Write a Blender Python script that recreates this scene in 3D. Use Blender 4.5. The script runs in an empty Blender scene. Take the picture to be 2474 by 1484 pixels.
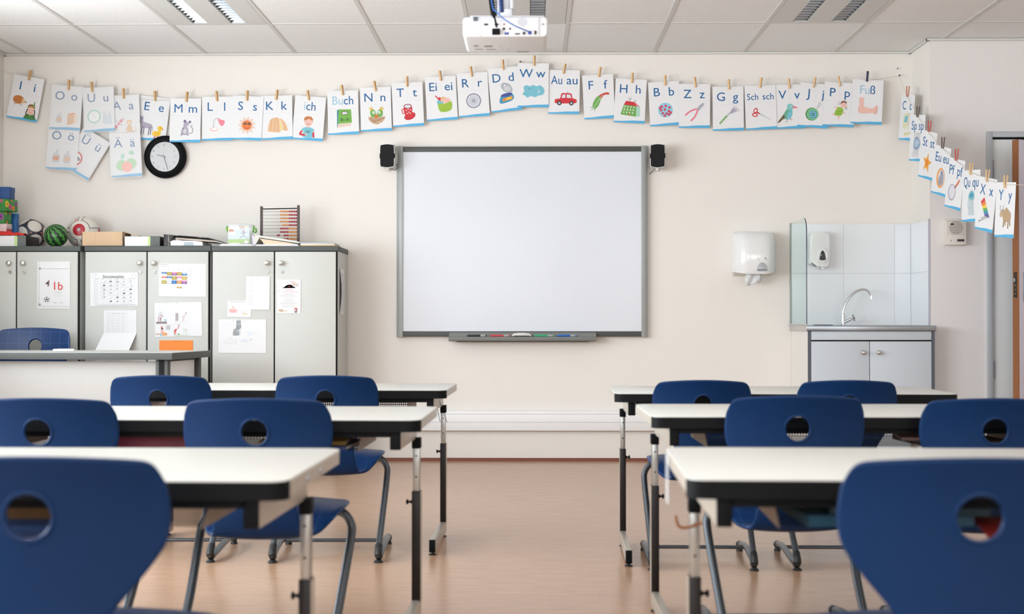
import bpy, bmesh, math, random
from mathutils import Vector, Matrix, Euler
PI = math.pi
R = math.radians
random.seed(7)
SC = bpy.context.scene
COL = SC.collection

# ------------------------------------------------------------------ camera
W_IMG, H_IMG = 2474, 1484
FPX = 50.0 / 36.0 * W_IMG            # focal length in pixels (50 mm on a 36 mm sensor)
EYE = 0.9275
VPX, VPY = 1285.0, 778.0             # where the room's depth direction vanishes
YAW = math.atan((VPX - W_IMG / 2) / FPX)
PITCH = math.atan((VPY - H_IMG / 2) / FPX)
cam_d = bpy.data.cameras.new('camera')
cam = bpy.data.objects.new('camera', cam_d)
COL.objects.link(cam)
cam.location = (0, 0, EYE)
cam.rotation_euler = Euler((PI / 2 + PITCH, 0, YAW), 'XYZ')
cam_d.lens = 50
cam_d.sensor_width = 36
cam_d.clip_start = 0.05
cam_d.dof.use_dof = True
cam_d.dof.focus_distance = 9.2
cam_d.dof.aperture_fstop = 4.2
SC.camera = cam
CAM_M = cam.rotation_euler.to_matrix()


def at(px, py, y):
    """the point of the room at depth y seen at that pixel of the photograph"""
    d = CAM_M @ Vector(((px - W_IMG / 2) / FPX, -(py - H_IMG / 2) / FPX, -1))
    t = y / d.y
    return Vector((d.x * t, y, EYE + d.z * t))


# ------------------------------------------------------------------ light
SC.view_settings.view_transform = 'Standard'
SC.view_settings.look = 'None'
SC.view_settings.gamma = 1
SC.view_settings.use_curve_mapping = False
SC.view_settings.exposure = 0.24
wd = bpy.data.worlds.new('daylight')
SC.world = wd
wd.use_nodes = True
bg = wd.node_tree.nodes['Background']
bg.inputs[0].default_value = (0.82, 0.90, 1.0, 1)
bg.inputs[1].default_value = 1.0
XL, XR, YB, YF = -3.55, 4.7, -2.6, 9.5     # room limits
CEIL = 2.73
WINS = [(0.9, 2.9), (3.3, 5.3), (5.7, 7.6)]     # window openings of the left wall, along y
WZ0, WZ1 = 0.85, 2.5
for i, (a, b) in enumerate(WINS):          # daylight coming in through each window
    l = bpy.data.lights.new('window_daylight', 'AREA')
    l.shape = 'RECTANGLE'
    l.size = b - a
    l.size_y = WZ1 - WZ0
    l.energy = (90, 80, 38)[i] * (b - a)     # the last lamp is dimmed to hold back the left side
    l.color = (0.88, 0.945, 1.0)
    o = bpy.data.objects.new('window_daylight', l)
    COL.objects.link(o)
    o.location = (XL - 0.16, (a + b) / 2, (WZ0 + WZ1) / 2)
    o.rotation_euler = (R(90 + 24), 0, R(-90))     # the blinds throw the light upwards a little
# fill lamps added behind the camera, in rear wall openings made for them
RFILL = [(-2.6, 0.2), (1.2, 4.0)]
for a, b in RFILL:
    l = bpy.data.lights.new('rear_fill', 'AREA')
    l.shape = 'RECTANGLE'
    l.size = b - a
    l.size_y = 1.3
    l.energy = 23 * (b - a)
    l.color = (0.94, 0.97, 1.0)
    o = bpy.data.objects.new('rear_fill', l)
    COL.objects.link(o)
    o.location = ((a + b) / 2, YB - 0.16, 1.85)
    o.rotation_euler = (R(90), 0, 0)


# ------------------------------------------------------------------ materials
def lin(c):
    c = c / 255.0
    return c / 12.92 if c <= 0.04045 else ((c + 0.055) / 1.055) ** 2.4


def rgb(c):
    return (lin(c[0]), lin(c[1]), lin(c[2]), 1)


MATS = {}


def mat(name, c, rough=0.55, metal=0.0, spec=0.5, var=0.04, bump=0.0, scale=30.0, stretch=None, coat=0.0, alpha=None):
    if name in MATS:
        return MATS[name]
    m = bpy.data.materials.new(name)
    m.use_nodes = True
    nt = m.node_tree
    b = nt.nodes['Principled BSDF']
    b.inputs['Roughness'].default_value = rough
    b.inputs['Metallic'].default_value = metal
    b.inputs['Specular IOR Level'].default_value = spec
    b.inputs['Coat Weight'].default_value = coat
    b.inputs['Coat Roughness'].default_value = 0.15
    b.inputs['Base Color'].default_value = rgb(c)
    if var or bump:
        tc = nt.nodes.new('ShaderNodeTexCoord')
        mp = nt.nodes.new('ShaderNodeMapping')
        if stretch:
            mp.inputs['Scale'].default_value = stretch
        nz = nt.nodes.new('ShaderNodeTexNoise')
        nz.inputs['Scale'].default_value = scale
        nz.inputs['Detail'].default_value = 3
        nt.links.new(tc.outputs['Object'], mp.inputs['Vector'])
        nt.links.new(mp.outputs[0], nz.inputs['Vector'])
        if var:
            mx = nt.nodes.new('ShaderNodeMix')
            mx.data_type = 'RGBA'
            l = rgb(c)
            mx.inputs[6].default_value = tuple(v * (1 - var) for v in l[:3]) + (1,)
            mx.inputs[7].default_value = tuple(min(1, v * (1 + var)) for v in l[:3]) + (1,)
            nt.links.new(nz.outputs['Fac'], mx.inputs[0])
            nt.links.new(mx.outputs[2], b.inputs['Base Color'])
        if bump:
            bp = nt.nodes.new('ShaderNodeBump')
            bp.inputs['Strength'].default_value = bump
            bp.inputs['Distance'].default_value = 0.002
            nt.links.new(nz.outputs['Fac'], bp.inputs['Height'])
            nt.links.new(bp.outputs[0], b.inputs['Normal'])
    if alpha is not None:
        b.inputs['Alpha'].default_value = alpha
    MATS[name] = m
    return m


def nodes(m):
    return m.node_tree.nodes, m.node_tree.links, m.node_tree.nodes['Principled BSDF']


def add(nd, kind, **kw):
    n = nd.new(kind)
    for k, v in kw.items():
        if k == 'op':
            n.operation = v
        else:
            n.inputs[k].default_value = v
    return n


M_WALL = mat('wall_paint', (237, 232, 225), 0.8, var=0.015, bump=0.08, scale=120)
M_WALL2 = mat('wall_paint_grey', (232, 228, 226), 0.8, var=0.015, bump=0.08, scale=120)
M_GRID = mat('ceiling_grid_enamel', (212, 211, 207), 0.5, var=0.01)
M_WHITE = mat('white_enamel', (238, 238, 238), 0.35, var=0.01)
M_BLACK = mat('black_plastic', (8, 10, 13), 0.6, var=0.05, spec=0.15)
M_GLIDE = mat('glide_rubber', (24, 26, 26), 0.5)
M_STEEL = mat('brushed_steel', (154, 160, 166), 0.28, metal=1, var=0.06, scale=60, stretch=(1, 8, 8))
M_CHROME = mat('chrome', (225, 226, 228), 0.06, metal=1, var=0)
M_ALU = mat('louvre_aluminium', (128, 133, 138), 0.16, metal=1, var=0)
M_KNOB = mat('knob_nickel', (192, 188, 180), 0.3, metal=0.9, var=0.02)

# floor: warm linoleum with faint streaks across the room
M_FLOOR = mat('floor_linoleum', (206, 168, 142), 0.3, var=0, spec=0.45)
nd, lk, b = nodes(M_FLOOR)
tc = add(nd, 'ShaderNodeTexCoord')
mp = add(nd, 'ShaderNodeMapping', Scale=(1.2, 9, 1))
n1 = add(nd, 'ShaderNodeTexNoise', Scale=5.0, Detail=8.0, Roughness=0.75)
n2 = add(nd, 'ShaderNodeTexNoise', Scale=160.0, Detail=2.0)
cr = nd.new('ShaderNodeValToRGB')
cr.color_ramp.elements[0].position = 0.3
cr.color_ramp.elements[0].color = rgb((168, 131, 104))
cr.color_ramp.elements[1].position = 0.72
cr.color_ramp.elements[1].color = rgb((203, 166, 137))
mm = add(nd, 'ShaderNodeMath', op='MULTIPLY_ADD')
mm.inputs[1].default_value = 0.35
lk.new(tc.outputs['Object'], mp.inputs[0])
lk.new(mp.outputs[0], n1.inputs['Vector'])
lk.new(tc.outputs['Object'], n2.inputs['Vector'])
lk.new(n2.outputs['Fac'], mm.inputs[0])
ms = add(nd, 'ShaderNodeMath', op='MULTIPLY')
ms.inputs[1].default_value = 0.65
lk.new(n1.outputs['Fac'], ms.inputs[0])
lk.new(ms.outputs[0], mm.inputs[2])
lk.new(mm.outputs[0], cr.inputs[0])
lk.new(cr.outputs[0], b.inputs['Base Color'])
mr = add(nd, 'ShaderNodeMapRange')
mr.inputs[3].default_value = 0.17
mr.inputs[4].default_value = 0.3
lk.new(n1.outputs['Fac'], mr.inputs[0])
lk.new(mr.outputs[0], b.inputs['Roughness'])

# ceiling: mineral-fibre tiles with small dark pits
M_TILE = mat('mineral_fibre_tile', (244, 244, 243), 0.9, var=0)
nd, lk, b = nodes(M_TILE)
tc = add(nd, 'ShaderNodeTexCoord')
vo = add(nd, 'ShaderNodeTexNoise', Scale=290.0, Detail=2.0, Roughness=0.6)
cr = nd.new('ShaderNodeValToRGB')
cr.color_ramp.elements[0].position = 0.31
cr.color_ramp.elements[0].color = rgb((186, 166, 162))
cr.color_ramp.elements[1].position = 0.38
cr.color_ramp.elements[1].color = rgb((244, 244, 243))
bp = add(nd, 'ShaderNodeBump', Strength=0.3, Distance=0.002)
lk.new(tc.outputs['Object'], vo.inputs['Vector'])
lk.new(vo.outputs['Fac'], cr.inputs[0])
lk.new(cr.outputs[0], b.inputs['Base Color'])
lk.new(vo.outputs['Fac'], bp.inputs['Height'])
lk.new(bp.outputs[0], b.inputs['Normal'])

# chair shell: blue plastic, fine grain; the seating side carries a fine line grid
M_BLUE = mat('blue_shell_plastic', (4, 41, 82), 0.42, var=0.07, bump=0.25, scale=26, spec=0.18)
M_BLUEG = mat('blue_shell_gridded', (26, 78, 146), 0.36, var=0)
nd, lk, b = nodes(M_BLUEG)
tc = add(nd, 'ShaderNodeTexCoord')
sp = add(nd, 'ShaderNodeSeparateXYZ')
lk.new(tc.outputs['UV'], sp.inputs[0])
outs = []
for ax, off in ((0, 0.5), (1, 0.2)):
    a1 = add(nd, 'ShaderNodeMath', op='MULTIPLY_ADD')
    a1.inputs[1].default_value = 1 / 0.058
    a1.inputs[2].default_value = off + 40
    fr = add(nd, 'ShaderNodeMath', op='FRACT')
    lt = add(nd, 'ShaderNodeMath', op='LESS_THAN')
    lt.inputs[1].default_value = 0.022
    lk.new(sp.outputs[ax], a1.inputs[0])
    lk.new(a1.outputs[0], fr.inputs[0])
    lk.new(fr.outputs[0], lt.inputs[0])
    outs.append(lt)
mxx = add(nd, 'ShaderNodeMath', op='MAXIMUM')
lk.new(outs[0].outputs[0], mxx.inputs[0])
lk.new(outs[1].outputs[0], mxx.inputs[1])
mx = nd.new('ShaderNodeMix')
mx.data_type = 'RGBA'
mx.inputs[6].default_value = rgb((8, 54, 108))
mx.inputs[7].default_value = rgb((66, 104, 156))
lk.new(mxx.outputs[0], mx.inputs[0])
lk.new(mx.outputs[2], b.inputs['Base Color'])
M_TUBE = mat('chair_tube_grey', (92, 98, 104), 0.32, metal=0.75, var=0.04)

# perforated steel of the book trays: real holes in the sheet's shader
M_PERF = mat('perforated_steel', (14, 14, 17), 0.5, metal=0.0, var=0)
nd, lk, b = nodes(M_PERF)
tc = add(nd, 'ShaderNodeTexCoord')
vm = nd.new('ShaderNodeVectorMath')
vm.operation = 'SCALE'
vm.inputs['Scale'].default_value = 1 / 0.009
fr = nd.new('ShaderNodeVectorMath')
fr.operation = 'FRACTION'
sb = nd.new('ShaderNodeVectorMath')
sb.operation = 'SUBTRACT'
sb.inputs[1].default_value = (0.5, 0.5, 0)
ln = nd.new('ShaderNodeVectorMath')
ln.operation = 'LENGTH'
gt = add(nd, 'ShaderNodeMath', op='GREATER_THAN')
gt.inputs[1].default_value = 0.34
lk.new(tc.outputs['UV'], vm.inputs[0])
lk.new(vm.outputs[0], fr.inputs[0])
lk.new(fr.outputs[0], sb.inputs[0])
lk.new(sb.outputs[0], ln.inputs[0])
lk.new(ln.outputs['Value'], gt.inputs[0])
lk.new(gt.outputs[0], b.inputs['Alpha'])

M_TOP = mat('desk_laminate', (203, 202, 195), 0.32, var=0.012, scale=6)
M_FRAME = mat('desk_frame_paint', (188, 180, 168), 0.35, metal=0.25, var=0.02)
M_POSTD = mat('desk_post_shaded', (30, 23, 21), 0.4, var=0.03, spec=0.3)  # dark brown carries the shade on the posts' front faces
M_POSTL = mat('desk_inner_tube', (172, 172, 168), 0.3, metal=0.85, var=0.05)
M_GREY = mat('cupboard_grey_laminate', (203, 204, 199), 0.5, var=0.01)
M_DGREY = mat('cupboard_top_grey', (90, 94, 92), 0.55, var=0.05, scale=150, spec=0.3)
M_GAP = mat('edge_band_black', (14, 15, 16), 0.6, spec=0.2)
M_SILV = mat('silver_profile', (166, 170, 169), 0.45, metal=0.15, var=0.02)
M_BOARD = mat('whiteboard_enamel', (219, 223, 230), 0.28, var=0.004, coat=0.15)
M_DSILV = mat('board_dark_grey', (82, 84, 82), 0.5, var=0.04, spec=0.3)
M_TRAY = mat('tray_grey', (126, 128, 124), 0.45, var=0.04)
M_SPK = mat('speaker_cloth', (18, 19, 22), 0.9, var=0.2, scale=400, bump=0.3)
M_SILVP = mat('speaker_silver', (196, 194, 190), 0.35, metal=0.3, var=0.02)
M_PAPER = mat('paper', (233, 233, 234), 0.6, var=0.01)
M_PIN = mat('peg_beech', (222, 184, 136), 0.6, var=0.12, scale=60)
M_STRING = mat('string_twine', (214, 204, 184), 0.8)
M_NAIL = mat('nail_iron', (70, 58, 46), 0.5, metal=0.6)
M_TILEW = mat('wall_tile_glaze', (232, 235, 238), 0.12, var=0.01, scale=4, coat=0.3)
M_SINKC = mat('sink_door_grey', (200, 207, 214), 0.5, var=0.01)
M_EDGE = mat('sink_frame_slate', (84, 90, 100), 0.5)
M_GLOSSW = mat('glossy_white_plastic', (236, 237, 236), 0.14, var=0.005, coat=0.4)
M_OFFW = mat('offwhite_plastic', (226, 221, 212), 0.45, var=0.01)
M_DOOR = mat('door_pale_paint', (238, 240, 238), 0.45, var=0.01)
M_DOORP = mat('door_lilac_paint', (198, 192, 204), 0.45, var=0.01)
M_OAK = mat('door_edge_wood', (142, 88, 48), 0.5, var=0.25, scale=12, stretch=(6, 6, 0.6))
M_DFRAME = mat('door_frame_grey', (186, 190, 194), 0.45, metal=0.1, var=0.01)
M_RED = mat('skirting_red_brown', (128, 74, 56), 0.5, var=0.08)
M_TRUNK = mat('trunking_white', (242, 242, 242), 0.35, var=0.005)
M_CARD = mat('brown_cardboard', (212, 182, 148), 0.8, var=0.08, scale=14, stretch=(3, 3, 0.4))


def see_through(name, tint, gloss=0.05, milk=0.0, mc=(240, 242, 244), rough=0.03):
    """clear sheet: mostly transparent, a constant sheen, optionally milky"""
    m = bpy.data.materials.new(name)
    m.use_nodes = True
    nd = m.node_tree.nodes
    lk = m.node_tree.links
    nd.remove(nd['Principled BSDF'])
    t = nd.new('ShaderNodeBsdfTransparent')
    t.inputs[0].default_value = tuple(tint) + (1,)
    last = t
    if milk:
        d = nd.new('ShaderNodeBsdfDiffuse')
        d.inputs[0].default_value = rgb(mc)
        mx = nd.new('ShaderNodeMixShader')
        mx.inputs[0].default_value = milk
        lk.new(last.outputs[0], mx.inputs[1])
        lk.new(d.outputs[0], mx.inputs[2])
        last = mx
    g = nd.new('ShaderNodeBsdfGlossy')
    g.inputs['Roughness'].default_value = rough
    mx = nd.new('ShaderNodeMixShader')
    mx.inputs[0].default_value = gloss
    lk.new(last.outputs[0], mx.inputs[1])
    lk.new(g.outputs[0], mx.inputs[2])
    lk.new(mx.outputs[0], nd['Material Output'].inputs[0])
    MATS[name] = m
    return m


M_GLASS = see_through('clear_glass', (0.93, 0.975, 0.965), 0.06)
M_WINGL = see_through('window_glass', (0.98, 0.99, 0.99), 0.02)
M_SLEEVE = see_through('sleeve_film_glare', (1, 1, 1), 0.02, 0.24, (254, 254, 254), 0.2)  # its milky white stands in for glare on the film
M_TUBCL = see_through('clear_tub_plastic', (0.95, 0.97, 0.97), 0.07, 0.2, rough=0.12)


# ------------------------------------------------------------------ mesh building
class MB:
    """collects shapes, then links them as one mesh object"""

    def __init__(self):
        self.bm = bmesh.new()
        self.uv = self.bm.loops.layers.uv.new('UVMap')
        self.ms = []
        self.T = Matrix.Identity(4)

    def mi(self, m):
        if m not in self.ms:
            self.ms.append(m)
        return self.ms.index(m)

    def faces(self, vs, fs, m, smooth=False):
        i = self.mi(m)
        bv = [self.bm.verts.new(self.T @ Vector(v)) for v in vs]
        out = []
        for f in fs:
            try:
                nf = self.bm.faces.new([bv[k] for k in f])
            except ValueError:
                continue
            nf.material_index = i
            nf.smooth = smooth
            out.append(nf)
        return bv, out

    def box(self, x0, x1, y0, y1, z0, z1, m, bev=0.0, seg=2):
        vs = [(x, y, z) for x in (x0, x1) for y in (y0, y1) for z in (z0, z1)]
        fs = [(0, 1, 3, 2), (4, 6, 7, 5), (0, 4, 5, 1), (2, 3, 7, 6), (0, 2, 6, 4), (1, 5, 7, 3)]
        bv, bf = self.faces(vs, fs, m)
        if bev:
            ed = list({e for f in bf for e in f.edges})
            r = bmesh.ops.bevel(self.bm, geom=ed, offset=bev, segments=seg, affect='EDGES', profile=0.5)
            for f in r['faces']:
                f.smooth = True
                f.material_index = self.mi(m)
        return self

    def prism(self, pts, y0, y1, m, axis='y', bev=0.0, seg=2, smooth=False):
        """a 2-D outline pushed along an axis; pts are (a, b) in the other two axes"""
        n = len(pts)

        def P(a, b, t):
            return {'y': (a, t, b), 'z': (a, b, t), 'x': (t, a, b)}[axis]
        vs = [P(a, b, y0) for a, b in pts] + [P(a, b, y1) for a, b in pts]
        fs = [tuple(range(n)), tuple(range(2 * n - 1, n - 1, -1))]
        fs += [(i, i + n, (i + 1) % n + n, (i + 1) % n) for i in range(n)]
        bv, bf = self.faces(vs, fs, m)
        for f in bf[2:]:
            f.smooth = smooth
        if bev:
            ed = list({e for f in bf[:2] for e in f.edges})
            r = bmesh.ops.bevel(self.bm, geom=ed, offset=bev, segments=seg, affect='EDGES', profile=0.5)
            for f in r['faces']:
                f.smooth = True
                f.material_index = self.mi(m)
        return self

    def lathe(self, prof, m, n=24, axis='z', c=(0, 0, 0), cap=True, smooth=True):
        """prof: (radius, height) pairs turned round an axis"""
        vs = []
        for r_, h in prof:
            for k in range(n):
                a = 2 * PI * k / n
                u, v = r_ * math.cos(a), r_ * math.sin(a)
                p = {'z': (u, v, h), 'y': (u, h, v), 'x': (h, u, v)}[axis]
                vs.append((p[0] + c[0], p[1] + c[1], p[2] + c[2]))
        fs = []
        for j in range(len(prof) - 1):
            for k in range(n):
                fs.append((j * n + k, j * n + (k + 1) % n, (j + 1) * n + (k + 1) % n, (j + 1) * n + k))
        if cap:
            fs.append(tuple(range(n))[::-1])
            fs.append(tuple(range((len(prof) - 1) * n, len(prof) * n)))
        self.faces(vs, fs, m, smooth)
        return self

    def tube(self, path, r, m, n=10, closed=False, cap=True, flat=1.0):
        P = [Vector(p) for p in path]
        rings = []
        up = None
        for i, p in enumerate(P):
            if closed:
                t = P[(i + 1) % len(P)] - P[i - 1]
            else:
                t = P[min(i + 1, len(P) - 1)] - P[max(i - 1, 0)]
            t.normalize()
            if up is None:
                up = Vector((0, 0, 1)) if abs(t.z) < 0.9 else Vector((0, 1, 0))
            s = t.cross(up).normalized()
            up = s.cross(t).normalized()
            rr = r[i] if isinstance(r, (list, tuple)) else r
            rings.append([p + s * (rr * math.cos(2 * PI * k / n)) + up * (rr * flat * math.sin(2 * PI * k / n)) for k in range(n)])
        vs = [v for ring in rings for v in ring]
        fs = []
        cnt = len(P)
        for i in range(cnt if closed else cnt - 1):
            j = (i + 1) % cnt
            for k in range(n):
                fs.append((i * n + k, i * n + (k + 1) % n, j * n + (k + 1) % n, j * n + k))
        if cap and not closed:
            fs.append(tuple(range(n))[::-1])
            fs.append(tuple(range((cnt - 1) * n, cnt * n)))
        self.faces(vs, fs, m, True)
        return self

    def ball(self, c, r, m, nu=20, nv=12, sc=(1, 1, 1), fn=None):
        vs, fs, mm = [], [], []
        for j in range(nv + 1):
            th = PI * j / nv
            for k in range(nu):
                ph = 2 * PI * k / nu
                vs.append((c[0] + r * sc[0] * math.sin(th) * math.cos(ph), c[1] + r * sc[1] * math.sin(th) * math.sin(ph), c[2] + r * sc[2] * math.cos(th)))
        for j in range(nv):
            for k in range(nu):
                fs.append((j * nu + k, (j + 1) * nu + k, (j + 1) * nu + (k + 1) % nu, j * nu + (k + 1) % nu))
        bv, bf = self.faces(vs, fs, m, True)
        if fn:
            cc = self.T @ Vector(c)
            for f in bf:
                f.material_index = self.mi(fn((f.calc_center_median() - cc).normalized()))
        return self

    def build(self, name, parent=None, loc=None, rot=None, merge=True):
        bm = self.bm
        if merge:
            bmesh.ops.remove_doubles(bm, verts=bm.verts, dist=1e-6)
            bmesh.ops.dissolve_degenerate(bm, dist=1e-7, edges=bm.edges)
            bmesh.ops.recalc_face_normals(bm, faces=bm.faces)
        me = bpy.data.meshes.new(name)
        bm.to_mesh(me)
        bm.free()
        for m in self.ms:
            me.materials.append(m)
        if any(p.use_smooth for p in me.polygons):
            me.set_sharp_from_angle(angle=R(38))
        o = bpy.data.objects.new(name, me)
        COL.objects.link(o)
        if parent:
            o.parent = parent
        if loc is not None:
            o.location = loc
        if rot is not None:
            o.rotation_euler = rot
        return o


def tag(o, label=None, cat=None, group=None, kind=None):
    for k, v in (('label', label), ('category', cat), ('group', group), ('kind', kind)):
        if v:
            o[k] = v
    return o


def thing(name, label, cat, loc=(0, 0, 0), rz=0.0, group=None):
    o = bpy.data.objects.new(name, None)
    o.empty_display_size = 0.1
    COL.objects.link(o)
    o.location = loc
    o.rotation_euler = (0, 0, rz)
    return tag(o, label, cat, group)


def struct(o):
    o['kind'] = 'structure'
    return o


def copy_thing(src, loc, rz=None, scale=None, label=None, group=None, skip=()):
    r = src.copy()
    COL.objects.link(r)
    r.location = loc
    if rz is not None:
        r.rotation_euler = (0, 0, rz)
    if scale:
        r.scale = scale
    tag(r, label, None, group)
    for ch in list(src.children):
        if ch.name.split('.')[0] in skip:
            continue
        c = ch.copy()
        COL.objects.link(c)
        c.parent = r
        for g in ch.children:
            d = g.copy()
            COL.objects.link(d)
            d.parent = c
    return r


def smooth_path(pts, n=6, closed=False):
    """Catmull-Rom through the points"""
    P = [Vector(p) for p in pts]
    out = []
    N = len(P)
    for i in range(N if closed else N - 1):
        p0 = P[i - 1] if (closed or i > 0) else P[0]
        p1 = P[i]
        p2 = P[(i + 1) % N]
        p3 = P[(i + 2) % N] if (closed or i + 2 < N) else P[-1]
        for k in range(n):
            t = k / n
            out.append(0.5 * ((2 * p1) + (p2 - p0) * t + (2 * p0 - 5 * p1 + 4 * p2 - p3) * t * t + (3 * p1 - p0 - 3 * p2 + p3) * t ** 3))
    if not closed:
        out.append(P[-1])
    return out


def rrect(x0, x1, y0, y1, r, n=5):
    out = []
    for cx, cy, a0 in ((x1 - r, y0 + r, -90), (x1 - r, y1 - r, 0), (x0 + r, y1 - r, 90), (x0 + r, y0 + r, 180)):
        for k in range(n + 1):
            a = R(a0 + 90 * k / n)
            out.append((cx + r * math.cos(a), cy + r * math.sin(a)))
    return out

# ================================================================== the room
SW = FPX / YF


def wall(name, boxes, m):
    b = MB()
    for x in boxes:
        b.box(*x, m)
    return struct(b.build(name))


wall('floor', [(XL - 0.3, XR + 0.3, YB - 0.3, 11.2, -0.12, 0)], M_FLOOR)
STEPX = at(2203, 700, YF).x        # where the sink niche ends
YD = 9.067                         # depth of the door wall
wall('wall_front', [(XL - 0.2, STEPX, YF, YF + 0.15, 0, CEIL + 0.3)], M_WALL)
DX0, DX1, DZ = at(2397, 700, YD).x, at(2397, 700, YD).x + 1.03, 2.1
bd = MB()
bd.box(STEPX, DX0, YD, YF + 0.15, 0, CEIL + 0.3, M_WALL2)
bd.box(STEPX - 0.001, STEPX + 0.02, YD + 0.0005, YF, 0, CEIL + 0.3, M_WALL)
bd.box(DX0, DX1, YD, YD + 0.2, DZ, CEIL + 0.3, M_WALL2)
bd.box(DX1, XR + 0.2, YD, YD + 0.2, 0, CEIL + 0.3, M_WALL2)
struct(bd.build('wall_door_side'))
wall('wall_right', [(XR, XR + 0.15, YB, YD, 0, CEIL + 0.3)], M_WALL)
bk = MB()
xs = [XL - 0.2] + [v for w in RFILL for v in w] + [XR + 0.2]
for i in range(0, len(xs), 2):
    bk.box(xs[i], xs[i + 1], YB - 0.15, YB, 0, CEIL + 0.3, M_WALL)
for a, b_ in RFILL:
    bk.box(a, b_, YB - 0.15, YB, 0, 1.2, M_WALL)
    bk.box(a, b_, YB - 0.15, YB, 2.5, CEIL + 0.3, M_WALL)
struct(bk.build('wall_back'))
bl = MB()
ys = [YB] + [v for w in WINS for v in w] + [YF + 0.15]
for i in range(0, len(ys), 2):
    bl.box(XL - 0.15, XL, ys[i], ys[i + 1], 0, CEIL + 0.3, M_WALL)
for a, b_ in WINS:
    bl.box(XL - 0.15, XL, a, b_, 0, WZ0, M_WALL)
    bl.box(XL - 0.15, XL, a, b_, WZ1, CEIL + 0.3, M_WALL)
struct(bl.build('wall_left'))
for i, (a, b_) in enumerate(WINS):
    w = thing('window_%d' % (i + 1), None, None)
    struct(w)
    f = MB()
    for y in (a, (a + b_) / 2 - 0.03, b_ - 0.06):
        f.box(XL - 0.1, XL - 0.04, y, y + 0.06, WZ0, WZ1, M_WHITE)
    for z in (WZ0, WZ0 + 1.15, WZ1 - 0.06):
        f.box(XL - 0.1, XL - 0.04, a, b_, z, z + 0.06, M_WHITE)
    f.build('window_frame', w)
    MB().box(XL - 0.075, XL - 0.071, a, b_, WZ0, WZ1, M_WINGL).build('pane', w)
    MB().box(XL - 0.02, XL + 0.12, a - 0.05, b_ + 0.05, WZ0 - 0.03, WZ0, M_WHITE, 0.005).build('window_sill', w)

# corridor behind the door
wall('wall_corridor', [(DX0 - 0.3, XR + 0.2, 11.0, 11.15, 0, CEIL + 0.3), (DX0 - 0.45, DX0 - 0.3, YD + 0.6, 11.1, 0, CEIL + 0.3),
                       (XR + 0.2, XR + 0.35, YD, 11.1, 0, CEIL + 0.3)], M_WALL2)

# ceiling: lay-in tiles between grid bars, with openings for three luminaires
ROWY = at(1285, 55, 8.5).y
ROWY = (CEIL - EYE) * FPX / (VPY - 54.5)
XB = [at(283, 124, YF).x + 0.6 * k for k in range(-2, 14)]
YBR = [ROWY - 1.2 * k for k in range(0, 10)]
LUM = [(2, 0), (5, 0), (8, 0)]      # (column, row) cells that hold a luminaire
cl = MB()
ylines = [YF + 0.1] + YBR + [YB - 0.1]
for j in range(len(ylines) - 1):
    for i in range(len(XB) - 1):
        x0, x1 = XB[i], XB[i + 1]
        if any(abs(x0 - XB[c + 1]) < 1e-6 and j == r_ + 1 for c, r_ in LUM):
            continue
        cl.box(x0, x1, ylines[j + 1], ylines[j], CEIL, CEIL + 0.02, M_TILE)
cl.box(XL - 0.2, XR + 0.3, YB - 0.2, 11.2, CEIL + 0.3, CEIL + 0.4, M_WALL)
struct(cl.build('ceiling', merge=False))
g = MB()
for x in XB:
    if XL < x < XR:
        g.box(x - 0.012, x + 0.012, YB, YF if x < STEPX else YD, CEIL - 0.004, CEIL + 0.001, M_GRID)
struct(g.build('trim_1'))
g = MB()
for y in YBR:
    g.box(XL, XR, y - 0.012, y + 0.012, CEIL - 0.0035, CEIL + 0.0015, M_GRID)
struct(g.build('trim_2'))
g = MB()                             # shadow-gap angle along the walls
g.box(XL, STEPX, YF - 0.022, YF, CEIL - 0.016, CEIL - 0.002, M_GRID)
g.box(STEPX - 0.02, STEPX, YD - 0.02, YF, CEIL - 0.016, CEIL - 0.002, M_GRID)
g.box(STEPX - 0.02, XR, YD - 0.022, YD, CEIL - 0.016, CEIL - 0.002, M_GRID)
g.box(XL, XL + 0.022, YB, YF, CEIL - 0.016, CEIL - 0.002, M_GRID)
struct(g.build('trim_3'))

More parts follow.
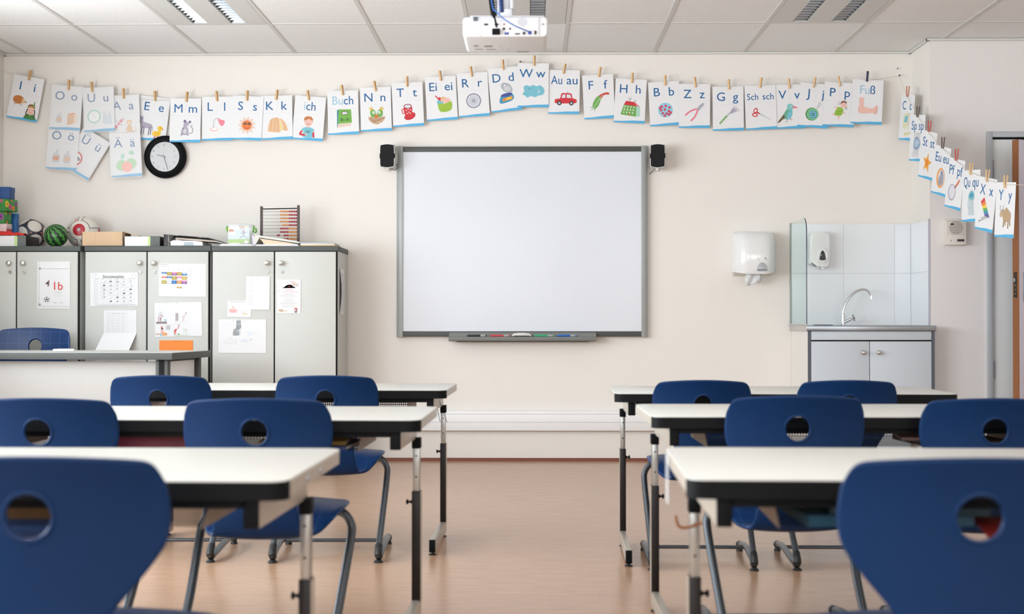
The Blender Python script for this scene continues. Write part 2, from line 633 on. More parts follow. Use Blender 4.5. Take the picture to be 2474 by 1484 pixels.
M_REFL = mat('lamp_gear_white', (120, 122, 124), 0.4, var=0.005)
M_FT = mat('fluorescent_tube_glass', (190, 192, 190), 0.3, var=0)
LUMN = ['left', 'middle', 'right']
lum0 = None
for i, (c, r_) in enumerate(LUM):
    x0 = XB[c + 1]
    loc = (x0 + 0.3, ROWY - 0.6, CEIL)
    lab = ['recessed ceiling luminaire with two bright louvre strips, above the cupboards on the left',
           'recessed ceiling luminaire with two louvre strips, partly behind the projector',
           'recessed ceiling luminaire with two louvre strips, right of the projector above the sink side'][i]
    if lum0 is None:
        t = lum0 = thing('ceiling_light', lab, 'ceiling light', loc, 0, 'recessed louvre luminaires in the ceiling')
        p = MB()
        w, L = 0.286, 0.586
        sx = [(-0.155, -0.065), (0.075, 0.165)]
        edges = [-w, sx[0][0], sx[0][1], sx[1][0], sx[1][1], w]
        for a, b_ in ((0, 1), (2, 3), (4, 5)):
            p.box(edges[a], edges[b_], -L, L, -0.004, 0.004, M_GRID)
        for s_ in (-1, 1):
            p.box(-w, w, min(s_ * L, s_ * (L - 0.02)), max(s_ * L, s_ * (L - 0.02)), -0.0045, 0.004, M_GRID)
        p.box(-w, w, -L, L, 0.075, 0.08, M_REFL)
        p.build('panel', t)
        for a, b_ in sx:
            lv = MB()
            for xx in (a, b_):          # curved side reflectors
                s_ = 1 if xx == a else -1
                lv.faces([(xx + s_ * q, y, z) for y in (-L + 0.02, L - 0.02) for q, z in ((0, 0), (0.012, 0.02), (0.018, 0.05))],
                         [(0, 1, 4, 3), (1, 2, 5, 4)], M_ALU, True)
            n = 17
            for k in range(n + 1):
                y = -L + 0.02 + (2 * L - 0.04) * k / n
                lv.prism([(y - 0.012, 0.05), (y + 0.012, 0.05), (y + 0.002, 0.002), (y - 0.002, 0.002)], a + 0.004, b_ - 0.004, M_ALU, 'x')
            lv.build('louvre', t)
            MB().lathe([(0.013, -L + 0.03), (0.013, L - 0.03)], M_FT, 12, 'y', ((a + b_) / 2, 0, 0.062)).build('tube', t)
    else:
        copy_thing(lum0, loc, label=lab)

# wall trunking, skirting
tk = MB()
z0, z1 = at(1285, 1040, YF).z, at(1285, 992, YF).z
xa, xb = at(842, 900, YF).x, at(1912, 900, YF).x
tk.box(xa, xb, YF - 0.05, YF, z0, z1, M_TRUNK, 0.006)
for z in (z0 + 0.057, z1 - 0.02):
    tk.box(xa, xb, YF - 0.0515, YF - 0.04, z - 0.0012, z + 0.0012, M_DFRAME)
struct(tk.build('trim_4'))
sk = MB()
sk.box(XL, STEPX, YF - 0.012, YF, 0, 0.02, M_RED)
struct(sk.build('baseboard_front'))
struct(MB().box(STEPX, DX0 - 0.04, YD - 0.012, YD, 0, 0.02, M_RED).build('baseboard_right'))

# door in the right part: steel frame, narrow closed leaf, wide leaf ajar
fr = MB()
for x0, x1, zz0, zz1 in ((DX0 - 0.036, DX0, 0, DZ + 0.036), (DX1, DX1 + 0.036, 0, DZ + 0.036), (DX0, DX1, DZ, DZ + 0.036)):
    fr.box(x0, x1, YD - 0.02, YD + 0.05, zz0, zz1, M_DFRAME, 0.003)
fr.box(DX0, DX1, YD + 0.02, YD + 0.05, DZ - 0.014, DZ, M_GAP)
struct(fr.build('trim_5'))
d1 = struct(thing('door_1', None, None))
MB().box(DX0 + 0.004, DX0 + 0.16, YD + 0.004, YD + 0.044, 0.01, DZ - 0.012, M_DOOR, 0.002).build('door_panel', d1)
for py in (408, 894):
    z = at(2399, py, YD).z
    h = MB()
    for k in range(3):
        h.lathe([(0.0085, z - 0.055 + 0.037 * k), (0.0085, z - 0.055 + 0.035 + 0.037 * k)], M_SILV, 12, 'z', (DX0 + 0.004, YD - 0.006, 0))
    h.build('hinge', d1)
d2 = struct(thing('door_2', None, None))
q = at(2447, 800, 8.62)
d2.location = (q.x, q.y, 0)
d2.rotation_euler = (0, 0, R(25))
LFZ = at(2450, 339, 8.62).z
lf = MB()
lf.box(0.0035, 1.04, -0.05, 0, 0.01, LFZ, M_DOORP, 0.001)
lf.box(0, 0.0035, -0.05, 0, 0.01, LFZ, M_OAK)
lf.build('door_panel', d2)
lz1, lz0 = at(2450, 658, 8.62).z, at(2450, 720, 8.62).z
lc = MB()
lc.box(-0.0025, 0, -0.037, -0.011, lz0, lz1, M_NAIL, 0.0005)
lc.box(-0.016, 0, -0.032, -0.016, lz1 - 0.062, lz1 - 0.035, M_STEEL, 0.002)
for k in range(4):
    zz = lz1 - 0.08 - 0.025 * k
    lc.lathe([(0.004, -0.0035), (0.004, 0)], M_STEEL, 10, 'x', (0, -0.024, zz))
lc.build('lock', d2)
pl = MB()
pl.box(0.035, 0.08, -0.058, -0.05, at(2470, 730, 8.62).z, at(2470, 658, 8.62).z, M_STEEL, 0.003)
pl.tube(smooth_path([(0.055, -0.05, 1.1), (0.055, -0.095, 1.1), (0.075, -0.1, 1.1), (0.17, -0.1, 1.1)], 4), 0.009, M_STEEL)
pl.build('handle', d2)

# ================================================================== desks
DH = 0.654
DW, DD = 1.3, 0.64


def make_desk():
    """height-adjustable two-seat desk; origin on the floor under the middle of the front edge, depth along +y"""
    t = thing('school_desk', 'x', 'desk')
    top = MB()
    r = 0.035
    hw = DW / 2
    pts = rrect(-hw, hw, 0.0, DD, r, 6)
    top.prism(pts, DH - 0.006, DH, M_TOP, 'z', 0.002, 2)
    top.prism([(x * 0.999, 0.001 + y * 0.998) for x, y in pts], DH - 0.03, DH - 0.006, M_FRAME, 'z')
    top.build('table_top', t)
    ed = MB()                                     # black moulded band round the pupil's edge
    out = [p for p in rrect(-hw - 0.0015, hw + 0.0015, -0.0015, DD, r, 6) if p[1] < r + 0.001]
    out.sort(key=lambda p: p[0])
    L = [p for p in out if p[0] < 0]
    L.sort(key=lambda p: -p[1])
    Rr = [p for p in out if p[0] > 0]
    Rr.sort(key=lambda p: p[1])
    ring = L + Rr
    inn = [(x * 0.97, y + 0.012) for x, y in ring]
    vs = [(x, y, z) for z in (DH - 0.034, DH - 0.002) for x, y in ring] + [(x, y, z) for z in (DH - 0.034, DH - 0.002) for x, y in inn]
    n = len(ring)
    fs = []
    for k in range(n - 1):
        fs += [(k, k + 1, n + k + 1, n + k), (2 * n + k, 2 * n + k + 1, k + 1, k), (n + k, n + k + 1, 3 * n + k + 1, 3 * n + k)]
    ed.faces(vs, fs, M_BLACK, True)
    ed.build('edge_band', t)
    for s in (-1, 1):
        X = s * (hw - 0.052)
        bm_ = MB()                                 # side beam, deepening towards its post
        x0, x1 = sorted((X - s * 0.0, X - s * 0.026))
        bm_.prism([(0.03, DH - 0.03), (0.51, DH - 0.03), (0.51, DH - 0.092), (0.03, DH - 0.086)], x0, x1, M_FRAME, 'x', 0.001)
        bm_.build('side_beam', t)
        MB().box(x0 - 0.001, x1 + 0.001, 0.022, 0.031, DH - 0.086, DH - 0.03, M_BLACK, 0.003).build('beam_cap', t)
        py = 0.48
        px = s * (hw - 0.05)
        lg = MB()
        lg.box(px - 0.0125, px + 0.0125, py - 0.015, py + 0.03, 0.055, 0.401, M_POSTD, 0.002)
        lg.box(px + (0.0126 if s > 0 else -0.0136), px + (0.0136 if s > 0 else -0.0126), py - 0.013, py + 0.028, 0.056, 0.4, M_FRAME)  # beige plate paints the lit outer side of the post
        lg.build('leg', t)
        iu = MB()
        iu.box(px - 0.0095, px + 0.0095, py - 0.011, py + 0.025, 0.38, DH - 0.09, M_POSTL, 0.0015)
        for z in (0.445, 0.51, 0.548):
            iu.lathe([(0.003, py - 0.0118), (0.003, py - 0.0105)], M_BLACK, 8, 'y', (px, 0, z))
        iu.build('inner_tube', t)
        MB().box(px - 0.0125, px + 0.0125, py - 0.014, py + 0.028, DH - 0.121, DH - 0.088, M_BLACK, 0.002).build('collar', t)
        kb = MB()
        kb.lathe([(0.006, 0), (0.006, 0.004), (0.0035, 0.005), (0.0035, 0.01), (0.008, 0.0115), (0.008, 0.0155), (0.005, 0.0175)], M_BLACK, 12, 'x', (0, 0, 0))
        o = kb.build('clamp_knob', t, (px - s * 0.0125, py, 0.366))
        o.scale = (-s, 1, 1)
        ft = MB()
        ft.box(px - 0.0115, px + 0.0115, -0.045, 0.51, 0.014, 0.062, M_FRAME, 0.0015)
        ft.build('foot', t)
        MB().box(px - 0.0125, px + 0.0125, -0.049, -0.041, 0.013, 0.063, M_BLACK, 0.002).build('foot_cap', t)
        for yy in (-0.025, 0.46):
            MB().lathe([(0.016, 0.0), (0.016, 0.004), (0.007, 0.006), (0.006, 0.015)], M_GLIDE, 14, 'z', (px, yy, 0)).build('glide', t)
    tr = MB()                                      # perforated book tray
    a = hw - 0.172
    z0 = DH - 0.096
    uvl = tr.uv

    def sheet(vs, uvs):
        bv, bf = tr.faces(vs, [(0, 1, 2, 3)], M_PERF)
        for f in bf:
            for lp, u in zip(f.loops, uvs):
                lp[uvl].uv = u
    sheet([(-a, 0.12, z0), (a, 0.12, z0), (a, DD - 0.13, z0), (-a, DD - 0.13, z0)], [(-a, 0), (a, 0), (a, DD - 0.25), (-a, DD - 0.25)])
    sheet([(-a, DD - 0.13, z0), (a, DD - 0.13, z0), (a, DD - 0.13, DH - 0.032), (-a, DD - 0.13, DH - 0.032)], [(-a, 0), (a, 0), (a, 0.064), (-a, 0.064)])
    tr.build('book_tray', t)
    for s in (-1, 1):
        x0, x1 = sorted((s * a, s * (a + 0.0025)))
        MB().prism([(0.1, z0 - 0.002), (DD - 0.13, z0 - 0.002), (DD - 0.13, DH - 0.031), (0.2, DH - 0.031), (0.16, DH - 0.06)], x0, x1, mat('frame_paint_shaded', (146, 136, 124), 0.5), 'x').build('tray_side', t)  # frame paint in a darker copy, shadow put into its colour
    MB().box(-hw + 0.08, hw - 0.08, 0.02, 0.035, DH - 0.05, DH - 0.03, M_BLACK).box(-hw + 0.08, hw - 0.08, DD - 0.1, DD - 0.07, DH - 0.055, DH - 0.03, M_POSTD).build('cross_rail', t)
    return t


# (name of the row, depth of the near edge, x of the inner near corner, side, turn)
DESKS = [
    ('L1', 5.69, at(1077, 943, 5.69).x, -1, -1.2, 'white two-seat desk of the front row, left of the aisle, nearest the grey cupboards'),
    ('R1', 5.44, at(1486, 950, 5.44).x, 1, -1.2, 'white two-seat desk of the front row, right of the aisle, nearest the sink'),
    ('L2', 3.96, at(1014, 1017, 3.96).x, -1, -0.8, 'white two-seat desk of the middle row, left of the aisle'),
    ('R2', 4.11, at(1577, 1006, 4.11).x, 1, 0.3, 'white two-seat desk of the middle row, right of the aisle'),
    ('L3', 2.435, at(690, 1163, 2.435).x, -1, -1.0, 'large blurred white two-seat desk in the left foreground, close behind the blue chair'),
    ('R3', 2.475, at(1663, 1157, 2.475).x, 1, -1.8, 'large blurred white two-seat desk in the right foreground, with books in its tray'),
]
desk0 = make_desk()
DPOS = {}
GD = 'two-seat pupil desks in three rows'
for i, (k, d, xi, s, rot, lab) in enumerate(DESKS):
    a = R(rot)
    # the origin is the middle of the near edge, half a desk away from its inner corner
    loc = (xi + s * math.cos(a) * DW / 2, d + s * math.sin(a) * DW / 2, 0)
    if i == 0:
        desk0.location = loc
        desk0.rotation_euler = (0, 0, a)
        tag(desk0, lab, None, GD)
        DPOS[k] = desk0
    else:
        DPOS[k] = copy_thing(desk0, loc, a, (1, 1, 1), lab, GD)
    if k == 'L2':                              # this one is a little longer
        DPOS[k].scale = (1.09, 1, 1)
        DPOS[k].location.x -= 0.0585
    DPOS[k + 'm'] = Matrix.Translation(Vector(loc)) @ Matrix.Rotation(a, 4, 'Z')


# ================================================================== chairs
def prof_pt(v):
    """side profile of the shell: v runs from the seat's front edge (0) round the back curve to the top (1)"""
    P = [(0.20, 0.376), (0.19, 0.396), (0.13, 0.402), (0.02, 0.384), (-0.08, 0.354), (-0.16, 0.332), (-0.212, 0.345), (-0.236, 0.405),
         (-0.238, 0.49), (-0.240, 0.56), (-0.246, 0.63), (-0.256, 0.68), (-0.27, 0.722)]
    return P, len(P) - 1


_PROF = smooth_path([(0, y, z) for y, z in prof_pt(0)[0]], 8)
_ARC = [0.0]
for i in range(1, len(_PROF)):
    _ARC.append(_ARC[-1] + (_PROF[i] - _PROF[i - 1]).length)
ALEN = _ARC[-1]


def prof_at(s):
    s = max(0.0, min(ALEN, s))
    for i in range(1, len(_ARC)):
        if _ARC[i] >= s:
            f = (s - _ARC[i - 1]) / max(1e-9, _ARC[i] - _ARC[i - 1])
            p = _PROF[i - 1].lerp(_PROF[i], f)
            t = (_PROF[i] - _PROF[i - 1]).normalized()
            return p, t
    return _PROF[-1], (_PROF[-1] - _PROF[-2]).normalized()


def s_of_z(z):
    """arc length where the backrest reaches a height"""
    for i in range(len(_PROF) - 1, 0, -1):
        if _PROF[i - 1].z <= z and _PROF[i].y < -0.2:
            return _ARC[i - 1] + (_ARC[i] - _ARC[i - 1]) * (z - _PROF[i - 1].z) / max(1e-9, _PROF[i].z - _PROF[i - 1].z)
    return 0


S440, S480, S530, S580, S640, S722 = [s_of_z(z) for z in (0.44, 0.4755, 0.53, 0.57, 0.63, 0.7215)]
S660 = s_of_z(0.67)
WID = [(0, 0.14), (0.012, 0.172), (0.04, 0.198), (0.12, 0.212), (0.2, 0.208), (0.28, 0.19), (0.36, 0.165), (0.42, 0.13),
       (S440, 0.108), (S480, 0.122), (S530, 0.168), (S580, 0.198), (0.5 * (S580 + S640), 0.2065), (S640, 0.2085), (S722 - 0.03, 0.202), (S722, 0.198)]


def half_w(s):
    for i in range(1, len(WID)):
        if WID[i][0] >= s:
            f = (s - WID[i - 1][0]) / (WID[i][0] - WID[i - 1][0])
            f = f * f * (3 - 2 * f) if WID[i - 1][0] < 0.05 else f
            return WID[i - 1][1] * (1 - f) + WID[i][1] * f
    return WID[-1][1]


def shell_pt(x, s):
    p, t = prof_at(s)
    nrm = Vector((0, t.z, -t.y))               # towards the sitter's back / the underside
    nrm = -nrm
    back = max(0.0, min(1.0, (s - 0.36) / 0.12))
    seat = 1 - back
    # the seat dishes (its sides rise), the back wraps forward at the sides
    dish = x * x * (seat * (-0.45 + 0.75 * min(1, s / 0.25)) + 1.1 * back)
    up = Vector((0, 0, 1)) * seat + Vector((0, 1, 0)) * back
    return Vector((x, p.y, p.z)) + up * dish


def make_shell(parent):
    b = MB()
    hole_s, hole_r = s_of_z(0.628), 0.036
    NU = 24                                    # columns
    crown = 0.013                              # the top edge rises in the middle
    rows = []
    s = 0.0
    pat0, pat1 = hole_s - 0.052, hole_s + 0.052
    rows = [k * pat0 / 26 for k in range(26)] + [pat0 + (pat1 - pat0) * k / 8 for k in range(9)]
    rest = ALEN - pat1
    rows += [pat1 + rest * q_ for q_ in (0.25, 0.5, 0.72, 0.88, 1.0)]
    J0, J1 = 26, 34
    cw = 0.052

    def colx(s_, i):
        """column x: the middle 8 columns span the hole patch on the back, spreading evenly elsewhere"""
        w = half_w(s_)
        even = -w + 2 * w * i / NU
        edge = {1: 0.06, 2: 0.14, 3: 0.25, 4: 0.39, 5: 0.55, 6: 0.7, 7: 0.85}
        k = i - 8
        if 0 <= k <= 8:
            pat = -cw + 2 * cw * k / 8
        elif k < 0:
            pat = -w + (w - cw) * edge.get(i, 0)
        else:
            pat = w - (w - cw) * edge.get(24 - i, 0)
        f = max(0.0, min(1.0, (s_ - S480) / (pat0 - S480)))
        return even * (1 - f) + pat * f

    vs = []
    for j, s_ in enumerate(rows):
        for i in range(NU + 1):
            x = colx(s_, i)
            w = half_w(s_)
            ss = s_
            if s_ > S660:                       # crown and rounded top corners
                f = (s_ - S660) / (ALEN - S660)
                cr = 0.028
                e = max(0.0, (abs(x) - (w - cr)) / cr)
                ss = s_ - f * (crown * (x / 0.2) ** 2 + 0.026 * (1 - math.sqrt(max(0.0, 1 - e * e))))
            vs.append((x, ss))
    idx = lambda j, i: j * (NU + 1) + i
    fs = []
    for j in range(len(rows) - 1):
        for i in range(NU):
            if J0 <= j < J1 and 8 <= i < 16:
                continue
            fs.append((idx(j, i), idx(j, i + 1), idx(j + 1, i + 1), idx(j + 1, i)))
    # ring of vertices round the patch, bridged in steps to the round hole
    ring = [idx(J0, i) for i in range(8, 17)] + [idx(j, 16) for j in range(J0 + 1, J1 + 1)] + \
           [idx(J1, i) for i in range(15, 7, -1)] + [idx(j, 8) for j in range(J1 - 1, J0, -1)]
    m = len(ring)
    prev = ring
    for q in (0.45, 0.8, 1.0):
        cur = []
        for k in ring:
            x, s_ = vs[k]
            v = Vector((x, s_ - hole_s))
            c = v.normalized() * hole_r
            p = v.lerp(c, q)
            vs.append((p.x, p.y + hole_s))
            cur.append(len(vs) - 1)
        for k in range(m):
            fs.append((prev[k], prev[(k + 1) % m], cur[(k + 1) % m], cur[k]))
        prev = cur
    P3 = [shell_pt(x, s_) for x, s_ in vs]
    # flare of the hole's rim towards the rear
    bv, bf = b.faces(P3, fs, M_BLUE, True)
    for f in bf:
        for lp in f.loops:
            x, s_ = vs[bv.index(lp.vert)] if False else (lp.vert.co.x, 0)
    vmap = {v: uv for v, uv in zip(bv, vs)}
    for f in bf:
        for lp in f.loops:
            lp[b.uv].uv = vmap[lp.vert]
    b.mi(M_BLUEG)
    o = b.build('shell', parent, merge=False)
    sd = o.modifiers.new('thick', 'SOLIDIFY')
    sd.thickness = 0.011
    sd.offset = 0
    sd.material_offset = 0
    sd.use_even_offset = True
    sb_ = o.modifiers.new('smooth', 'SUBSURF')
    sb_.levels = sb_.render_levels = 1
    dg = bpy.context.evaluated_depsgraph_get()
    me = bpy.data.meshes.new_from_object(o.evaluated_get(dg))
    o.modifiers.clear()
    o.data = me
    # the seating side (facing the sitter) carries the line grid
    for p in me.polygons:
        c = p.center
        if (c.z > 0.5 and p.normal.y > 0.35) or (c.z <= 0.5 and p.normal.z > 0.45 and c.y > -0.23):
            p.material_index = 1
    me.shade_smooth()
    return o


def make_chair():
    """blue shell chair on a skid frame; origin on the floor, the sitter looks along +y"""
    t = thing('school_chair', 'x', 'chair')
    make_shell(t)
    rim = MB()
    s0 = s_of_z(0.628)
    path = []
    for k in range(28):
        a = 2 * PI * k / 28
        p = shell_pt(0.039 * math.cos(a), s0 + 0.039 * math.sin(a))
        path.append(p + Vector((0, -0.004, 0)))
    rim.tube(path, 0.0045, M_BLUE, 8, closed=True)
    rim.build('grip_rim', t)
    for s in (-1, 1):
        X = 0.215
        pth = smooth_path([(s * 0.09, 0.06, 0.362), (s * 0.15, 0.07, 0.372), (s * (X - 0.022), 0.072, 0.37), (s * (X + 0.004), 0.062, 0.34),
                           (s * (X + 0.008), 0.035, 0.30), (s * X, -0.10, 0.16), (s * (X - 0.004), -0.225, 0.06), (s * (X - 0.004), -0.252, 0.034),
                           (s * (X - 0.004), -0.235, 0.024), (s * X, -0.18, 0.026), (s * (X + 0.004), 0.0, 0.042), (s * (X + 0.002), 0.12, 0.04), (s * X, 0.22, 0.026)], 5)
        MB().tube(pth, 0.013, M_TUBE, 12).build('leg', t)
        g1 = MB()
        g1.tube(smooth_path([(s * (X - 0.004), -0.222, 0.062), (s * (X - 0.004), -0.253, 0.034), (s * (X - 0.003), -0.225, 0.022)], 4), 0.0155, M_GLIDE, 12)
        g1.lathe([(0.012, 0.0), (0.019, 0.0), (0.019, 0.004), (0.011, 0.012)], M_GLIDE, 14, 'z', (s * (X - 0.004), -0.243, 0))
        g1.build('glide', t)
        g2 = MB()
        g2.tube([(s * X, 0.195, 0.029), (s * X, 0.226, 0.025)], 0.0155, M_GLIDE, 12)
        g2.lathe([(0.015, 0.0), (0.015, 0.006), (0.009, 0.02)], M_GLIDE, 14, 'z', (s * X, 0.213, 0))
        g2.build('glide', t)
    MB().tube([(-0.217, 0.06, 0.04), (0.217, 0.06, 0.04)], 0.0075, M_TUBE, 10).build('crossbar', t)
    MB().box(-0.1, 0.1, -0.02, 0.13, 0.354, 0.368, M_GLIDE, 0.004).build('seat_bracket', t)
    return t


chair0 = make_chair()
# (centre pixel of the back, depth of the back's top, width factor, height factor, turn, label)
GC = 'blue shell chairs at the pupil desks'
CH = [
    (379, 5.45, 0.955, 1.0, 1, 'blue shell chair at the front-row left desk, the one nearer the teacher desk', 379),
    (785, 5.45, 0.965, 1.0, 1.5, 'blue shell chair at the front-row left desk, the one nearer the aisle', 785),
    (1700, 5.30, 0.90, 0.985, -1, 'blue shell chair at the front-row right desk, the one nearer the aisle', 1700),
    (2054, 5.30, 0.91, 0.985, -1, 'blue shell chair at the front-row right desk, in front of the sink cupboard', 2054),
    (85, 3.82, 1.0, 1.0, 1, 'blue shell chair at the middle-row left desk, cut by the left picture edge', 85),
    (611, 3.82, 0.99, 1.0, -1, 'blue shell chair at the middle-row left desk, the one nearer the aisle', 611),
    (1931, 3.98, 0.955, 1.0, 1, 'blue shell chair at the middle-row right desk, the one nearer the aisle', 1931),
    (2410, 3.98, 0.96, 0.99, -1.5, 'blue shell chair at the middle-row right desk, cut by the right picture edge', 2410),
    (58, 2.16, 1.0, 1.0, 0, 'large blurred blue shell chair filling the left foreground corner', 58),
    (2378, 2.16, 1.0, 1.0, 0, 'large blurred blue shell chair filling the right foreground corner', 2378),
]
for i, (px, d, wf, hf, rot, lab, _) in enumerate(CH):
    a = R(rot)
    x = at(px, 960, d).x
    loc = (x - 0.27 * math.sin(a), d + 0.27 * math.cos(a), 0)
    sc_ = (wf, 1, hf)
    if i == 0:
        chair0.location = loc
        chair0.rotation_euler = (0, 0, a)
        chair0.scale = sc_
        tag(chair0, lab, None, GC)
    else:
        copy_thing(chair0, loc, a, sc_, lab, GC)
# teacher's chair, larger, facing the class
x = at(89, 830, 8.83).x
tchair = copy_thing(chair0, (x, 8.83 - 0.27 * 1.15, 0), R(180), (1.13, 1.15, 1.235), 'larger blue shell chair behind the teacher desk, facing the class')
del tchair['group']

# ================================================================== teacher's desk
TZ = 0.757
q0 = at(416, 853, 7.81)
td = thing('teacher_desk', 'long grey-edged teacher desk with white front panel before the cupboards', 'desk', (q0.x, q0.y, 0), R(-5.5))
b = MB()
b.box(-2.0, 0, 0, 0.66, TZ - 0.039, TZ - 0.001, M_DGREY, 0.002)
b.box(-1.998, -0.002, 0.002, 0.658, TZ - 0.001, TZ, M_GREY)
b.build('table_top', td)
b = MB()
b.box(-1.93, -0.1, 0.06, 0.078, 0.14, TZ - 0.05, mat('modesty_laminate', (184, 182, 178), 0.5, var=0.01), 0.001)
b.build('modesty_panel', td)
b = MB()
b.box(-0.06, -0.045, 0.1, 0.5, 0.14, TZ - 0.05, M_TRUNK, 0.001)
b.build('side_panel', td)
for x0 in (-0.107, -1.99):
    b = MB()
    b.box(x0, x0 + 0.072, 0.03, 0.075, 0.0, TZ - 0.039, M_DSILV, 0.006)
    b.box(x0 + 0.02, x0 + 0.052, 0.029, 0.031, 0.0, TZ - 0.04, M_GAP)
    b.build('leg', td)
    MB().box(x0 + 0.03, x0 + 0.075, 0.55, 0.59, 0, TZ - 0.039, M_DSILV, 0.005).build('leg', td)
    MB().box(x0 + 0.02, x0 + 0.055, 0.03, 0.6, TZ - 0.065, TZ - 0.039, M_DSILV, 0.003).build('frame_rail', td)

q = at(146, 843, 7.95)
rm = thing('remote_control', 'white remote control lying on the teacher desk near the blue chair', 'remote control', (q.x, 8.02, TZ), R(8))
b = MB()
b.box(-0.062, 0.055, -0.022, 0.022, 0.004, 0.018, M_GLOSSW, 0.006, 3)
b.build('body', rm)
for i in range(6):
    for j in range(3):
        MB().lathe([(0.004, 0.018), (0.0035, 0.0205)], M_TRAY, 8, 'z', (-0.03 + i * 0.013, -0.012 + j * 0.012, 0)).build('button', rm)
MB().lathe([(0.003, -0.0635), (0.003, -0.061)], M_BLACK, 8, 'x', (0, 0, 0.011)).build('emitter', rm)

# ================================================================== tall cupboards
CF = 9.005
CZ = at(600, 594.5, CF).z
CB = 0.0
CU = [(at(206, 600, CF).x - 0.035 - 0.797, 'first'), (at(206, 600, CF).x, 'second'), (at(513, 600, CF).x, 'third')]
CLAB = ['grey double-door cupboard with shiny knobs, leftmost, bearing the football certificate',
        'grey double-door cupboard in the middle, its doors covered with timetables and drawings',
        'grey double-door cupboard, rightmost of the three, with the abacus on top']
CW = 0.797
CUPX = []
for i, (x0, _) in enumerate(CU):
    x1 = x0 + CW
    if i == 0:                                # the first unit is narrower: it ends at the left wall
        x0 = XL + 0.01
    CUPX.append((x0, x1))
    t = thing('cupboard', CLAB[i], 'cupboard', (x0, CF, 0), 0, 'grey double-door cupboards along the front wall')
    c = MB()
    w = x1 - x0
    back = YF - CF - 0.005
    c.box(0, 0.016, 0.004, back, 0.07, CZ - 0.032, M_GREY, 0.0008)
    c.box(w - 0.016, w, 0.004, back, 0.07, CZ - 0.032, M_GREY, 0.0008)
    c.box(0.016, w - 0.016, 0.05, back, 0.07, CZ - 0.035, M_GREY)
    c.box(0, w, 0.001, 0.006, 0.06, CZ - 0.032, M_GAP)
    c.box(0.02, w - 0.02, 0.03, back - 0.02, 0, 0.07, M_GAP)
    c.build('body', t)
    MB().box(-0.004, w + 0.004, -0.004, back, CZ - 0.032, CZ, M_DGREY, 0.0015).build('top_panel', t)
    h = w - CW / 2
    for k, (a, bb) in enumerate(((0.006, h - 0.0045), (h + 0.0045, w - 0.009))):
        dr = MB().box(a, bb, -0.016, 0.001, 0.075, CZ - 0.038, M_GREY, 0.0015).build('door', t)
        kx = bb - 0.04 if k == 0 else a + 0.04
        kz = at(645, 636, CF).z
        kn = MB()
        kn.lathe([(0.006, 0), (0.006, -0.012), (0.014, -0.017), (0.0165, -0.023), (0.0145, -0.029), (0.006, -0.0325)], M_KNOB, 20, 'y', (kx, -0.016, kz))
        kn.build('knob', dr)
        lx = kx + (0.004 if k == 0 else 0.004)
        lz = at(645, 657, CF).z
        lk_ = MB()
        lk_.lathe([(0.0115, 0), (0.0115, -0.003), (0.009, -0.005)], M_KNOB, 20, 'y', (lx, -0.016, lz))
        lk_.lathe([(0.0035, -0.0049), (0.0035, -0.0056)], M_BLACK, 10, 'y', (lx, -0.016, lz))
        lk_.build('lock', dr)

# ================================================================== interactive whiteboard
bx0, bx1 = at(958, 500, 9.455).x, at(1565, 500, 9.455).x
bz0, bz1 = at(1260, 814, 9.455).z, at(1260, 353.5, 9.455).z
t = thing('whiteboard', 'large blank interactive whiteboard with grey frame on the front wall', 'whiteboard', (0, YF, bz0))
H = bz1 - bz0
MB().box(bx0 + 0.03, bx1 - 0.03, -0.045, -0.004, 0.02, H - 0.02, M_BOARD).build('board', t)
for s in (0, 1):
    z = [(0.002, 0.037), (H - 0.037, H - 0.002)][s]
    MB().box(bx0 + 0.02, bx1 - 0.02, -0.05, -0.003, z[0], z[1], M_DSILV, 0.003).build('frame_rail', t)
for s in (0, 1):
    x0 = bx0 if s == 0 else bx1
    sg = 1 if s == 0 else -1
    pr = [(0, -0.003), (0, -0.03), (0.006, -0.044), (0.018, -0.053), (0.034, -0.056), (0.043, -0.055), (0.043, -0.003)]
    MB().prism([(x0 + sg * a, c_) for a, c_ in pr], -0.002, H + 0.002, M_SILV, 'z', 0.0015, smooth=True).build('side_profile', t)

tz1, tz0 = at(1260, 803, 9.4).z - bz0, at(1260, 825, 9.38).z - bz0
tx0, tx1 = at(1084, 810, 9.4).x, at(1441, 810, 9.4).x
tr = thing('pen_tray', 'grey pen tray with eraser and four pens under the whiteboard', 'pen tray', (0, YF, bz0))
pt = MB()
hgt = tz1 - tz0
pr = [(-0.052, tz1), (-0.075, tz1 - 0.008), (-0.085, tz1 - 0.028), (-0.128, tz1 - 0.03), (-0.138, tz1 - 0.04), (-0.136, tz0 + 0.006), (-0.12, tz0), (-0.02, tz0 + 0.004), (-0.02, tz1 - 0.04), (-0.052, tz1 - 0.035)]
pt.prism(pr, tx0, tx1, M_TRAY, 'x', 0.004, 3)
for k in (0.012, 0.018):
    pt.box(tx0 + 0.02, tx1 - 0.02, -0.1385, -0.136, tz1 - 0.04 - k, tz1 - 0.0385 - k, M_DSILV)
pt.build('tray', tr)
MB().box(tx0 + 0.05, tx1 - 0.05, -0.05, -0.02, tz0 - 0.004, tz0 + 0.01, M_GAP).build('underside', tr)
PENC = [(1128, (30, 32, 36), 'black'), (1184, (190, 60, 66), 'red'), (1290, (44, 158, 104), 'green'), (1345, (20, 92, 170), 'blue')]
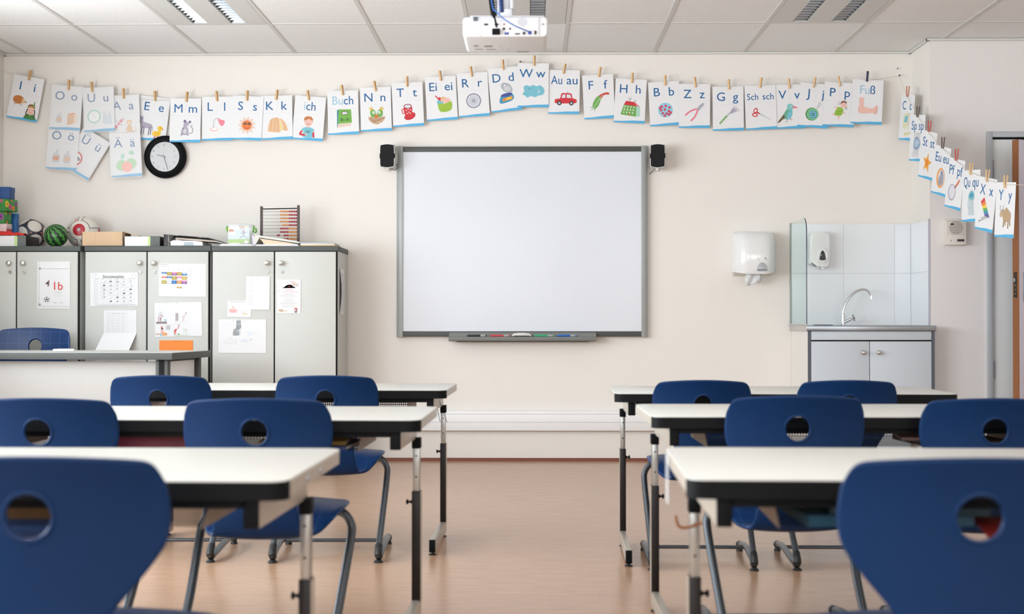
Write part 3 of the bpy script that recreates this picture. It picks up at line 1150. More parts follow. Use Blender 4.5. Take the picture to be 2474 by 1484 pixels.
for px, c_, nm in PENC:
    x = at(px, 812, 9.4).x
    p = thing('board_pen', '%s pen lying in the whiteboard tray' % nm, 'pen', (x, YF - 0.105, bz0 + tz1 - 0.03 + 0.0075), 0, 'coloured pens in the whiteboard tray')
    m = mat('pen_' + nm, c_, 0.4)
    b = MB()
    b.lathe([(0.003, 0.0), (0.0075, 0.012), (0.0075, 0.13)], m, 14, 'x')
    b.build('barrel', p)
    MB().lathe([(0.0078, 0.09), (0.0078, 0.122), (0.005, 0.134)], M_SILV, 14, 'x').build('grip', p)
x = at(1237, 810, 9.4).x
e = thing('board_eraser', 'pale grey eraser in the middle of the whiteboard tray', 'eraser', (x, YF - 0.105, bz0 + tz1 - 0.027))
pr = smooth_path([(-0.0, 0, 0), (0.004, 0, 0.014), (0.03, 0, 0.022), (0.063, 0, 0.024), (0.097, 0, 0.022), (0.123, 0, 0.014), (0.127, 0, 0.0)], 4)
MB().prism([(p.x, p.z) for p in pr], -0.02, 0.02, M_SILVP, 'y', 0.003, smooth=True).build('body', e)
MB().box(0.012, 0.115, -0.021, 0.019, 0.0, 0.006, M_DSILV).build('felt', e)

# speakers on brackets
for s in (0, 1):
    px = 936 if s == 0 else 1589
    c = at(px, 377, 9.36)
    lab = ['small black-fronted speaker on the wall, left of the whiteboard', 'small black-fronted speaker on the wall, right of the whiteboard'][s]
    t = thing('wall_speaker', lab, 'speaker', (c.x, 9.36, c.z), R(-6 if s == 0 else -7), 'pair of wall speakers beside the whiteboard')
    w, h = 0.049, 0.076
    o = smooth_path([(-w, 0, -h + 0.012), (-w + 0.01, 0, -h + 0.002), (0, 0, -h - 0.003), (w - 0.01, 0, -h + 0.002), (w, 0, -h + 0.012), (w + 0.001, 0, 0),
                     (w, 0, h - 0.012), (w - 0.01, 0, h - 0.002), (0, 0, h + 0.003), (-w + 0.01, 0, h - 0.002), (-w, 0, h - 0.012), (-w - 0.001, 0, 0)], 4, True)
    MB().prism([(p.x, p.z) for p in o], -0.01, 0.065, M_SILVP, 'y', 0.006, 3, True).build('housing', t)
    MB().prism([(p.x * 0.9, p.z * 0.955) for p in o], -0.016, -0.008, M_SPK, 'y', 0.004, 3, True).build('grille', t)
    for sg in (-1, 1):
        MB().box(sg * 0.0475 - 0.003, sg * 0.0475 + 0.003, -0.012, 0.0, -0.016, 0.016, M_SPK, 0.002).build('side_clip', t)
    bk = MB()
    sg = 1 if s == 0 else -1
    bk.lathe([(0.016, -h - 0.02), (0.02, -h)], M_SILVP, 14, 'z', (0, 0.03, 0))
    bk.tube(smooth_path([(0, 0.035, -h - 0.01), (sg * 0.02, 0.08, -h + 0.005), (sg * 0.03, 0.12, -h + 0.04)], 5), 0.011, M_SILVP)
    bk.box(sg * 0.045 - 0.008, sg * 0.045 + 0.008, 0.03, 0.14, -0.045, 0.03, M_SILVP, 0.004)
    bk.build('bracket', t)
    MB().tube(smooth_path([(0, 0.06, -h + 0.005), (-sg * -0.03, 0.1, -h - 0.005), (sg * 0.06, 0.125, -h - 0.03 if s else -0.04)], 5), 0.002, M_BLACK, 6).build('cable', t)

# ================================================================== projector
PY = 5.0
pb, ptp = at(1220, 88, PY).z, at(1220, 40, PY).z
px0, px1 = at(1118, 60, PY).x, at(1323, 60, PY).x
pw = (px1 - px0) / 2
t = thing('projector', 'white projector hanging from the ceiling, cable side facing the camera', 'projector', ((px0 + px1) / 2, PY, pb))
M_PJ = mat('projector_white', (222, 223, 225), 0.4, var=0.005)
M_PJG = mat('projector_grey', (196, 198, 206), 0.45, var=0.01)
ph = ptp - pb
b = MB()
pl_ = rrect(-pw, pw, 0, ph, 0.014, 4)
b.prism(pl_, 0.006, 0.3, M_PJ, 'y', 0.006, 3, True)
b.build('case', t)
b = MB()
b.box(-pw + 0.025, pw - 0.01, 0.01, 0.29, ph, ph + 0.006, M_PJG, 0.003)
b.build('top_plate', t)
b = MB()                                      # rear connector panel
fx = lambda px: at(px, 60, PY).x - (px0 + px1) / 2
fz = lambda py: at(1220, py, PY).z - pb
b.box(fx(1160), fx(1300), 0.004, 0.008, fz(84), fz(42), M_PJ, 0.001)
b.box(fx(1159), fx(1160), 0.003, 0.007, fz(86), fz(41), M_PJG)
b.box(fx(1302), fx(1303), 0.003, 0.007, fz(86), fz(41), M_PJG)
b.box(fx(1162), fx(1240), 0.0036, 0.006, fz(51), fz(50), M_PJG)
b.build('connector_panel', t)


def port(nm, x0_, y0_, x1_, y1_, m, rad=0):
    q_ = MB()
    if rad:
        q_.lathe([(rad, 0.002), (rad, 0.007)], m, 14, 'y', (fx((x0_ + x1_) / 2), 0, fz((y0_ + y1_) / 2)))
    else:
        q_.box(fx(x0_), fx(x1_), 0.0015, 0.007, fz(y1_), fz(y0_), m, 0.0004)
    q_.build(nm, t)


M_VGA = mat('port_blue', (44, 62, 150), 0.4)
M_PORT = mat('port_dark', (48, 34, 34), 0.4)
port('socket', 1169, 56, 1179, 61, M_PORT)
port('socket', 1195, 56, 1204, 61, M_PORT)
port('socket', 1219, 78, 1229, 83, M_VGA)
port('socket', 1244, 80, 1256, 83, M_PORT)
port('socket', 1263, 77, 1269, 83, M_PORT)
port('socket', 1291, 74, 1296, 83, M_PORT)
port('socket', 1276, 75, 1284, 83, M_VGA)
port('socket', 1214, 66, 1221, 72, M_PORT, 0.0048)
port('socket', 1229, 67, 1235, 71, M_PORT, 0.0036)
port('socket', 1216, 56, 1220, 60, mat('port_red', (150, 50, 60), 0.4), 0.003)
port('socket', 1235, 56, 1239, 60, mat('port_yellow', (196, 190, 120), 0.4), 0.003)
port('screw', 1310, 56, 1314, 60, M_PORT, 0.0024)
port('sensor', 1143, 40, 1154, 50, mat('port_slate', (78, 84, 94), 0.35))
sg_ = MB()
for i in range(-6, 7):
    for j in range(-6, 7):
        if i * i + j * j <= 38:
            sg_.box(fx(1262) + i * 0.0029 - 0.0009, fx(1262) + i * 0.0029 + 0.0009, 0.0032, 0.0045, fz(52) + j * 0.0026 - 0.0008, fz(52) + j * 0.0026 + 0.0008, M_PJG)
sg_.build('speaker_grille', t, merge=False)
b = MB()                                      # label plates and marks on the underside
M_MARK = mat('projector_mark', (150, 142, 138), 0.6)
for x_, y_, w_, h_ in ((1140, 0.16, 0.016, 0.02), (1166, 0.165, 0.03, 0.024), (1142, 0.23, 0.028, 0.01), (1170, 0.232, 0.034, 0.01)):
    b.box(fx(x_), fx(x_) + w_, y_, y_ + h_, -0.0009, 0.0005, M_MARK)
b.box(fx(1247), fx(1278), 0.28, 0.292, -0.001, 0.001, M_MARK)
for k in range(5):
    b.lathe([(0.005, -0.0009), (0.005, 0.0005)], M_PJG, 10, 'z', (fx(1205 + k * 6), 0.19 + (k % 2) * 0.03, 0))
b.build('underside_marks', t)
b = MB()
b.box(fx(1207), fx(1237), 0.10, 0.19, ph + 0.005, ph + 0.05, M_PJ, 0.006)
b.box(fx(1232), fx(1240), 0.10, 0.19, ph + 0.05, ph + 0.14, M_PJ, 0.004)
b.box(fx(1200), fx(1205), 0.11, 0.18, ph + 0.02, ph + 0.10, M_PJG, 0.002)
b.lathe([(0.022, ph + 0.04), (0.022, CEIL - pb)], M_PJ, 20, 'z', (fx(1220), 0.16, 0))
b.lathe([(0.06, CEIL - pb - 0.02), (0.06, CEIL - pb)], M_PJ, 24, 'z', (fx(1220), 0.16, 0))
b.build('ceiling_mount', t)
for k, (x_, m) in enumerate(((1183, M_BLACK), (1187, M_VGA), (1190, M_BLACK))):
    b = MB()
    pth = [(fx(1193 + k * 3), 0.02, ph + 0.004), (fx(x_ + 3), 0.02, ph + 0.03), (fx(x_), 0.04, ph + 0.1), (fx(x_ + 6), 0.12, ph + 0.3), (fx(1212), 0.14, CEIL - pb - 0.01)]
    b.tube(smooth_path(pth, 6), 0.0035, m, 8)
    b.build('cable', t)
M_CBL = mat('cable_blue', (40, 92, 170), 0.4)
b = MB()
b.tube(smooth_path([(fx(1215), 0.05, ph + 0.2), (fx(1188), 0.03, ph + 0.12), (fx(1190), 0.0, ph + 0.035), (fx(1203), -0.02, fz(34)), (fx(1218), -0.03, fz(50)), (fx(1243), -0.03, fz(66)), (fx(1265), -0.02, fz(74)), (fx(1279), 0.0, fz(77))], 6), 0.0022, M_CBL, 8)
b.build('cable', t)
b = MB()
b.tube(smooth_path([(fx(1186), 0.05, ph + 0.2), (fx(1186), 0.02, ph + 0.05), (fx(1190), 0.0, fz(30)), (fx(1196), -0.015, fz(48)), (fx(1200), -0.01, fz(68))], 6), [0.0035] * 12 + [0.006] * 5 + [0.0035] * 8, M_BLACK, 10)
b.box(fx(1189), fx(1208), -0.012, 0.004, fz(84), fz(70), M_BLACK, 0.002)
b.build('power_plug', t)
b = MB()
b.tube(smooth_path([(fx(1210), 0.1, ph + 0.2), (fx(1210), 0.07, ph + 0.08), (fx(1212), 0.06, ph + 0.03)], 5), 0.008, mat('cable_navy', (22, 52, 104), 0.35), 10)
b.build('cable', t)

# ================================================================== sink unit in the niche
SY = 8.93
sz = at(2100, 787, SY).z
sx0, sx1 = at(1951, 790, SY).x, STEPX - 0.004
WT = sz
t = thing('sink_cabinet', 'grey two-door sink cabinet with dark frame in the niche', 'cabinet', (sx0, SY, 0))
w = sx1 - sx0
dp = YF - SY - 0.004
MB().box(0.004, 0.02, 0.01, dp, 0.05, WT - 0.034, M_WALL).box(w - 0.022, w - 0.006, 0.01, dp, 0.05, WT - 0.034, M_SINKC).box(0.02, w - 0.02, 0.1, dp, 0.05, WT - 0.034, M_SINKC).build('body', t)
MB().box(0.003, 0.022, 0.0, 0.012, 0.05, WT - 0.034, M_EDGE).box(w - 0.026, w - 0.006, 0.0, 0.012, 0.05, WT - 0.034, M_EDGE).box(0.02, w - 0.02, 0.004, 0.1, WT - 0.098, WT - 0.09, M_GAP).build('frame', t)
MB().box(0.023, w - 0.027, 0.0, 0.018, WT - 0.09, WT - 0.036, M_SINKC, 0.001).build('fascia', t)
mid = at(2101, 860, SY).x - sx0
for k, (a, bb) in enumerate(((0.023, mid - 0.002), (mid + 0.002, w - 0.027))):
    d = MB().box(a, bb, -0.001, 0.017, 0.06, WT - 0.099, M_SINKC, 0.0012).build('door', t)
    kx = (at(2085, 852, SY) if k == 0 else at(2122, 852, SY))
    MB().lathe([(0.005, 0), (0.005, -0.011), (0.0135, -0.016), (0.0155, -0.022), (0.013, -0.028), (0.005, -0.031)], M_KNOB, 20, 'y', (kx.x - sx0, 0, kx.z)).build('knob', d)
MB().box(0.02, w - 0.02, 0.03, dp, 0, 0.05, M_GAP).build('plinth', t)

wt = thing('sink_worktop', 'stainless steel worktop with basin on the grey sink cabinet', 'worktop', (sx0, SY, WT))
b = MB()
bx0_, bx1_, by0, by1 = 0.28, 0.68, 0.12, 0.42
X1 = w + 0.0
b.box(-0.008, bx0_, -0.012, dp, -0.012, 0, M_STEEL)
b.box(bx1_, X1, -0.012, dp, -0.012, 0, M_STEEL)
b.box(bx0_, bx1_, -0.012, by0, -0.012, 0, M_STEEL)
b.box(bx0_, bx1_, by1, dp, -0.012, 0, M_STEEL)
b.box(-0.008, X1 + (0.026 if False else 0), -0.014, -0.001, -0.034, 0.001, M_STEEL, 0.002)
b.box(-0.010, 0.0, -0.012, dp, -0.034, 0.001, M_SILVP, 0.001)
b.build('top', wt)
b = MB()
b.faces([(bx0_, by0, -0.002), (bx1_, by0, -0.002), (bx1_, by1, -0.002), (bx0_, by1, -0.002), (bx0_ + 0.03, by0 + 0.03, -0.15), (bx1_ - 0.03, by0 + 0.03, -0.15), (bx1_ - 0.03, by1 - 0.03, -0.15), (bx0_ + 0.03, by1 - 0.03, -0.15)],
        [(4, 5, 6, 7), (0, 1, 5, 4), (1, 2, 6, 5), (2, 3, 7, 6), (3, 0, 4, 7)], M_STEEL)
b.build('basin', wt)
# splashback of big white tiles on the wall and round the step
sp = thing('splashback', 'glossy white wall tiles above the sink', 'tiles', (0, 0, 0))
tz = at(2100, 541, YF).z
tw = MB()
sxa = at(1911, 600, YF).x
gx = [sxa, at(2037, 600, YF).x, at(2160, 600, YF).x, STEPX - 0.008]
gz = [WT, at(2037, 661, YF).z, tz]
for i in range(3):
    for j in range(2):
        tw.box(gx[i] + 0.001, gx[i + 1] - 0.001, YF - 0.008, YF - 0.0005, gz[j] + 0.001, gz[j + 1] - 0.001, M_TILEW, 0.0006, 1)
tw.build('back_tiles', sp)
tw = MB()
for j in range(2):
    tw.box(STEPX - 0.008, STEPX - 0.0005, YD + 0.008, YF - 0.009, gz[j] + 0.001, gz[j + 1] - 0.001, M_TILEW, 0.0006, 1)
tw.build('side_tiles', sp)
b = MB()
b.box(sxa, STEPX, YF - 0.0065, YF - 0.0004, WT, tz, M_GRID)
b.box(STEPX - 0.0065, STEPX - 0.0004, YD, YF, WT, tz, M_GRID)
b.box(STEPX - 0.009, STEPX + 0.001, YD - 0.002, YD + 0.008, WT - 0.01, tz + 0.003, mat('tile_trim', (176, 176, 190), 0.3, metal=0.3))
b.build('tile_trim', sp)
# glass side screen with a rounded front corner
gs = thing('glass_screen', 'greenish glass splash screen standing left of the sink', 'glass screen', (sx0 - 0.004, SY, WT + 0.001))
gt = at(1911, 540, YF).z - WT
D = YF - SY - 0.002
pts = [(0.004, 0.0), (D, 0.0), (D, gt)]
rad = 0.09
for k in range(9):
    a = R(90 + 90 * k / 8)
    pts.append((0.004 + rad + rad * math.cos(a), gt - rad + rad * math.sin(a)))
MB().prism(pts, -0.003, 0.003, M_GLASS, 'x').build('pane', gs, merge=True)
eg = MB()
epath = [(0, y, z) for y, z in pts[::-1][:10]][:9]
path = [(0, pts[0][0] - 0.0008, 0.0)] + [(0, y - 0.0008, z) for y, z in pts[::-1][:9]]
eg.tube(path, 0.003, mat('glass_edge_dark', (54, 58, 82), 0.15), 8, flat=0.5)
eg.build('front_edge', gs)
MB().box(-0.004, 0.004, D - 0.012, D, 0, gt, M_SILV).build('wall_channel', gs)
MB().box(-0.012, 0.008, 0.0, D, 0, 0.009, M_SILVP, 0.001).build('base_channel', gs)

# swan-neck tap
q = at(2037, 785, 9.36)
tp = thing('tap', 'chrome swan-neck tap on the steel worktop', 'tap', (q.x, 9.36, WT))
s_ = FPX / 9.36
P = lambda px, py: ((px - 2038) / s_, 0, (785 - py) / s_)
b = MB()
b.tube(smooth_path([P(2037.5, 770), P(2038, 752), P(2043, 734), P(2056, 714), P(2074, 701), P(2090, 698), P(2100, 703), P(2105, 713)], 6), 0.0075, M_CHROME, 14)
b.lathe([(0.0095, 0), (0.0095, 0.022)], M_CHROME, 16, 'z', (P(2106, 0)[0], 0, P(0, 717)[2] - 0.012))
b.build('spout', tp)
b = MB()
b.lathe([(0.016, 0), (0.016, 0.006), (0.0115, 0.01), (0.0115, 0.055), (0.0145, 0.058), (0.0145, 0.075), (0.009, 0.08)], M_CHROME, 20)
b.tube([(0.0, 0, 0.018), (0.05, -0.01, 0.042), (0.062, -0.012, 0.046)], 0.0085, M_CHROME, 14)
b.build('body', tp)
b = MB()
c = Vector((0.068, -0.013, 0.05))
for k in range(4):
    a = R(20 + 90 * k)
    d = Vector((-0.25, 0.25, 0.9)) * math.sin(a) + Vector((0.3, 0.93, -0.2)) * math.cos(a)
    b.tube([c, c + d.normalized() * 0.022], [0.005, 0.0065], M_CHROME, 10)
b.ball(c, 0.009, M_CHROME, 14, 8)
b.build('handle', tp)
b = MB()
sp_ = MB()
q = at(1985, 784, 9.2)
sn = thing('sponge_cloth', 'folded dark blue cloth lying at the left end of the steel worktop', 'cloth', (q.x, 9.2, WT + 0.001))
cl_ = MB()
cl_.prism(rrect(-0.05, 0.07, -0.02, 0.03, 0.01), 0, 0.004, mat('cloth_navy', (46, 56, 96), 0.9, bump=0.4, scale=200), 'z', 0.001)
cl_.prism(rrect(-0.03, 0.03, -0.03, 0.015, 0.01), 0.004, 0.008, mat('cloth_white', (220, 222, 226), 0.9), 'z', 0.001)
cl_.build('folds', sn)

# soap dispenser on the tiles
sd = thing('soap_dispenser', 'white wall soap dispenser with a dark drop-shaped window', 'soap dispenser', (at(1981, 600, 9.42).x, YF - 0.008, at(1981, 648, 9.42).z))
hh = at(1981, 560, 9.42).z - at(1981, 648, 9.42).z
ww = 0.066
b = MB()
outl = [(-ww, 0.03), (-ww * 0.98, 0.08), (-ww * 1.0, hh - 0.03), (-ww * 0.86, hh - 0.004), (-ww * 0.5, hh), (ww * 0.5, hh), (ww * 0.86, hh - 0.004), (ww, hh - 0.03), (ww * 0.98, 0.08), (ww * 0.96, 0.03), (ww * 0.8, 0.014), (ww * 0.7, 0.0), (-0.1 * ww, 0.0), (-0.2 * ww, 0.024), (-0.9 * ww, 0.026)]
b.prism(outl, -0.085, 0, M_GLOSSW, 'y', 0.012, 4, True)
b.build('housing', sd)
b = MB()
lp = smooth_path([(-0.028, 0, 0.05), (-0.034, 0, 0.075), (-0.026, 0, 0.115), (0, 0, 0.137), (0.026, 0, 0.115), (0.034, 0, 0.075), (0.028, 0, 0.05), (0.016, 0, 0.036), (-0.016, 0, 0.036)], 4, True)
b.prism([(p.x + 0.012, p.z) for p in lp], -0.097, -0.08, M_GLOSSW, 'y', 0.004, 3, True)
b.build('push_bar', sd)
b = MB()
lp = smooth_path([(-0.02, 0, 0.062), (-0.012, 0, 0.1), (0, 0, 0.115), (0.012, 0, 0.1), (0.02, 0, 0.062), (0.014, 0, 0.052), (-0.014, 0, 0.052)], 4, True)
b.prism([(p.x + 0.012, p.z) for p in lp], -0.101, -0.09, mat('soap_window', (34, 44, 52), 0.1, coat=0.5), 'y', 0.002, 2, True)
b.build('sight_window', sd)
MB().lathe([(0.008, -0.004), (0.008, 0.01)], M_CHROME, 14, 'z', (0.02, -0.06, 0)).build('nozzle', sd)

# paper towel dispenser
pz0, pz1 = at(1825, 657, 9.35).z, at(1825, 558, 9.35).z
pd = thing('paper_towel_dispenser', 'white wall paper towel dispenser with a towel hanging out, left of the sink', 'towel dispenser', (at(1825, 600, 9.35).x, YF, pz0))
hh = pz1 - pz0
hw_ = 0.137
b = MB()
n = 16
rows_ = [(0.0, 1.0, -0.205), (0.01, 1.0, -0.21), (0.4 * hh, 1.0, -0.215), (0.75 * hh, 0.99, -0.205), (0.9 * hh, 0.965, -0.18), (0.97 * hh, 0.93, -0.15), (hh, 0.86, -0.11)]
vs, fs = [], []
for z, wf_, yf in rows_:
    for k in range(n + 1):
        u = -1 + 2 * k / n
        vs.append((u * hw_ * wf_, yf + 0.07 * abs(u) ** 5 + 0.012 * u * u, z + (0.016 * (1 - abs(u) ** 3) * -1 if z < 0.02 else 0)))
    vs.append((hw_ * wf_, 0, z))
    vs.append((-hw_ * wf_, 0, z))
m_ = n + 3
for j in range(len(rows_) - 1):
    for k in range(m_):
        fs.append((j * m_ + k, j * m_ + (k + 1) % m_, (j + 1) * m_ + (k + 1) % m_, (j + 1) * m_ + k))
fs.append(tuple(range((len(rows_) - 1) * m_, len(rows_) * m_)))
b.faces(vs, fs, M_GLOSSW, True)
b.faces([(-hw_, -0.16, 0.012), (hw_, -0.16, 0.012), (hw_, 0, 0.002), (-hw_, 0, 0.002)], [(0, 1, 2, 3)], M_OFFW)
b.build('cover', pd)
b = MB()
b.prism([(-hw_ * 0.97, 0.01), (-hw_ * 0.97, -0.06), (hw_ * 0.9, -0.06), (hw_ * 0.9, 0.01)][::-1] and [(-0.16, 0.012), (-0.02, -0.022), (0, -0.022), (0, 0.02)], -hw_ * 0.96, hw_ * 0.9, M_OFFW, 'x', 0.002)
b.build('back_plate', pd)
b = MB()
lp = [(0.033 * math.cos(R(180 * k / 12)) + 0.034, 0.01 + 0.05 * math.sin(R(180 * k / 12))) for k in range(13)]
b.prism(lp, -0.214, -0.2, mat('smoke_window', (176, 178, 184), 0.1, coat=0.5), 'y', 0.002)
b.build('sight_window', pd)
b = MB()
b.box(0.003, 0.065, -0.216, -0.2, 0.004, 0.016, mat('smoke_dark', (92, 96, 106), 0.2))
b.build('window_band', pd)
b = MB()                                       # embossed drop marks
for dx in (0.002, 0.05):
    for k, (ax, az, bx_, bz_) in enumerate(((0, 0.09, 0.006, 0.082), (0.006, 0.082, 0.004, 0.094), (0.014, 0.07, 0.014, 0.082), (0.008, 0.092, 0.0, 0.084))):
        b.tube([(dx + ax, -0.2135, az), (dx + bx_, -0.2135, bz_)], 0.0009, M_TRAY, 6)
b.build('embossed_marks', pd)
b = MB()                                       # crumpled towel
random.seed(3)
vs, fs = [], []
nu, nv = 12, 9
for j in range(nv + 1):
    for k in range(nu + 1):
        u = k / nu
        v = j / nv
        wd_ = 0.035 + 0.025 * math.sin(v * 2.6)
        vs.append((-0.012 + (u - 0.5) * 2 * wd_ * 0.9 + 0.004 * random.random(), -0.12 + 0.014 * math.sin(u * 9 + v * 5) * (0.5 + v * 0.6) + 0.006 * random.random(), 0.01 - v * (0.088 + 0.012 * math.sin(u * 5 + 1))))
for j in range(nv):
    for k in range(nu):
        fs.append((j * (nu + 1) + k, j * (nu + 1) + k + 1, (j + 1) * (nu + 1) + k + 1, (j + 1) * (nu + 1) + k))
b.faces(vs, fs, M_PAPER, True)
tt = b.build('paper_towel', None, (at(1825, 600, 9.35).x, YF, pz0), merge=False)
tag(tt, 'crumpled white paper towel hanging out of the wall dispenser', 'paper towel')
sd_ = tt.modifiers.new('thick', 'SOLIDIFY')
sd_.thickness = 0.0008

# intercom on the door wall
iz0, iz1 = at(2306, 592, YD - 0.05).z, at(2306, 530, YD - 0.05).z
ic = thing('intercom_speaker', 'small off-white intercom box with slotted round speaker, beside the door', 'intercom', (at(2310, 560, YD - 0.05).x, YD, iz0))
hh = iz1 - iz0
hw_ = 0.064
b = MB()
b.box(-hw_ - 0.008, hw_ + 0.004, -0.012, 0, -0.004, hh + 0.006, M_OFFW, 0.003)
b.prism([(-0.05, 0.002), (-0.05, hh - 0.016), (-0.03, hh + 0.002), (-0.01, hh + 0.002), (-0.01, 0.002)], -hw_, hw_, M_OFFW, 'x', 0.002)
b.build('housing', ic)
b = MB()
m = mat('intercom_slot', (122, 104, 98), 0.7)
for k in range(13):
    z = hh * 0.38 + k * hh * 0.56 / 13
    r_ = 0.044
    dz = z - hh * 0.66
    if abs(dz) < r_:
        hwid = math.sqrt(r_ * r_ - dz * dz)
        b.box(-hwid, hwid, -0.0508, -0.048, z, z + 0.0022, m)
    b.box(-hw_ + 0.006, hw_ - 0.008, -0.0504, -0.049, z + 0.0026, z + 0.0034, m)
b.build('speaker_slots', ic)
MB().box(0.006, 0.05, -0.053, -0.048, 0.022, 0.036, M_PORT, 0.001).build('push_button', ic)
MB().lathe([(0.003, -0.0515), (0.003, -0.048)], M_PORT, 10, 'y', (-0.032, 0, 0.028)).build('indicator', ic)
MB().box(-0.034, -0.016, -0.0515, -0.049, hh - 0.034, hh - 0.026, M_BLACK).build('badge', ic)

# wall clock, partly behind the letter cards
cq = at(398.5, 379, 9.46)
ck = thing('wall_clock', 'round wall clock with thick black rim and silver face, partly behind the M card', 'clock', (cq.x, YF - 0.022, cq.z))
rr = 0.1435
b = MB()
b.lathe([(0.1, 0.0), (0.139, 0.0), (rr, -0.008), (rr - 0.004, -0.02), (rr - 0.02, -0.029), (0.12, -0.031), (0.1, -0.026), (0.1, 0)], M_BLACK, 64, 'y', cap=False)
b.lathe([(0.102, -0.001), (0.102, -0.018)], M_BLACK, 48, 'y', (-0.006, 0, 0.001))
b.lathe([(0.06, 0.0), (0.06, 0.0215)], M_BLACK, 24, 'y')
b.build('rim', ck)
M_FACE = mat('clock_face_silver', (196, 197, 198), 0.45, metal=0.1, var=0.02)
fc = MB()
fc.lathe([(0.1025, -0.016), (0.1025, -0.0195)], M_FACE, 64, 'y', (-0.006, 0, 0.001))
fc.build('face', ck)
CLK = ck
for nm, ang, L_, wd_ in (('hour_hand', 285, 0.05, 0.0035), ('minute_hand', 163, 0.094, 0.0028)):
    a = R(90 - ang)
    d = Vector((math.cos(a), 0, math.sin(a)))
    n_ = Vector((-d.z, 0, d.x))
    o_ = Vector((-0.006, -0.0215, 0.001))
    b = MB()
    pts = [o_ - d * 0.014 + n_ * wd_ * 0.5, o_ - d * 0.014 - n_ * wd_ * 0.5, o_ + d * L_ - n_ * wd_ * 0.3, o_ + d * L_ + n_ * wd_ * 0.3]
    b.prism([(p.x, p.z) for p in pts], -0.0225, -0.0215, M_BLACK, 'y')
    b.build(nm, ck)
MB().lathe([(0.004, -0.024), (0.004, -0.019)], M_SILV, 12, 'y', (-0.006, 0, 0.001)).build('hub', ck)

# ================================================================== things on the cupboards
def Z(py, d):
    return at(1285, py, d).z


def X(px, d):
    return at(px, 700, d).x


M_FILEG = mat('file_box_grey', (98, 104, 102), 0.55)
M_FILED = mat('file_box_dark', (42, 38, 36), 0.6)
M_LIME = mat('file_label_green', (196, 222, 150), 0.6)


def file_box(pxa, pxb, wl, wg, depth, label, ztop):
    d = 9.03
    x0, x1 = X(pxa, d), X(pxb, d)
    t = thing('document_box', label, 'box', (x0, d, CZ), 0, 'flat grey document boxes on the cupboards')
    h = ztop - CZ
    w_ = x1 - x0
    MB().box(0.001, w_ - 0.001, 0.001, depth, 0, h - 0.001, M_FILED, 0.002).box(0, w_, 0, 0.003, 0, h, M_FILEG, 0.001).build('body', t)
    a, b_ = X(wl[0], d) - x0, X(wl[1], d) - x0
    MB().box(a, b_, -0.0012, 0, 0.002, h - 0.002, M_PAPER).box(b_, X(wg, d) - x0, -0.0013, 0, 0.002, h - 0.002, M_LIME).build('label', t)


file_box(-42, 62, (-42, 34.5), 41.5, 0.25, 'flat grey document box with green-striped label, leftmost, under the stacked gift boxes', Z(568, 9.03))
file_box(301, 386, (301, 357), 363, 0.3, 'flat grey document box with white and green label, between cardboard box and black binder', Z(570, 9.03))

BZ = Z(568, 9.03)
# gift-wrapped boxes stacked at the left edge
M_BLU1 = mat('box_blue', (24, 72, 136), 0.5, var=0.15, scale=8)
M_GRN = mat('box_green', (54, 136, 60), 0.5, var=0.25, scale=9)
M_YGR = mat('flower_yellow', (232, 196, 44), 0.6)
M_PNK = mat('flower_pink', (206, 84, 128), 0.6)
M_ORG = mat('flower_orange', (226, 130, 58), 0.6)
M_PUR = mat('flower_purple', (150, 72, 150), 0.6)
M_RWH = mat('box_rose_white', (232, 206, 206), 0.55)
M_ROSE = mat('box_rose_red', (198, 74, 84), 0.55, var=0.1)
XW = XL + 0.008


def flower(b, u, v, r, m, face, k):
    """a daisy printed on the front (face 0) or right side (face 1)"""
    n = 22
    pts = [(u + r * (1 if i % 2 else 0.78) * math.cos(2 * PI * i / n), v + r * (1 if i % 2 else 0.78) * math.sin(2 * PI * i / n)) for i in range(n)]
    c = [(u + r * 0.22 * math.cos(2 * PI * i / 10), v + r * 0.22 * math.sin(2 * PI * i / 10)) for i in range(10)]
    for q_, mm_, o_ in ((pts, m, 0.0004), (c, M_FILED, 0.0007)):
        if face == 0:
            b.faces([(a, -o_, z) for a, z in q_], [tuple(range(len(q_)))], mm_)
        else:
            b.faces([(o_, a, z) for a, z in q_], [tuple(range(len(q_)))], mm_)


def gift(name, x1, y0, y1, z0, z1, m, label, rz=0.0, m2=None, fl=()):
    w_ = x1 - XW
    t = thing('gift_box', label, 'box', (x1, y0, z0), R(rz), 'wrapped boxes stacked at the left edge')
    b = MB()
    b.box(-w_, 0, 0, y1 - y0, 0, z1 - z0, m, 0.002)
    if m2:
        b.box(-0.0005, 0.0006, 0.002, y1 - y0 - 0.002, 0.002, z1 - z0 - 0.02, m2)
    b.build('body', t)
    if fl:
        f = MB()
        for u, v, r_, mm_, fc in fl:
            flower(f, u, v, r_, mm_, fc, 0)
        f.build('printed_flowers', t, merge=False)
    l = MB()
    lid = 0.4 * (z1 - z0)
    l.box(-w_ - 0.0, 0.0016, -0.0016, y1 - y0 + 0.0016, z1 - z0 - lid, z1 - z0 + 0.0012, m, 0.0015)
    if not fl:
        l.build('lid', t)
    else:
        l.bm.free()
    return t


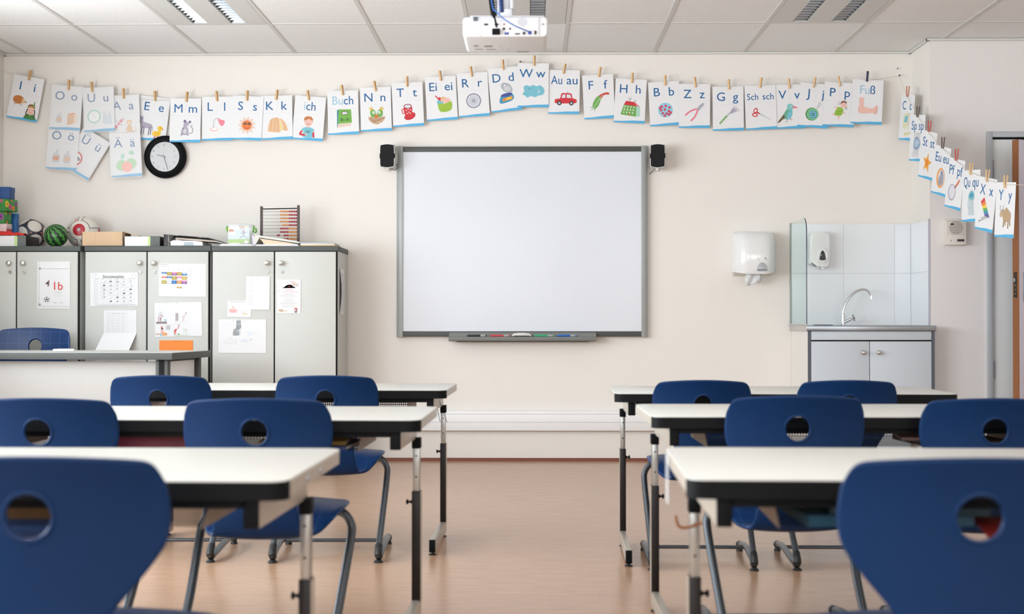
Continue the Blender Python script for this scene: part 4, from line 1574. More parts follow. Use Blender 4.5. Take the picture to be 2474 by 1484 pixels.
z_ = [BZ + 0.0005, Z(539.5, 9.12), Z(509.5, 9.12), Z(480, 9.12), Z(450.5, 9.12)]
h1, h2, h3 = z_[2] - z_[1], z_[3] - z_[2], z_[4] - z_[3]
gift('b', X(15, 9.11), 9.11, 9.19, z_[0], z_[1] - 0.001, M_RWH, 'red and white patterned box, lowest of the stack at the left edge', -4, M_ROSE)
gift('b', X(10, 9.10), 9.10, 9.19, z_[1], z_[2] - 0.001, M_GRN, 'dark green flowered box, second from the bottom of the stack', -8, None,
     [(-0.028, 0.045, 0.026, M_PUR, 0), (0.02, 0.068, 0.012, M_YGR, 1), (0.07, 0.07, 0.01, M_ORG, 1), (0.03, 0.01, 0.012, M_ORG, 1)])
gift('b', X(14, 9.08), 9.08, 9.21, z_[2], z_[3], M_GRN, 'bright green box with big printed flowers, second from the top of the stack', -13, None,
     [(0.01, 0.045, 0.024, M_YGR, 1), (0.045, 0.03, 0.02, M_PNK, 1), (0.08, 0.022, 0.018, M_ORG, 1), (0.11, 0.05, 0.016, M_PUR, 1), (0.065, 0.07, 0.009, M_ORG, 1), (-0.035, 0.066, 0.012, M_PNK, 0)])
gift('b', X(21, 9.11), 9.11, 9.20, z_[3] + 0.0015, z_[4], M_BLU1, 'blue box on the very top of the stack at the left edge', -3)
t = thing('gift_box', 'light blue box tucked between the stacked green boxes and the football', 'box', (X(32, 9.2), 9.25, CZ), 0)
MB().box(-0.06, 0.0, 0.0, 0.05, 0.0, Z(514, 9.22) - CZ, mat('box_blue_light', (44, 110, 176), 0.5, var=0.1), 0.002).build('body', t)
MB().box(-0.061, 0.001, -0.001, 0.051, Z(514, 9.22) - CZ - 0.03, Z(514, 9.22) - CZ + 0.001, MATS['box_blue_light'], 0.002).build('lid', t)

# red cloth on the document box
b = MB()
random.seed(5)
vs, fs = [], []
nu, nv = 26, 8
xa, xb_ = X(-38, 9.06), X(60, 9.06)
for j in range(nv + 1):
    for k in range(nu + 1):
        u, v = k / nu, j / nv
        hgt = 0.026 * math.sin(PI * min(1, v * 1.05)) ** 0.5 * (0.35 + 0.65 * math.sin(PI * min(1.0, u * 0.95 + 0.04)))
        hgt *= 1 - 0.25 * math.exp(-((u - 0.72) / 0.05) ** 2)
        vs.append((xa + (xb_ - xa) * u, 9.034 + 0.07 * v + 0.004 * math.sin(u * 20), BZ + 0.001 + max(0.0, hgt) + 0.0015 * math.sin(u * 31 + v * 4)))
for j in range(nv):
    for k in range(nu):
        fs.append((j * (nu + 1) + k, j * (nu + 1) + k + 1, (j + 1) * (nu + 1) + k + 1, (j + 1) * (nu + 1) + k))
b.faces(vs, fs, mat('red_cloth', (214, 52, 46), 0.85, var=0.08), True)
o = b.build('red_cloth', merge=False)
tag(o, 'crumpled red cloth lying on the leftmost document box', 'cloth')
sdm = o.modifiers.new('t', 'SOLIDIFY')
sdm.thickness = 0.003
sdm.offset = 1

# balls
M_BW = mat('ball_cream', (228, 222, 212), 0.4, var=0.03)
M_NV = mat('ball_navy', (40, 46, 62), 0.4, var=0.2)
M_BOR = mat('ball_orange', (186, 112, 66), 0.45)


def patches(dirs, rad, soft):
    D_ = [Vector(d).normalized() for d in dirs]

    def fn(n):
        best = min(n.angle(d) for d in D_)
        if best < rad:
            return M_BW
        if best > rad + soft:
            return M_BOR if (math.sin(n.x * 23) + math.sin(n.z * 31)) > 1.15 else M_NV
        return M_NV
    return fn


gold = (1 + 5 ** 0.5) / 2
dod = []
for a in (-1, 1):
    for c_ in (-1, 1):
        dod += [(0, a, c_ * gold), (a, c_ * gold, 0), (c_ * gold, 0, a)]
RT = Euler((0.35, 0.5, 0.3)).to_matrix()
fb = thing('football', 'black and cream patterned football behind the red cloth', 'ball', (X(74, 9.385), 9.385, CZ))
MB().ball((0, 0, 0.1), 0.1, M_BW, 240, 160, fn=patches([RT @ Vector(d) for d in dod], 0.47, 0.06)).build('ball', fb)

M_MELL = mat('melon_green', (70, 140, 60), 0.35, var=0.25, scale=90)
M_MELD = mat('melon_dark', (28, 46, 32), 0.35, var=0.1)


def melon(n):
    ax = Vector((-0.35, -0.55, 0.75)).normalized()
    u = ax.orthogonal().normalized()
    v = ax.cross(u)
    lon = math.atan2(n.dot(v), n.dot(u))
    lat = n.angle(ax)
    w_ = math.sin(lon * 11 + 0.5 * math.sin(lat * 14 + lon * 3) + 0.35 * math.sin(lat * 27 + lon * 5))
    return M_MELL if w_ > 0.05 + 0.25 * math.sin(lat * 16 + lon * 7) else M_MELD


wm = thing('melon_ball', 'green striped watermelon-pattern ball between the football and the white ball', 'ball', (X(135, 9.12), 9.12, CZ))
MB().ball((0, 0, 0.0745), 0.0745, M_MELL, 220, 130, fn=melon).build('ball', wm)

M_BRED = mat('ball_red', (178, 34, 48), 0.35)
M_BPEN = mat('ball_black_line', (40, 36, 40), 0.5)
AX = Vector((0.02, -0.985, 0.12)).normalized()


def redball(n):
    a = n.angle(AX)
    u = n.x
    v = n.z - 0.1
    ang = math.atan2(v, u)
    if a < 0.10:
        return M_SILV
    if a < 0.385:
        return M_BRED
    if 0.62 < a < 0.645:
        return M_SILV
    if a > 0.66:
        # angular black outlines of the outer panels, meeting the disc in four gaps
        k = (ang + 0.35) % (PI / 2)
        if abs(k - 0.16) < 0.02 / math.sin(a) or abs(k - 0.52) < 0.02 / math.sin(a):
            return M_BPEN
        if k < 0.16 or k > 0.52:
            if a < 0.695:
                return M_BPEN
        if a > 1.35 and math.sin(ang * 2 + 2.5) > 0.3:
            return M_BRED
    return M_BW


wb = thing('white_ball', 'white ball with a big red disc and 1b written on it in red', 'ball', (X(201, 9.33), 9.33, CZ))
MB().ball((0, 0, 0.107), 0.107, M_BW, 340, 220, fn=redball).build('ball', wb)
WBALL = wb

# open cardboard box
d = 9.03
cx0, cx1 = X(197, d), X(297, d)
cb = thing('cardboard_box', 'open brown cardboard box in front of the white and red ball', 'box', (cx0, d, CZ))
w_ = cx1 - cx0
h = Z(559, d) - CZ
b = MB()
b.box(0, w_, 0, 0.004, 0, h, M_CARD, 0.0008).box(0, w_, 0.176, 0.18, 0, h, M_CARD).box(0, 0.004, 0, 0.18, 0, h, M_CARD).box(w_ - 0.004, w_, 0, 0.18, 0, h, M_CARD).box(0, w_, 0, 0.18, 0, 0.004, M_CARD)
for k in (0.33, 0.5):
    b.box(w_ * k, w_ * k + 0.001, -0.0004, 0, 0, h, mat('card_crease', (190, 156, 120), 0.8))
b.build('body', cb)
MB().prism([(w_ - 0.003, h), (w_ + 0.09, h - 0.022), (w_ + 0.09, h - 0.026), (w_ - 0.003, h - 0.004)], 0.04, 0.17, M_CARD, 'y').build('flap', cb)

# black lever-arch binder lying open-ended
d = 9.02
bx_, bxe = X(395, d), X(522, d)
bn = thing('ring_binder', 'black marbled ring binder lying flat, stuffed with papers', 'binder', (bx_, d, CZ))
M_MARB = mat('binder_marbled', (26, 24, 26), 0.5, var=0)
nd, lk, bb = nodes(M_MARB)
nz = add(nd, 'ShaderNodeTexNoise', Scale=26.0, Detail=5.0, Distortion=1.5)
cr = nd.new('ShaderNodeValToRGB')
cr.color_ramp.elements[0].position = 0.52
cr.color_ramp.elements[0].color = rgb((24, 22, 24))
cr.color_ramp.elements[1].position = 0.66
cr.color_ramp.elements[1].color = rgb((150, 140, 128))
tc = add(nd, 'ShaderNodeTexCoord')
mp = add(nd, 'ShaderNodeMapping', Scale=(2, 2, 0.5))
lk.new(tc.outputs['Object'], mp.inputs[0])
lk.new(mp.outputs[0], nz.inputs['Vector'])
lk.new(nz.outputs['Fac'], cr.inputs[0])
lk.new(cr.outputs[0], bb.inputs['Base Color'])
hh = Z(565.5, d) - CZ
b = MB()
b.box(0, 0.006, 0, 0.28, 0, hh, M_MARB, 0.002)
b.prism([(0, hh - 0.004), (0, hh), (0.15, hh - 0.010), (0.29, hh - 0.022), (0.34, hh - 0.040), (0.34, hh - 0.044), (0.29, hh - 0.027), (0.15, hh - 0.014)], 0, 0.28, M_MARB, 'y')
b.box(0, 0.32, 0, 0.28, 0, 0.003, M_MARB)
b.prism([(0.006, 0.004), (0.006, hh - 0.004), (0.066, hh - 0.008), (0.05, hh * 0.6), (0.036, hh * 0.3), (0.04, 0.004)], 0.001, 0.003, M_MARB, 'y')
b.build('cover', bn)
b = MB()
b.prism([(0.045, 0.004), (0.04, 0.03), (0.06, 0.038), (0.2, 0.034), (0.245, 0.028), (0.25, 0.004)], 0.004, 0.27, M_PAPER, 'y')
b.box(0.13, 0.19, 0.0035, 0.005, 0.004, 0.026, mat('paper_bluegrey', (176, 190, 196), 0.6))
b.build('papers', bn)
MB().prism([(0.08, 0.045), (0.1, 0.05), (0.3, 0.034), (0.33, 0.026), (0.2, 0.036)], 0.01, 0.26, mat('paper_tan', (206, 186, 168), 0.7), 'y').build('inner_sheets', bn)

# flat white booklets beneath the tub
b = MB()
d = 9.02
x0_ = X(529, d)
bkt = thing('booklet_stack', 'thin white booklets lying under the clear plastic tub', 'booklets', (x0_, d, CZ))
for k in range(3):
    MB().box(0.004 * k, X(613, d) - x0_ - 0.006 * k, 0.002 * k, 0.2, 0.0045 * k, 0.0045 * k + 0.004, M_PAPER if k != 1 else M_TILEW, 0.0008).build('booklet', bkt)
zb = CZ + 0.0135
# clear tub with green clips
tb = thing('plastic_tub', 'clear plastic tub with green clips and a drawn label, beside the abacus', 'tub', (X(576, d), d + 0.005, zb))
tw_ = (X(603, d) - X(547, d)) / 2
th = Z(540, d) - zb
b = MB()
ro = rrect(-tw_, tw_, 0, 0.13, 0.014, 4)
ri = [(x * 0.975, 0.0025 + y * 0.962) for x, y in ro]
n = len(ro)
vs = [(x * 0.93, 0.004 + y * 0.95, 0.001) for x, y in ro] + [(x, y, th - 0.014) for x, y in ro]
b.faces(vs, [tuple(range(n))[::-1]] + [(k, (k + 1) % n, n + (k + 1) % n, n + k) for k in range(n)], M_TUBCL, True)
b.build('body', tb)
MB().prism([(x * 1.1, -0.006 + y * 1.09) for x, y in ro], th - 0.016, th, M_TUBCL, 'z', 0.004).build('lid', tb)
M_CLIP = mat('clip_green', (104, 190, 50), 0.4)
for s in (-1, 1):
    MB().tube(smooth_path([(s * (tw_ + 0.010), 0.055, th - 0.01), (s * (tw_ + 0.013), 0.05, th - 0.03), (s * (tw_ + 0.006), 0.06, th - 0.05)], 4), 0.005, M_CLIP, 8).build('clip', tb)
MB().tube(smooth_path([(tw_ + 0.016, 0.09, th - 0.02), (tw_ + 0.022, 0.09, th - 0.045), (tw_ + 0.008, 0.09, th - 0.05)], 4), 0.0045, M_CLIP, 8).build('clip', tb)
TUB = (tb, tw_, th)

# pile of folders right of the tub
d = 9.02
x0_ = X(607, d)
fp = thing('folder_pile', 'untidy pile of paper folders leaning at the foot of the abacus', 'folders', (x0_, d, CZ))
s_ = FPX / d
U = lambda px, py: ((px - 607) / s_, (594 - py) / s_)
for nm, pts, m, y0_, y1_ in (
        ('folder', [U(607, 568), U(612, 568), U(616, 593), U(609, 593)], mat('paper_lilac', (214, 210, 224), 0.6), 0.02, 0.10),
        ('folder', [U(615, 592), U(612, 582), U(615, 566), U(640, 570), U(690, 577), U(725, 584), U(722, 587), U(680, 581), U(626, 573)], mat('folder_pale', (214, 214, 206), 0.5), 0.012, 0.16),
        ('paper_sheets', [U(626, 575), U(660, 580), U(702, 586), U(714, 590), U(640, 590)], mat('paper_sand', (226, 206, 178), 0.7), 0.008, 0.15),
        ('folder', [U(619, 590), U(720, 590), U(722, 593.6), U(617, 593.6)], M_TILEW, 0.0, 0.2)):
    MB().prism(pts, y0_, y1_, m, 'y').build(nm, fp)
d = 9.0
x0_ = X(725, d)
b2 = thing('exercise_books', 'stack of thin exercise books at the right end of the cupboards', 'books', (x0_, d, CZ))
w_ = X(806, d) - x0_
for k, (c_, dx) in enumerate((((206, 176, 130), 0.06), ((232, 228, 216), 0.02), ((228, 220, 206), 0.03), ((168, 190, 200), 0.0))):
    MB().box(dx * 0.1, w_ + 0.0 + dx * 0.2, 0.002, 0.27 if k else 0.4, 0.0002 + 0.0056 * k, 0.0054 * (k + 1), mat('book_%s' % 'abcd'[k], c_, 0.6), 0.0008).build('exercise_book', b2)

# abacus
d = 9.30
ab = thing('abacus', 'abacus with rows of orange and red beads pushed to the right', 'abacus', (X(631.5, d), d, CZ), R(3))
s_ = FPX / d
W_ = (720.5 - 631.5) / s_
M_ABW = mat('abacus_dark_wood', (84, 72, 70), 0.5, var=0.15, scale=50, stretch=(6, 6, 1))
zt = Z(495, d) - CZ
for k, (x_, tz_) in enumerate(((0, zt - 0.008), (W_, zt))):
    MB().box(x_ - 0.0085, x_ + 0.0085, -0.009, 0.009, 0, tz_, M_ABW, 0.003).box(x_ - 0.012, x_ + 0.012, -0.06, 0.06, 0, 0.018, M_ABW, 0.003).build('post', ab)
MB().tube([(0, 0, zt - 0.026), (W_, 0, zt - 0.020)], 0.0035, M_BLACK, 10).build('top_rail', ab)
M_ORB = mat('bead_orange', (224, 148, 72), 0.4, var=0.03)
M_RDB = mat('bead_red', (176, 26, 52), 0.35, var=0.03)
bead0 = {}
nb = 0
rng = random.Random(2)
for r_ in range(10):
    zz = zt - 0.041 - r_ * 0.0225
    MB().tube([(0, 0, zz - 0.002), (W_, 0, zz)], 0.0011, M_STEEL, 6).build('rod', ab)
    orange_left = r_ < 5
    cnt = 10 if r_ not in (4, 8) else 9
    for k in range(cnt):
        x_ = W_ - 0.013 - k * 0.0112
        if r_ == 7 and k >= 8:
            x_ -= 0.022
        if r_ == 8 and k >= 8:
            x_ -= 0.03
        red = (k < 5) == orange_left
        key = 'r' if red else 'o'
        if key not in bead0:
            o = bead0[key] = MB().ball((0, 0, 0), 0.0062, M_RDB if red else M_ORB, 14, 9, sc=(0.9, 1, 1)).build('bead', ab)
        else:
            o = bead0[key].copy()
            COL.objects.link(o)
        o.location = (x_, 0, zz)
        o['label'] = 'red bead' if red else 'orange bead'

# ================================================================== printed paper: a small drawing kit
_G = {}


def glyphs(s):
    """triangulated outlines of a line of text, cap height 1, starting at x = 0"""
    if s in _G:
        return _G[s]

    def raw(txt):
        c = bpy.data.curves.new('t', 'FONT')
        c.body = txt
        c.resolution_u = 3
        c.offset = 0.0 if 'M' in txt else 0.003
        o = bpy.data.objects.new('t', c)
        COL.objects.link(o)
        dg = bpy.context.evaluated_depsgraph_get()
        me = bpy.data.meshes.new_from_object(o.evaluated_get(dg))
        v = [(p.co.x, p.co.y) for p in me.vertices]
        f = [tuple(p.vertices) for p in me.polygons]
        bpy.data.meshes.remove(me)
        bpy.data.objects.remove(o)
        bpy.data.curves.remove(c)
        return v, f
    if '__h' not in _G:
        v, f = raw('H')
        _G['__h'] = max(y for x, y in v) - min(y for x, y in v)
    k = 1 / _G['__h']
    v, f = raw(s)
    x0 = min(x for x, y in v)
    v = [((x - x0) * k, y * k) for x, y in v]
    _G[s] = (v, f, max(x for x, y in v))
    return _G[s]


PAL = {}


def ink(c):
    if c not in PAL:
        PAL[c] = mat('print_%02x%02x%02x' % c, c, 0.6, var=0.0)
    return PAL[c]


C_ = dict(b=(12, 98, 156), l=(160, 196, 218), k=(40, 38, 40), g=(120, 122, 128), w=(244, 244, 244), r=(206, 44, 56), R=(150, 34, 44), o=(232, 140, 52),
          O=(196, 122, 62), y=(240, 200, 60), Y=(212, 180, 72), n=(120, 84, 60), N=(84, 60, 48), e=(112, 172, 84), E=(70, 128, 62), t=(120, 190, 206),
          T=(62, 150, 186), p=(238, 192, 178), P=(232, 120, 140), s=(244, 216, 190), v=(176, 168, 186), V=(122, 112, 140), c=(86, 176, 222),
          m=(170, 214, 196), G=(178, 184, 190), f=(228, 188, 148), q=(214, 220, 226), x=(150, 190, 60), u=(70, 80, 150), z=(206, 206, 210))


def col(c):
    return ink(C_[c] if isinstance(c, str) else c)


class Print:
    """flat artwork in centimetres, layered a hair's breadth apart"""

    def __init__(self, b, W_, H_, ox=0.0, oz=0.0, y0=0.0):
        self.b, self.W, self.H, self.ox, self.oz, self.y = b, W_, H_, ox, oz, y0 - 0.0004

    def P(self, x, y):
        return ((x - self.W / 2) / 100 + self.ox, self.y, (y - self.H) / 100 + self.oz)

    def step(self):
        self.y -= 0.00012

    def poly(self, pts, c):
        self.b.faces([self.P(x, y) for x, y in pts], [tuple(range(len(pts)))], col(c))
        self.step()

    def sm(self, pts, c, n=4):
        q = smooth_path([(x, y, 0) for x, y in pts], n, True)
        self.poly([(p.x, p.y) for p in q], c)

    def el(self, x, y, rx, ry, c, rot=0, n=20):
        a = R(rot)
        self.poly([(x + rx * math.cos(t) * math.cos(a) - ry * math.sin(t) * math.sin(a), y + rx * math.cos(t) * math.sin(a) + ry * math.sin(t) * math.cos(a))
                   for t in [2 * PI * k / n for k in range(n)]], c)

    def line(self, pts, w, c, curve=False):
        if curve:
            pts = [(p.x, p.y) for p in smooth_path([(x, y, 0) for x, y in pts], 5)]
        vs, fs = [], []
        for i, (x, y) in enumerate(pts):
            x0, y0 = pts[max(0, i - 1)]
            x1, y1 = pts[min(len(pts) - 1, i + 1)]
            d = math.hypot(x1 - x0, y1 - y0) or 1
            nx, ny = -(y1 - y0) / d * w / 2, (x1 - x0) / d * w / 2
            vs += [self.P(x + nx, y + ny), self.P(x - nx, y - ny)]
        for i in range(len(pts) - 1):
            fs.append((2 * i, 2 * i + 1, 2 * i + 3, 2 * i + 2))
        self.b.faces(vs, fs, col(c))
        self.step()

    def lines(self, segs, w, c):
        m = col(c)
        for x0, y0, x1, y1 in segs:
            d = math.hypot(x1 - x0, y1 - y0) or 1
            nx, ny = -(y1 - y0) / d * w / 2, (x1 - x0) / d * w / 2
            self.b.faces([self.P(x0 + nx, y0 + ny), self.P(x0 - nx, y0 - ny), self.P(x1 - nx, y1 - ny), self.P(x1 + nx, y1 + ny)], [(0, 1, 2, 3)], m)
        self.step()

    def text(self, s, x, y, h, c, anchor='c', sx=1.0, rot=0):
        v, f, w = glyphs(s)
        w *= h * sx
        ox = {'c': -w / 2, 'l': 0, 'r': -w}[anchor]
        a = R(rot)
        ca, sa = math.cos(a), math.sin(a)
        pts = []
        for px, py in v:
            u, t_ = ox + px * h * sx, py * h
            pts.append(self.P(x + u * ca - t_ * sa, y + u * sa + t_ * ca))
        self.b.faces(pts, f, col(c))
        self.step()


def sun(p, x, y, r, c, n, ro, wd_=0.3):
    p.lines([(x + r * math.cos(2 * PI * k / n), y + r * math.sin(2 * PI * k / n), x + (ro if k % 2 else ro * 0.82) * math.cos(2 * PI * k / n), y + (ro if k % 2 else ro * 0.82) * math.sin(2 * PI * k / n)) for k in range(n)], wd_, c)


def bottle(p, x, y, s, lab='f'):
    p.sm([(x - 1.6 * s, y), (x + 1.6 * s, y), (x + 1.7 * s, y + 3.4 * s), (x + 0.7 * s, y + 4.4 * s), (x - 0.7 * s, y + 4.4 * s), (x - 1.7 * s, y + 3.4 * s)], 'z')
    p.poly([(x - 1.4 * s, y + 0.8 * s), (x + 1.4 * s, y + 0.8 * s), (x + 1.4 * s, y + 2.8 * s), (x - 1.4 * s, y + 2.8 * s)], lab)
    p.line([(x, y + 4.4 * s), (x, y + 5.4 * s), (x + 1.2 * s, y + 5.5 * s)], 0.55 * s, 'G')


def d_I(p):
    pts = []
    for k in range(26):
        a = 2 * PI * k / 26
        r_ = 1.0 if k % 2 else 0.86
        pts.append((5.8 + 4.0 * r_ * math.cos(a), 13.0 + 3.1 * r_ * math.sin(a)))
    p.poly(pts, 'O')
    p.sm([(8.6, 11.0), (11.2, 12.0), (9.8, 13.6), (8.4, 13.8)], 'f')
    p.el(11.0, 12.0, 0.4, 0.4, 'k')
    p.lines([(4, 10.2, 3.8, 9.4), (8, 10.2, 8.2, 9.4)], 0.5, 'n')
    p.sm([(11.6, 1.4), (19.2, 1.4), (18.0, 4.2), (15.4, 5.2), (12.8, 4.2)], 'E')
    p.el(15.4, 7.0, 2.3, 3.0, 'p')
    p.sm([(13.0, 8.6), (13.4, 10.6), (15.4, 11.3), (17.4, 10.6), (17.8, 8.6), (15.4, 9.4)], 'n')
    p.line([(13.1, 9.3), (15.4, 10.0), (17.7, 9.3)], 0.5, 'Y')
    p.sm([(16.4, 10.4), (17.0, 13.6), (17.6, 11.0)], 'e')
    p.line([(13.1, 8), (12.4, 5), (12.8, 2.8)], 0.7, 'N')
    p.line([(17.7, 8), (18.4, 5), (18.0, 2.8)], 0.7, 'N')
    p.lines([(14.4, 7.3, 14.9, 7.3), (16, 7.3, 16.5, 7.3), (14.8, 5.6, 16.0, 5.6)], 0.2, 'R')


def d_O(p):
    bottle(p, 6, 4.6, 1.1)
    p.poly([(11.6, 3), (16, 4.2), (16, 11.6), (11.6, 10.6)], 'f')
    p.poly([(11.6, 10.6), (16, 11.6), (17.6, 11.2), (13.4, 10.2)], 'o')
    p.poly([(16, 4.2), (17.6, 5.2), (17.6, 11.2), (16, 11.6)], 's')


def d_U(p):
    p.el(7, 10, 4.6, 4.6, 'm')
    p.el(7, 10, 3.6, 3.6, 'w')
    p.lines([(7, 10, 5.4, 12.2), (7, 10, 8.2, 9.2)], 0.25, 'G')
    p.poly([(13, 5.2), (18.4, 5.2), (18, 11), (18.6, 13.2), (17.4, 13.4), (16.4, 11), (15, 11), (14, 13.4), (12.8, 13.2), (13.6, 11)], 'q')
    p.lines([(13, 5.2, 18.4, 5.2), (13.6, 11, 13, 5.2), (18, 11, 18.4, 5.2)], 0.2, 't')


def d_A(p):
    for x, y, r_ in ((4.5, 8.4, 1.5), (6.4, 10.4, 1.0), (8.0, 12.2, 1.3)):
        p.el(x, y, r_, r_ * 0.7, 'P', 45)
    p.lines([(4.2, 8, 3.4, 5), (5, 8, 6, 5.6), (6.4, 10, 9, 9.4), (6.4, 10.6, 5, 13), (8.4, 13, 9.8, 14.8), (8.6, 12.6, 10.6, 13.6)], 0.2, 'R')
    p.el(13.6, 11.2, 1.8, 1.6, 'f')
    p.el(13.6, 10.9, 1.1, 1.0, 's')
    p.sm([(12, 5.4), (12.2, 8.6), (13.6, 9.6), (15, 8.6), (15.4, 5.2), (13.6, 4.8)], 'f')
    p.line([(15.2, 5.4), (17, 5.0), (17.8, 7.0), (17.0, 7.8)], 0.4, 'f', True)
    p.lines([(12.4, 8, 10.8, 6), (12.4, 5.4, 11, 4.4), (14.8, 5.2, 16, 4.2)], 0.5, 'f')


def d_E(p):
    p.sm([(3.2, 8.6), (4.2, 11.6), (8.6, 11.0), (10.2, 10.4), (10.2, 8.2), (8.0, 8.0), (5, 7.6)], 'v')
    p.sm([(1.2, 12.0), (2.6, 13.8), (4.4, 12.4), (4.0, 10.0), (2.4, 10.6)], 'v')
    p.sm([(2.4, 13.4), (1.8, 16), (3.0, 14.4)], 'V')
    p.sm([(3.2, 13.4), (3.6, 16), (4.0, 13.4)], 'V')
    p.lines([(4.2, 8.6, 3.6, 3.4), (5.2, 8.4, 5.4, 3.6), (8.8, 8.6, 8.6, 3.2), (9.8, 8.6, 10.0, 3.6)], 0.6, 'V')
    p.line([(10.2, 10), (11, 8), (10.8, 6)], 0.25, 'V', True)
    p.sm([(11, 4.8), (12.4, 3.2), (15.6, 3.2), (17, 5.2), (16.4, 7.4), (14.6, 6.6), (12.4, 6.4)], 'y')
    p.el(16.0, 8.6, 1.7, 1.7, 'y')
    p.poly([(17.4, 8.8), (19, 8.2), (17.4, 7.8)], 'o')
    p.el(16.4, 9.0, 0.25, 0.25, 'k')
    p.line([(12.6, 5.6), (14, 4.6), (15.6, 5.4)], 0.3, 'o', True)
    p.lines([(13.4, 3.4, 13.0, 1.8), (15.2, 3.4, 15.6, 1.8), (12.2, 1.8, 13.6, 1.7), (15.0, 1.7, 16.8, 1.8)], 0.5, 'r')


def d_M(p):
    p.sm([(7.6, 5.6), (8.4, 9.6), (10.4, 11.0), (12.2, 9.2), (12.4, 6.0), (10.2, 4.8)], 'v')
    p.sm([(9.2, 10.6), (9.6, 13.2), (11.6, 13.8), (13.0, 12.4), (11.8, 10.8)], 'v')
    p.el(10.0, 14.0, 0.9, 1.0, 'V')
    p.el(13.4, 13.6, 0.8, 0.9, 'V')
    p.line([(12.2, 6), (14.8, 6.2), (15.4, 9.0), (14.0, 10.6), (15.2, 11.4)], 0.35, 'V', True)
    p.lines([(8.8, 9.2, 10.6, 8.4), (8.6, 5.4, 7.4, 4.6), (11.6, 5.2, 12.6, 4.6)], 0.6, 'V')
    p.el(10.2, 7.4, 1.2, 1.7, 'z')


def d_L(p):
    p.el(8.0, 7.4, 2.6, 1.4, 'p')
    p.el(8.2, 7.7, 2.0, 0.9, 'w')
    p.line([(7.8, 8), (8.0, 12.6), (9.4, 14.6), (11, 14.4)], 0.45, 'G', True)
    p.sm([(10.6, 14.8), (12.4, 14.0), (15.2, 13.0), (14.6, 10.4), (12.8, 9.8), (11.4, 12.0)], 'P')
    for x, y in ((12.2, 13), (13.6, 12.4), (12.8, 11), (14.2, 11.4), (11.6, 13.8)):
        p.el(x, y, 0.25, 0.25, 'w', n=8)


def d_S(p):
    sun(p, 10.4, 9.8, 2.9, 'o', 22, 5.8, 0.35)
    p.el(10.4, 9.8, 3.2, 3.2, (228, 122, 62))
    p.el(9.1, 10.8, 1.3, 0.8, 'n')
    p.el(11.9, 10.8, 1.3, 0.8, 'n')
    p.line([(9, 8.4), (10.4, 7.6), (11.9, 8.4)], 0.2, 'R', True)


def d_K(p):
    p.sm([(4, 6.2), (5.4, 5.2), (12.2, 4.8), (12.2, 8.4), (11.6, 14.0), (8, 14.4), (5.4, 12.4)], 'f')
    p.sm([(13.4, 13.6), (15.8, 11.0), (17.4, 6.4), (16.8, 5.8), (14.4, 6.0), (13.6, 9.8), (12.2, 13.6)], 'f')
    p.poly([(12.0, 13.4), (13.4, 9.6), (14.2, 6.0), (12.2, 6.4)], (236, 222, 150))
    p.lines([(7, 13.8, 5.6, 5.6), (9, 14.2, 8.6, 5.2), (10.6, 14, 11.0, 5.2), (15, 12, 15.8, 6.2)], 0.2, 'O')
    p.lines([(12.8, 10, 13.0, 10.2), (12.6, 8.4, 12.9, 8.6), (13.2, 7.2, 13.5, 7.4)], 0.3, 'n')


def d_ich(p):
    p.sm([(7.0, 2.0), (13.6, 2.0), (13.2, 5.6), (14.8, 6.4), (13.0, 8.2), (10.2, 8.6), (7.6, 8.2), (5.8, 6.6), (7.4, 5.6)], 't')
    p.line([(6.4, 6.0), (5.2, 3.6), (8.6, 3.4)], 1.2, 'r', True)
    p.line([(13.9, 5.6), (14.4, 2.0)], 1.2, 'r')
    p.el(9.2, 3.8, 0.8, 0.6, 'p')
    p.line([(10, 8.4), (10, 9.6)], 1.2, 'p')
    p.el(10.1, 12.2, 2.6, 3.0, 'p')
    p.sm([(7.6, 12.8), (7.4, 14.8), (9.4, 15.8), (12.0, 15.4), (13.0, 13.6), (12.6, 13.0), (10.4, 14.2)], 'O')
    sun(p, 10.3, 13.2, 2.6, 'n', 16, 3.4, 0.15)
    p.lines([(8.9, 12.4, 9.3, 12.4), (10.9, 12.4, 11.3, 12.4), (9.3, 10.8, 11, 10.9)], 0.25, 'R')
    p.text('ich', 10.3, 5.0, 1.6, 'k')


def d_Buch(p):
    p.poly([(6, 4.4), (15.2, 5.6), (15.6, 8.0), (6.2, 7.2)], (232, 214, 200))
    p.lines([(6.2, 5.4, 15.3, 6.4), (6.2, 6.2, 15.4, 7.1)], 0.12, 'O')
    p.poly([(6.8, 7.2), (16, 7.8), (15.6, 16.6), (7.4, 16.8)], (112, 176, 70))
    p.poly([(6, 4.4), (6.8, 7.2), (7.4, 16.8), (6.2, 16.2)], (70, 140, 150))
    p.poly([(9.4, 13.0), (13.4, 13.1), (13.3, 15.4), (9.4, 15.4)], 'n')
    p.poly([(9.8, 13.4), (13.0, 13.5), (12.9, 15.0), (9.8, 15.0)], 'q')
    p.text('Bu', 8.6, 9.0, 2.1, 'k', 'l', 0.8)
    p.text('ch', 12.0, 9.1, 2.1, 'k', 'l', 0.85)


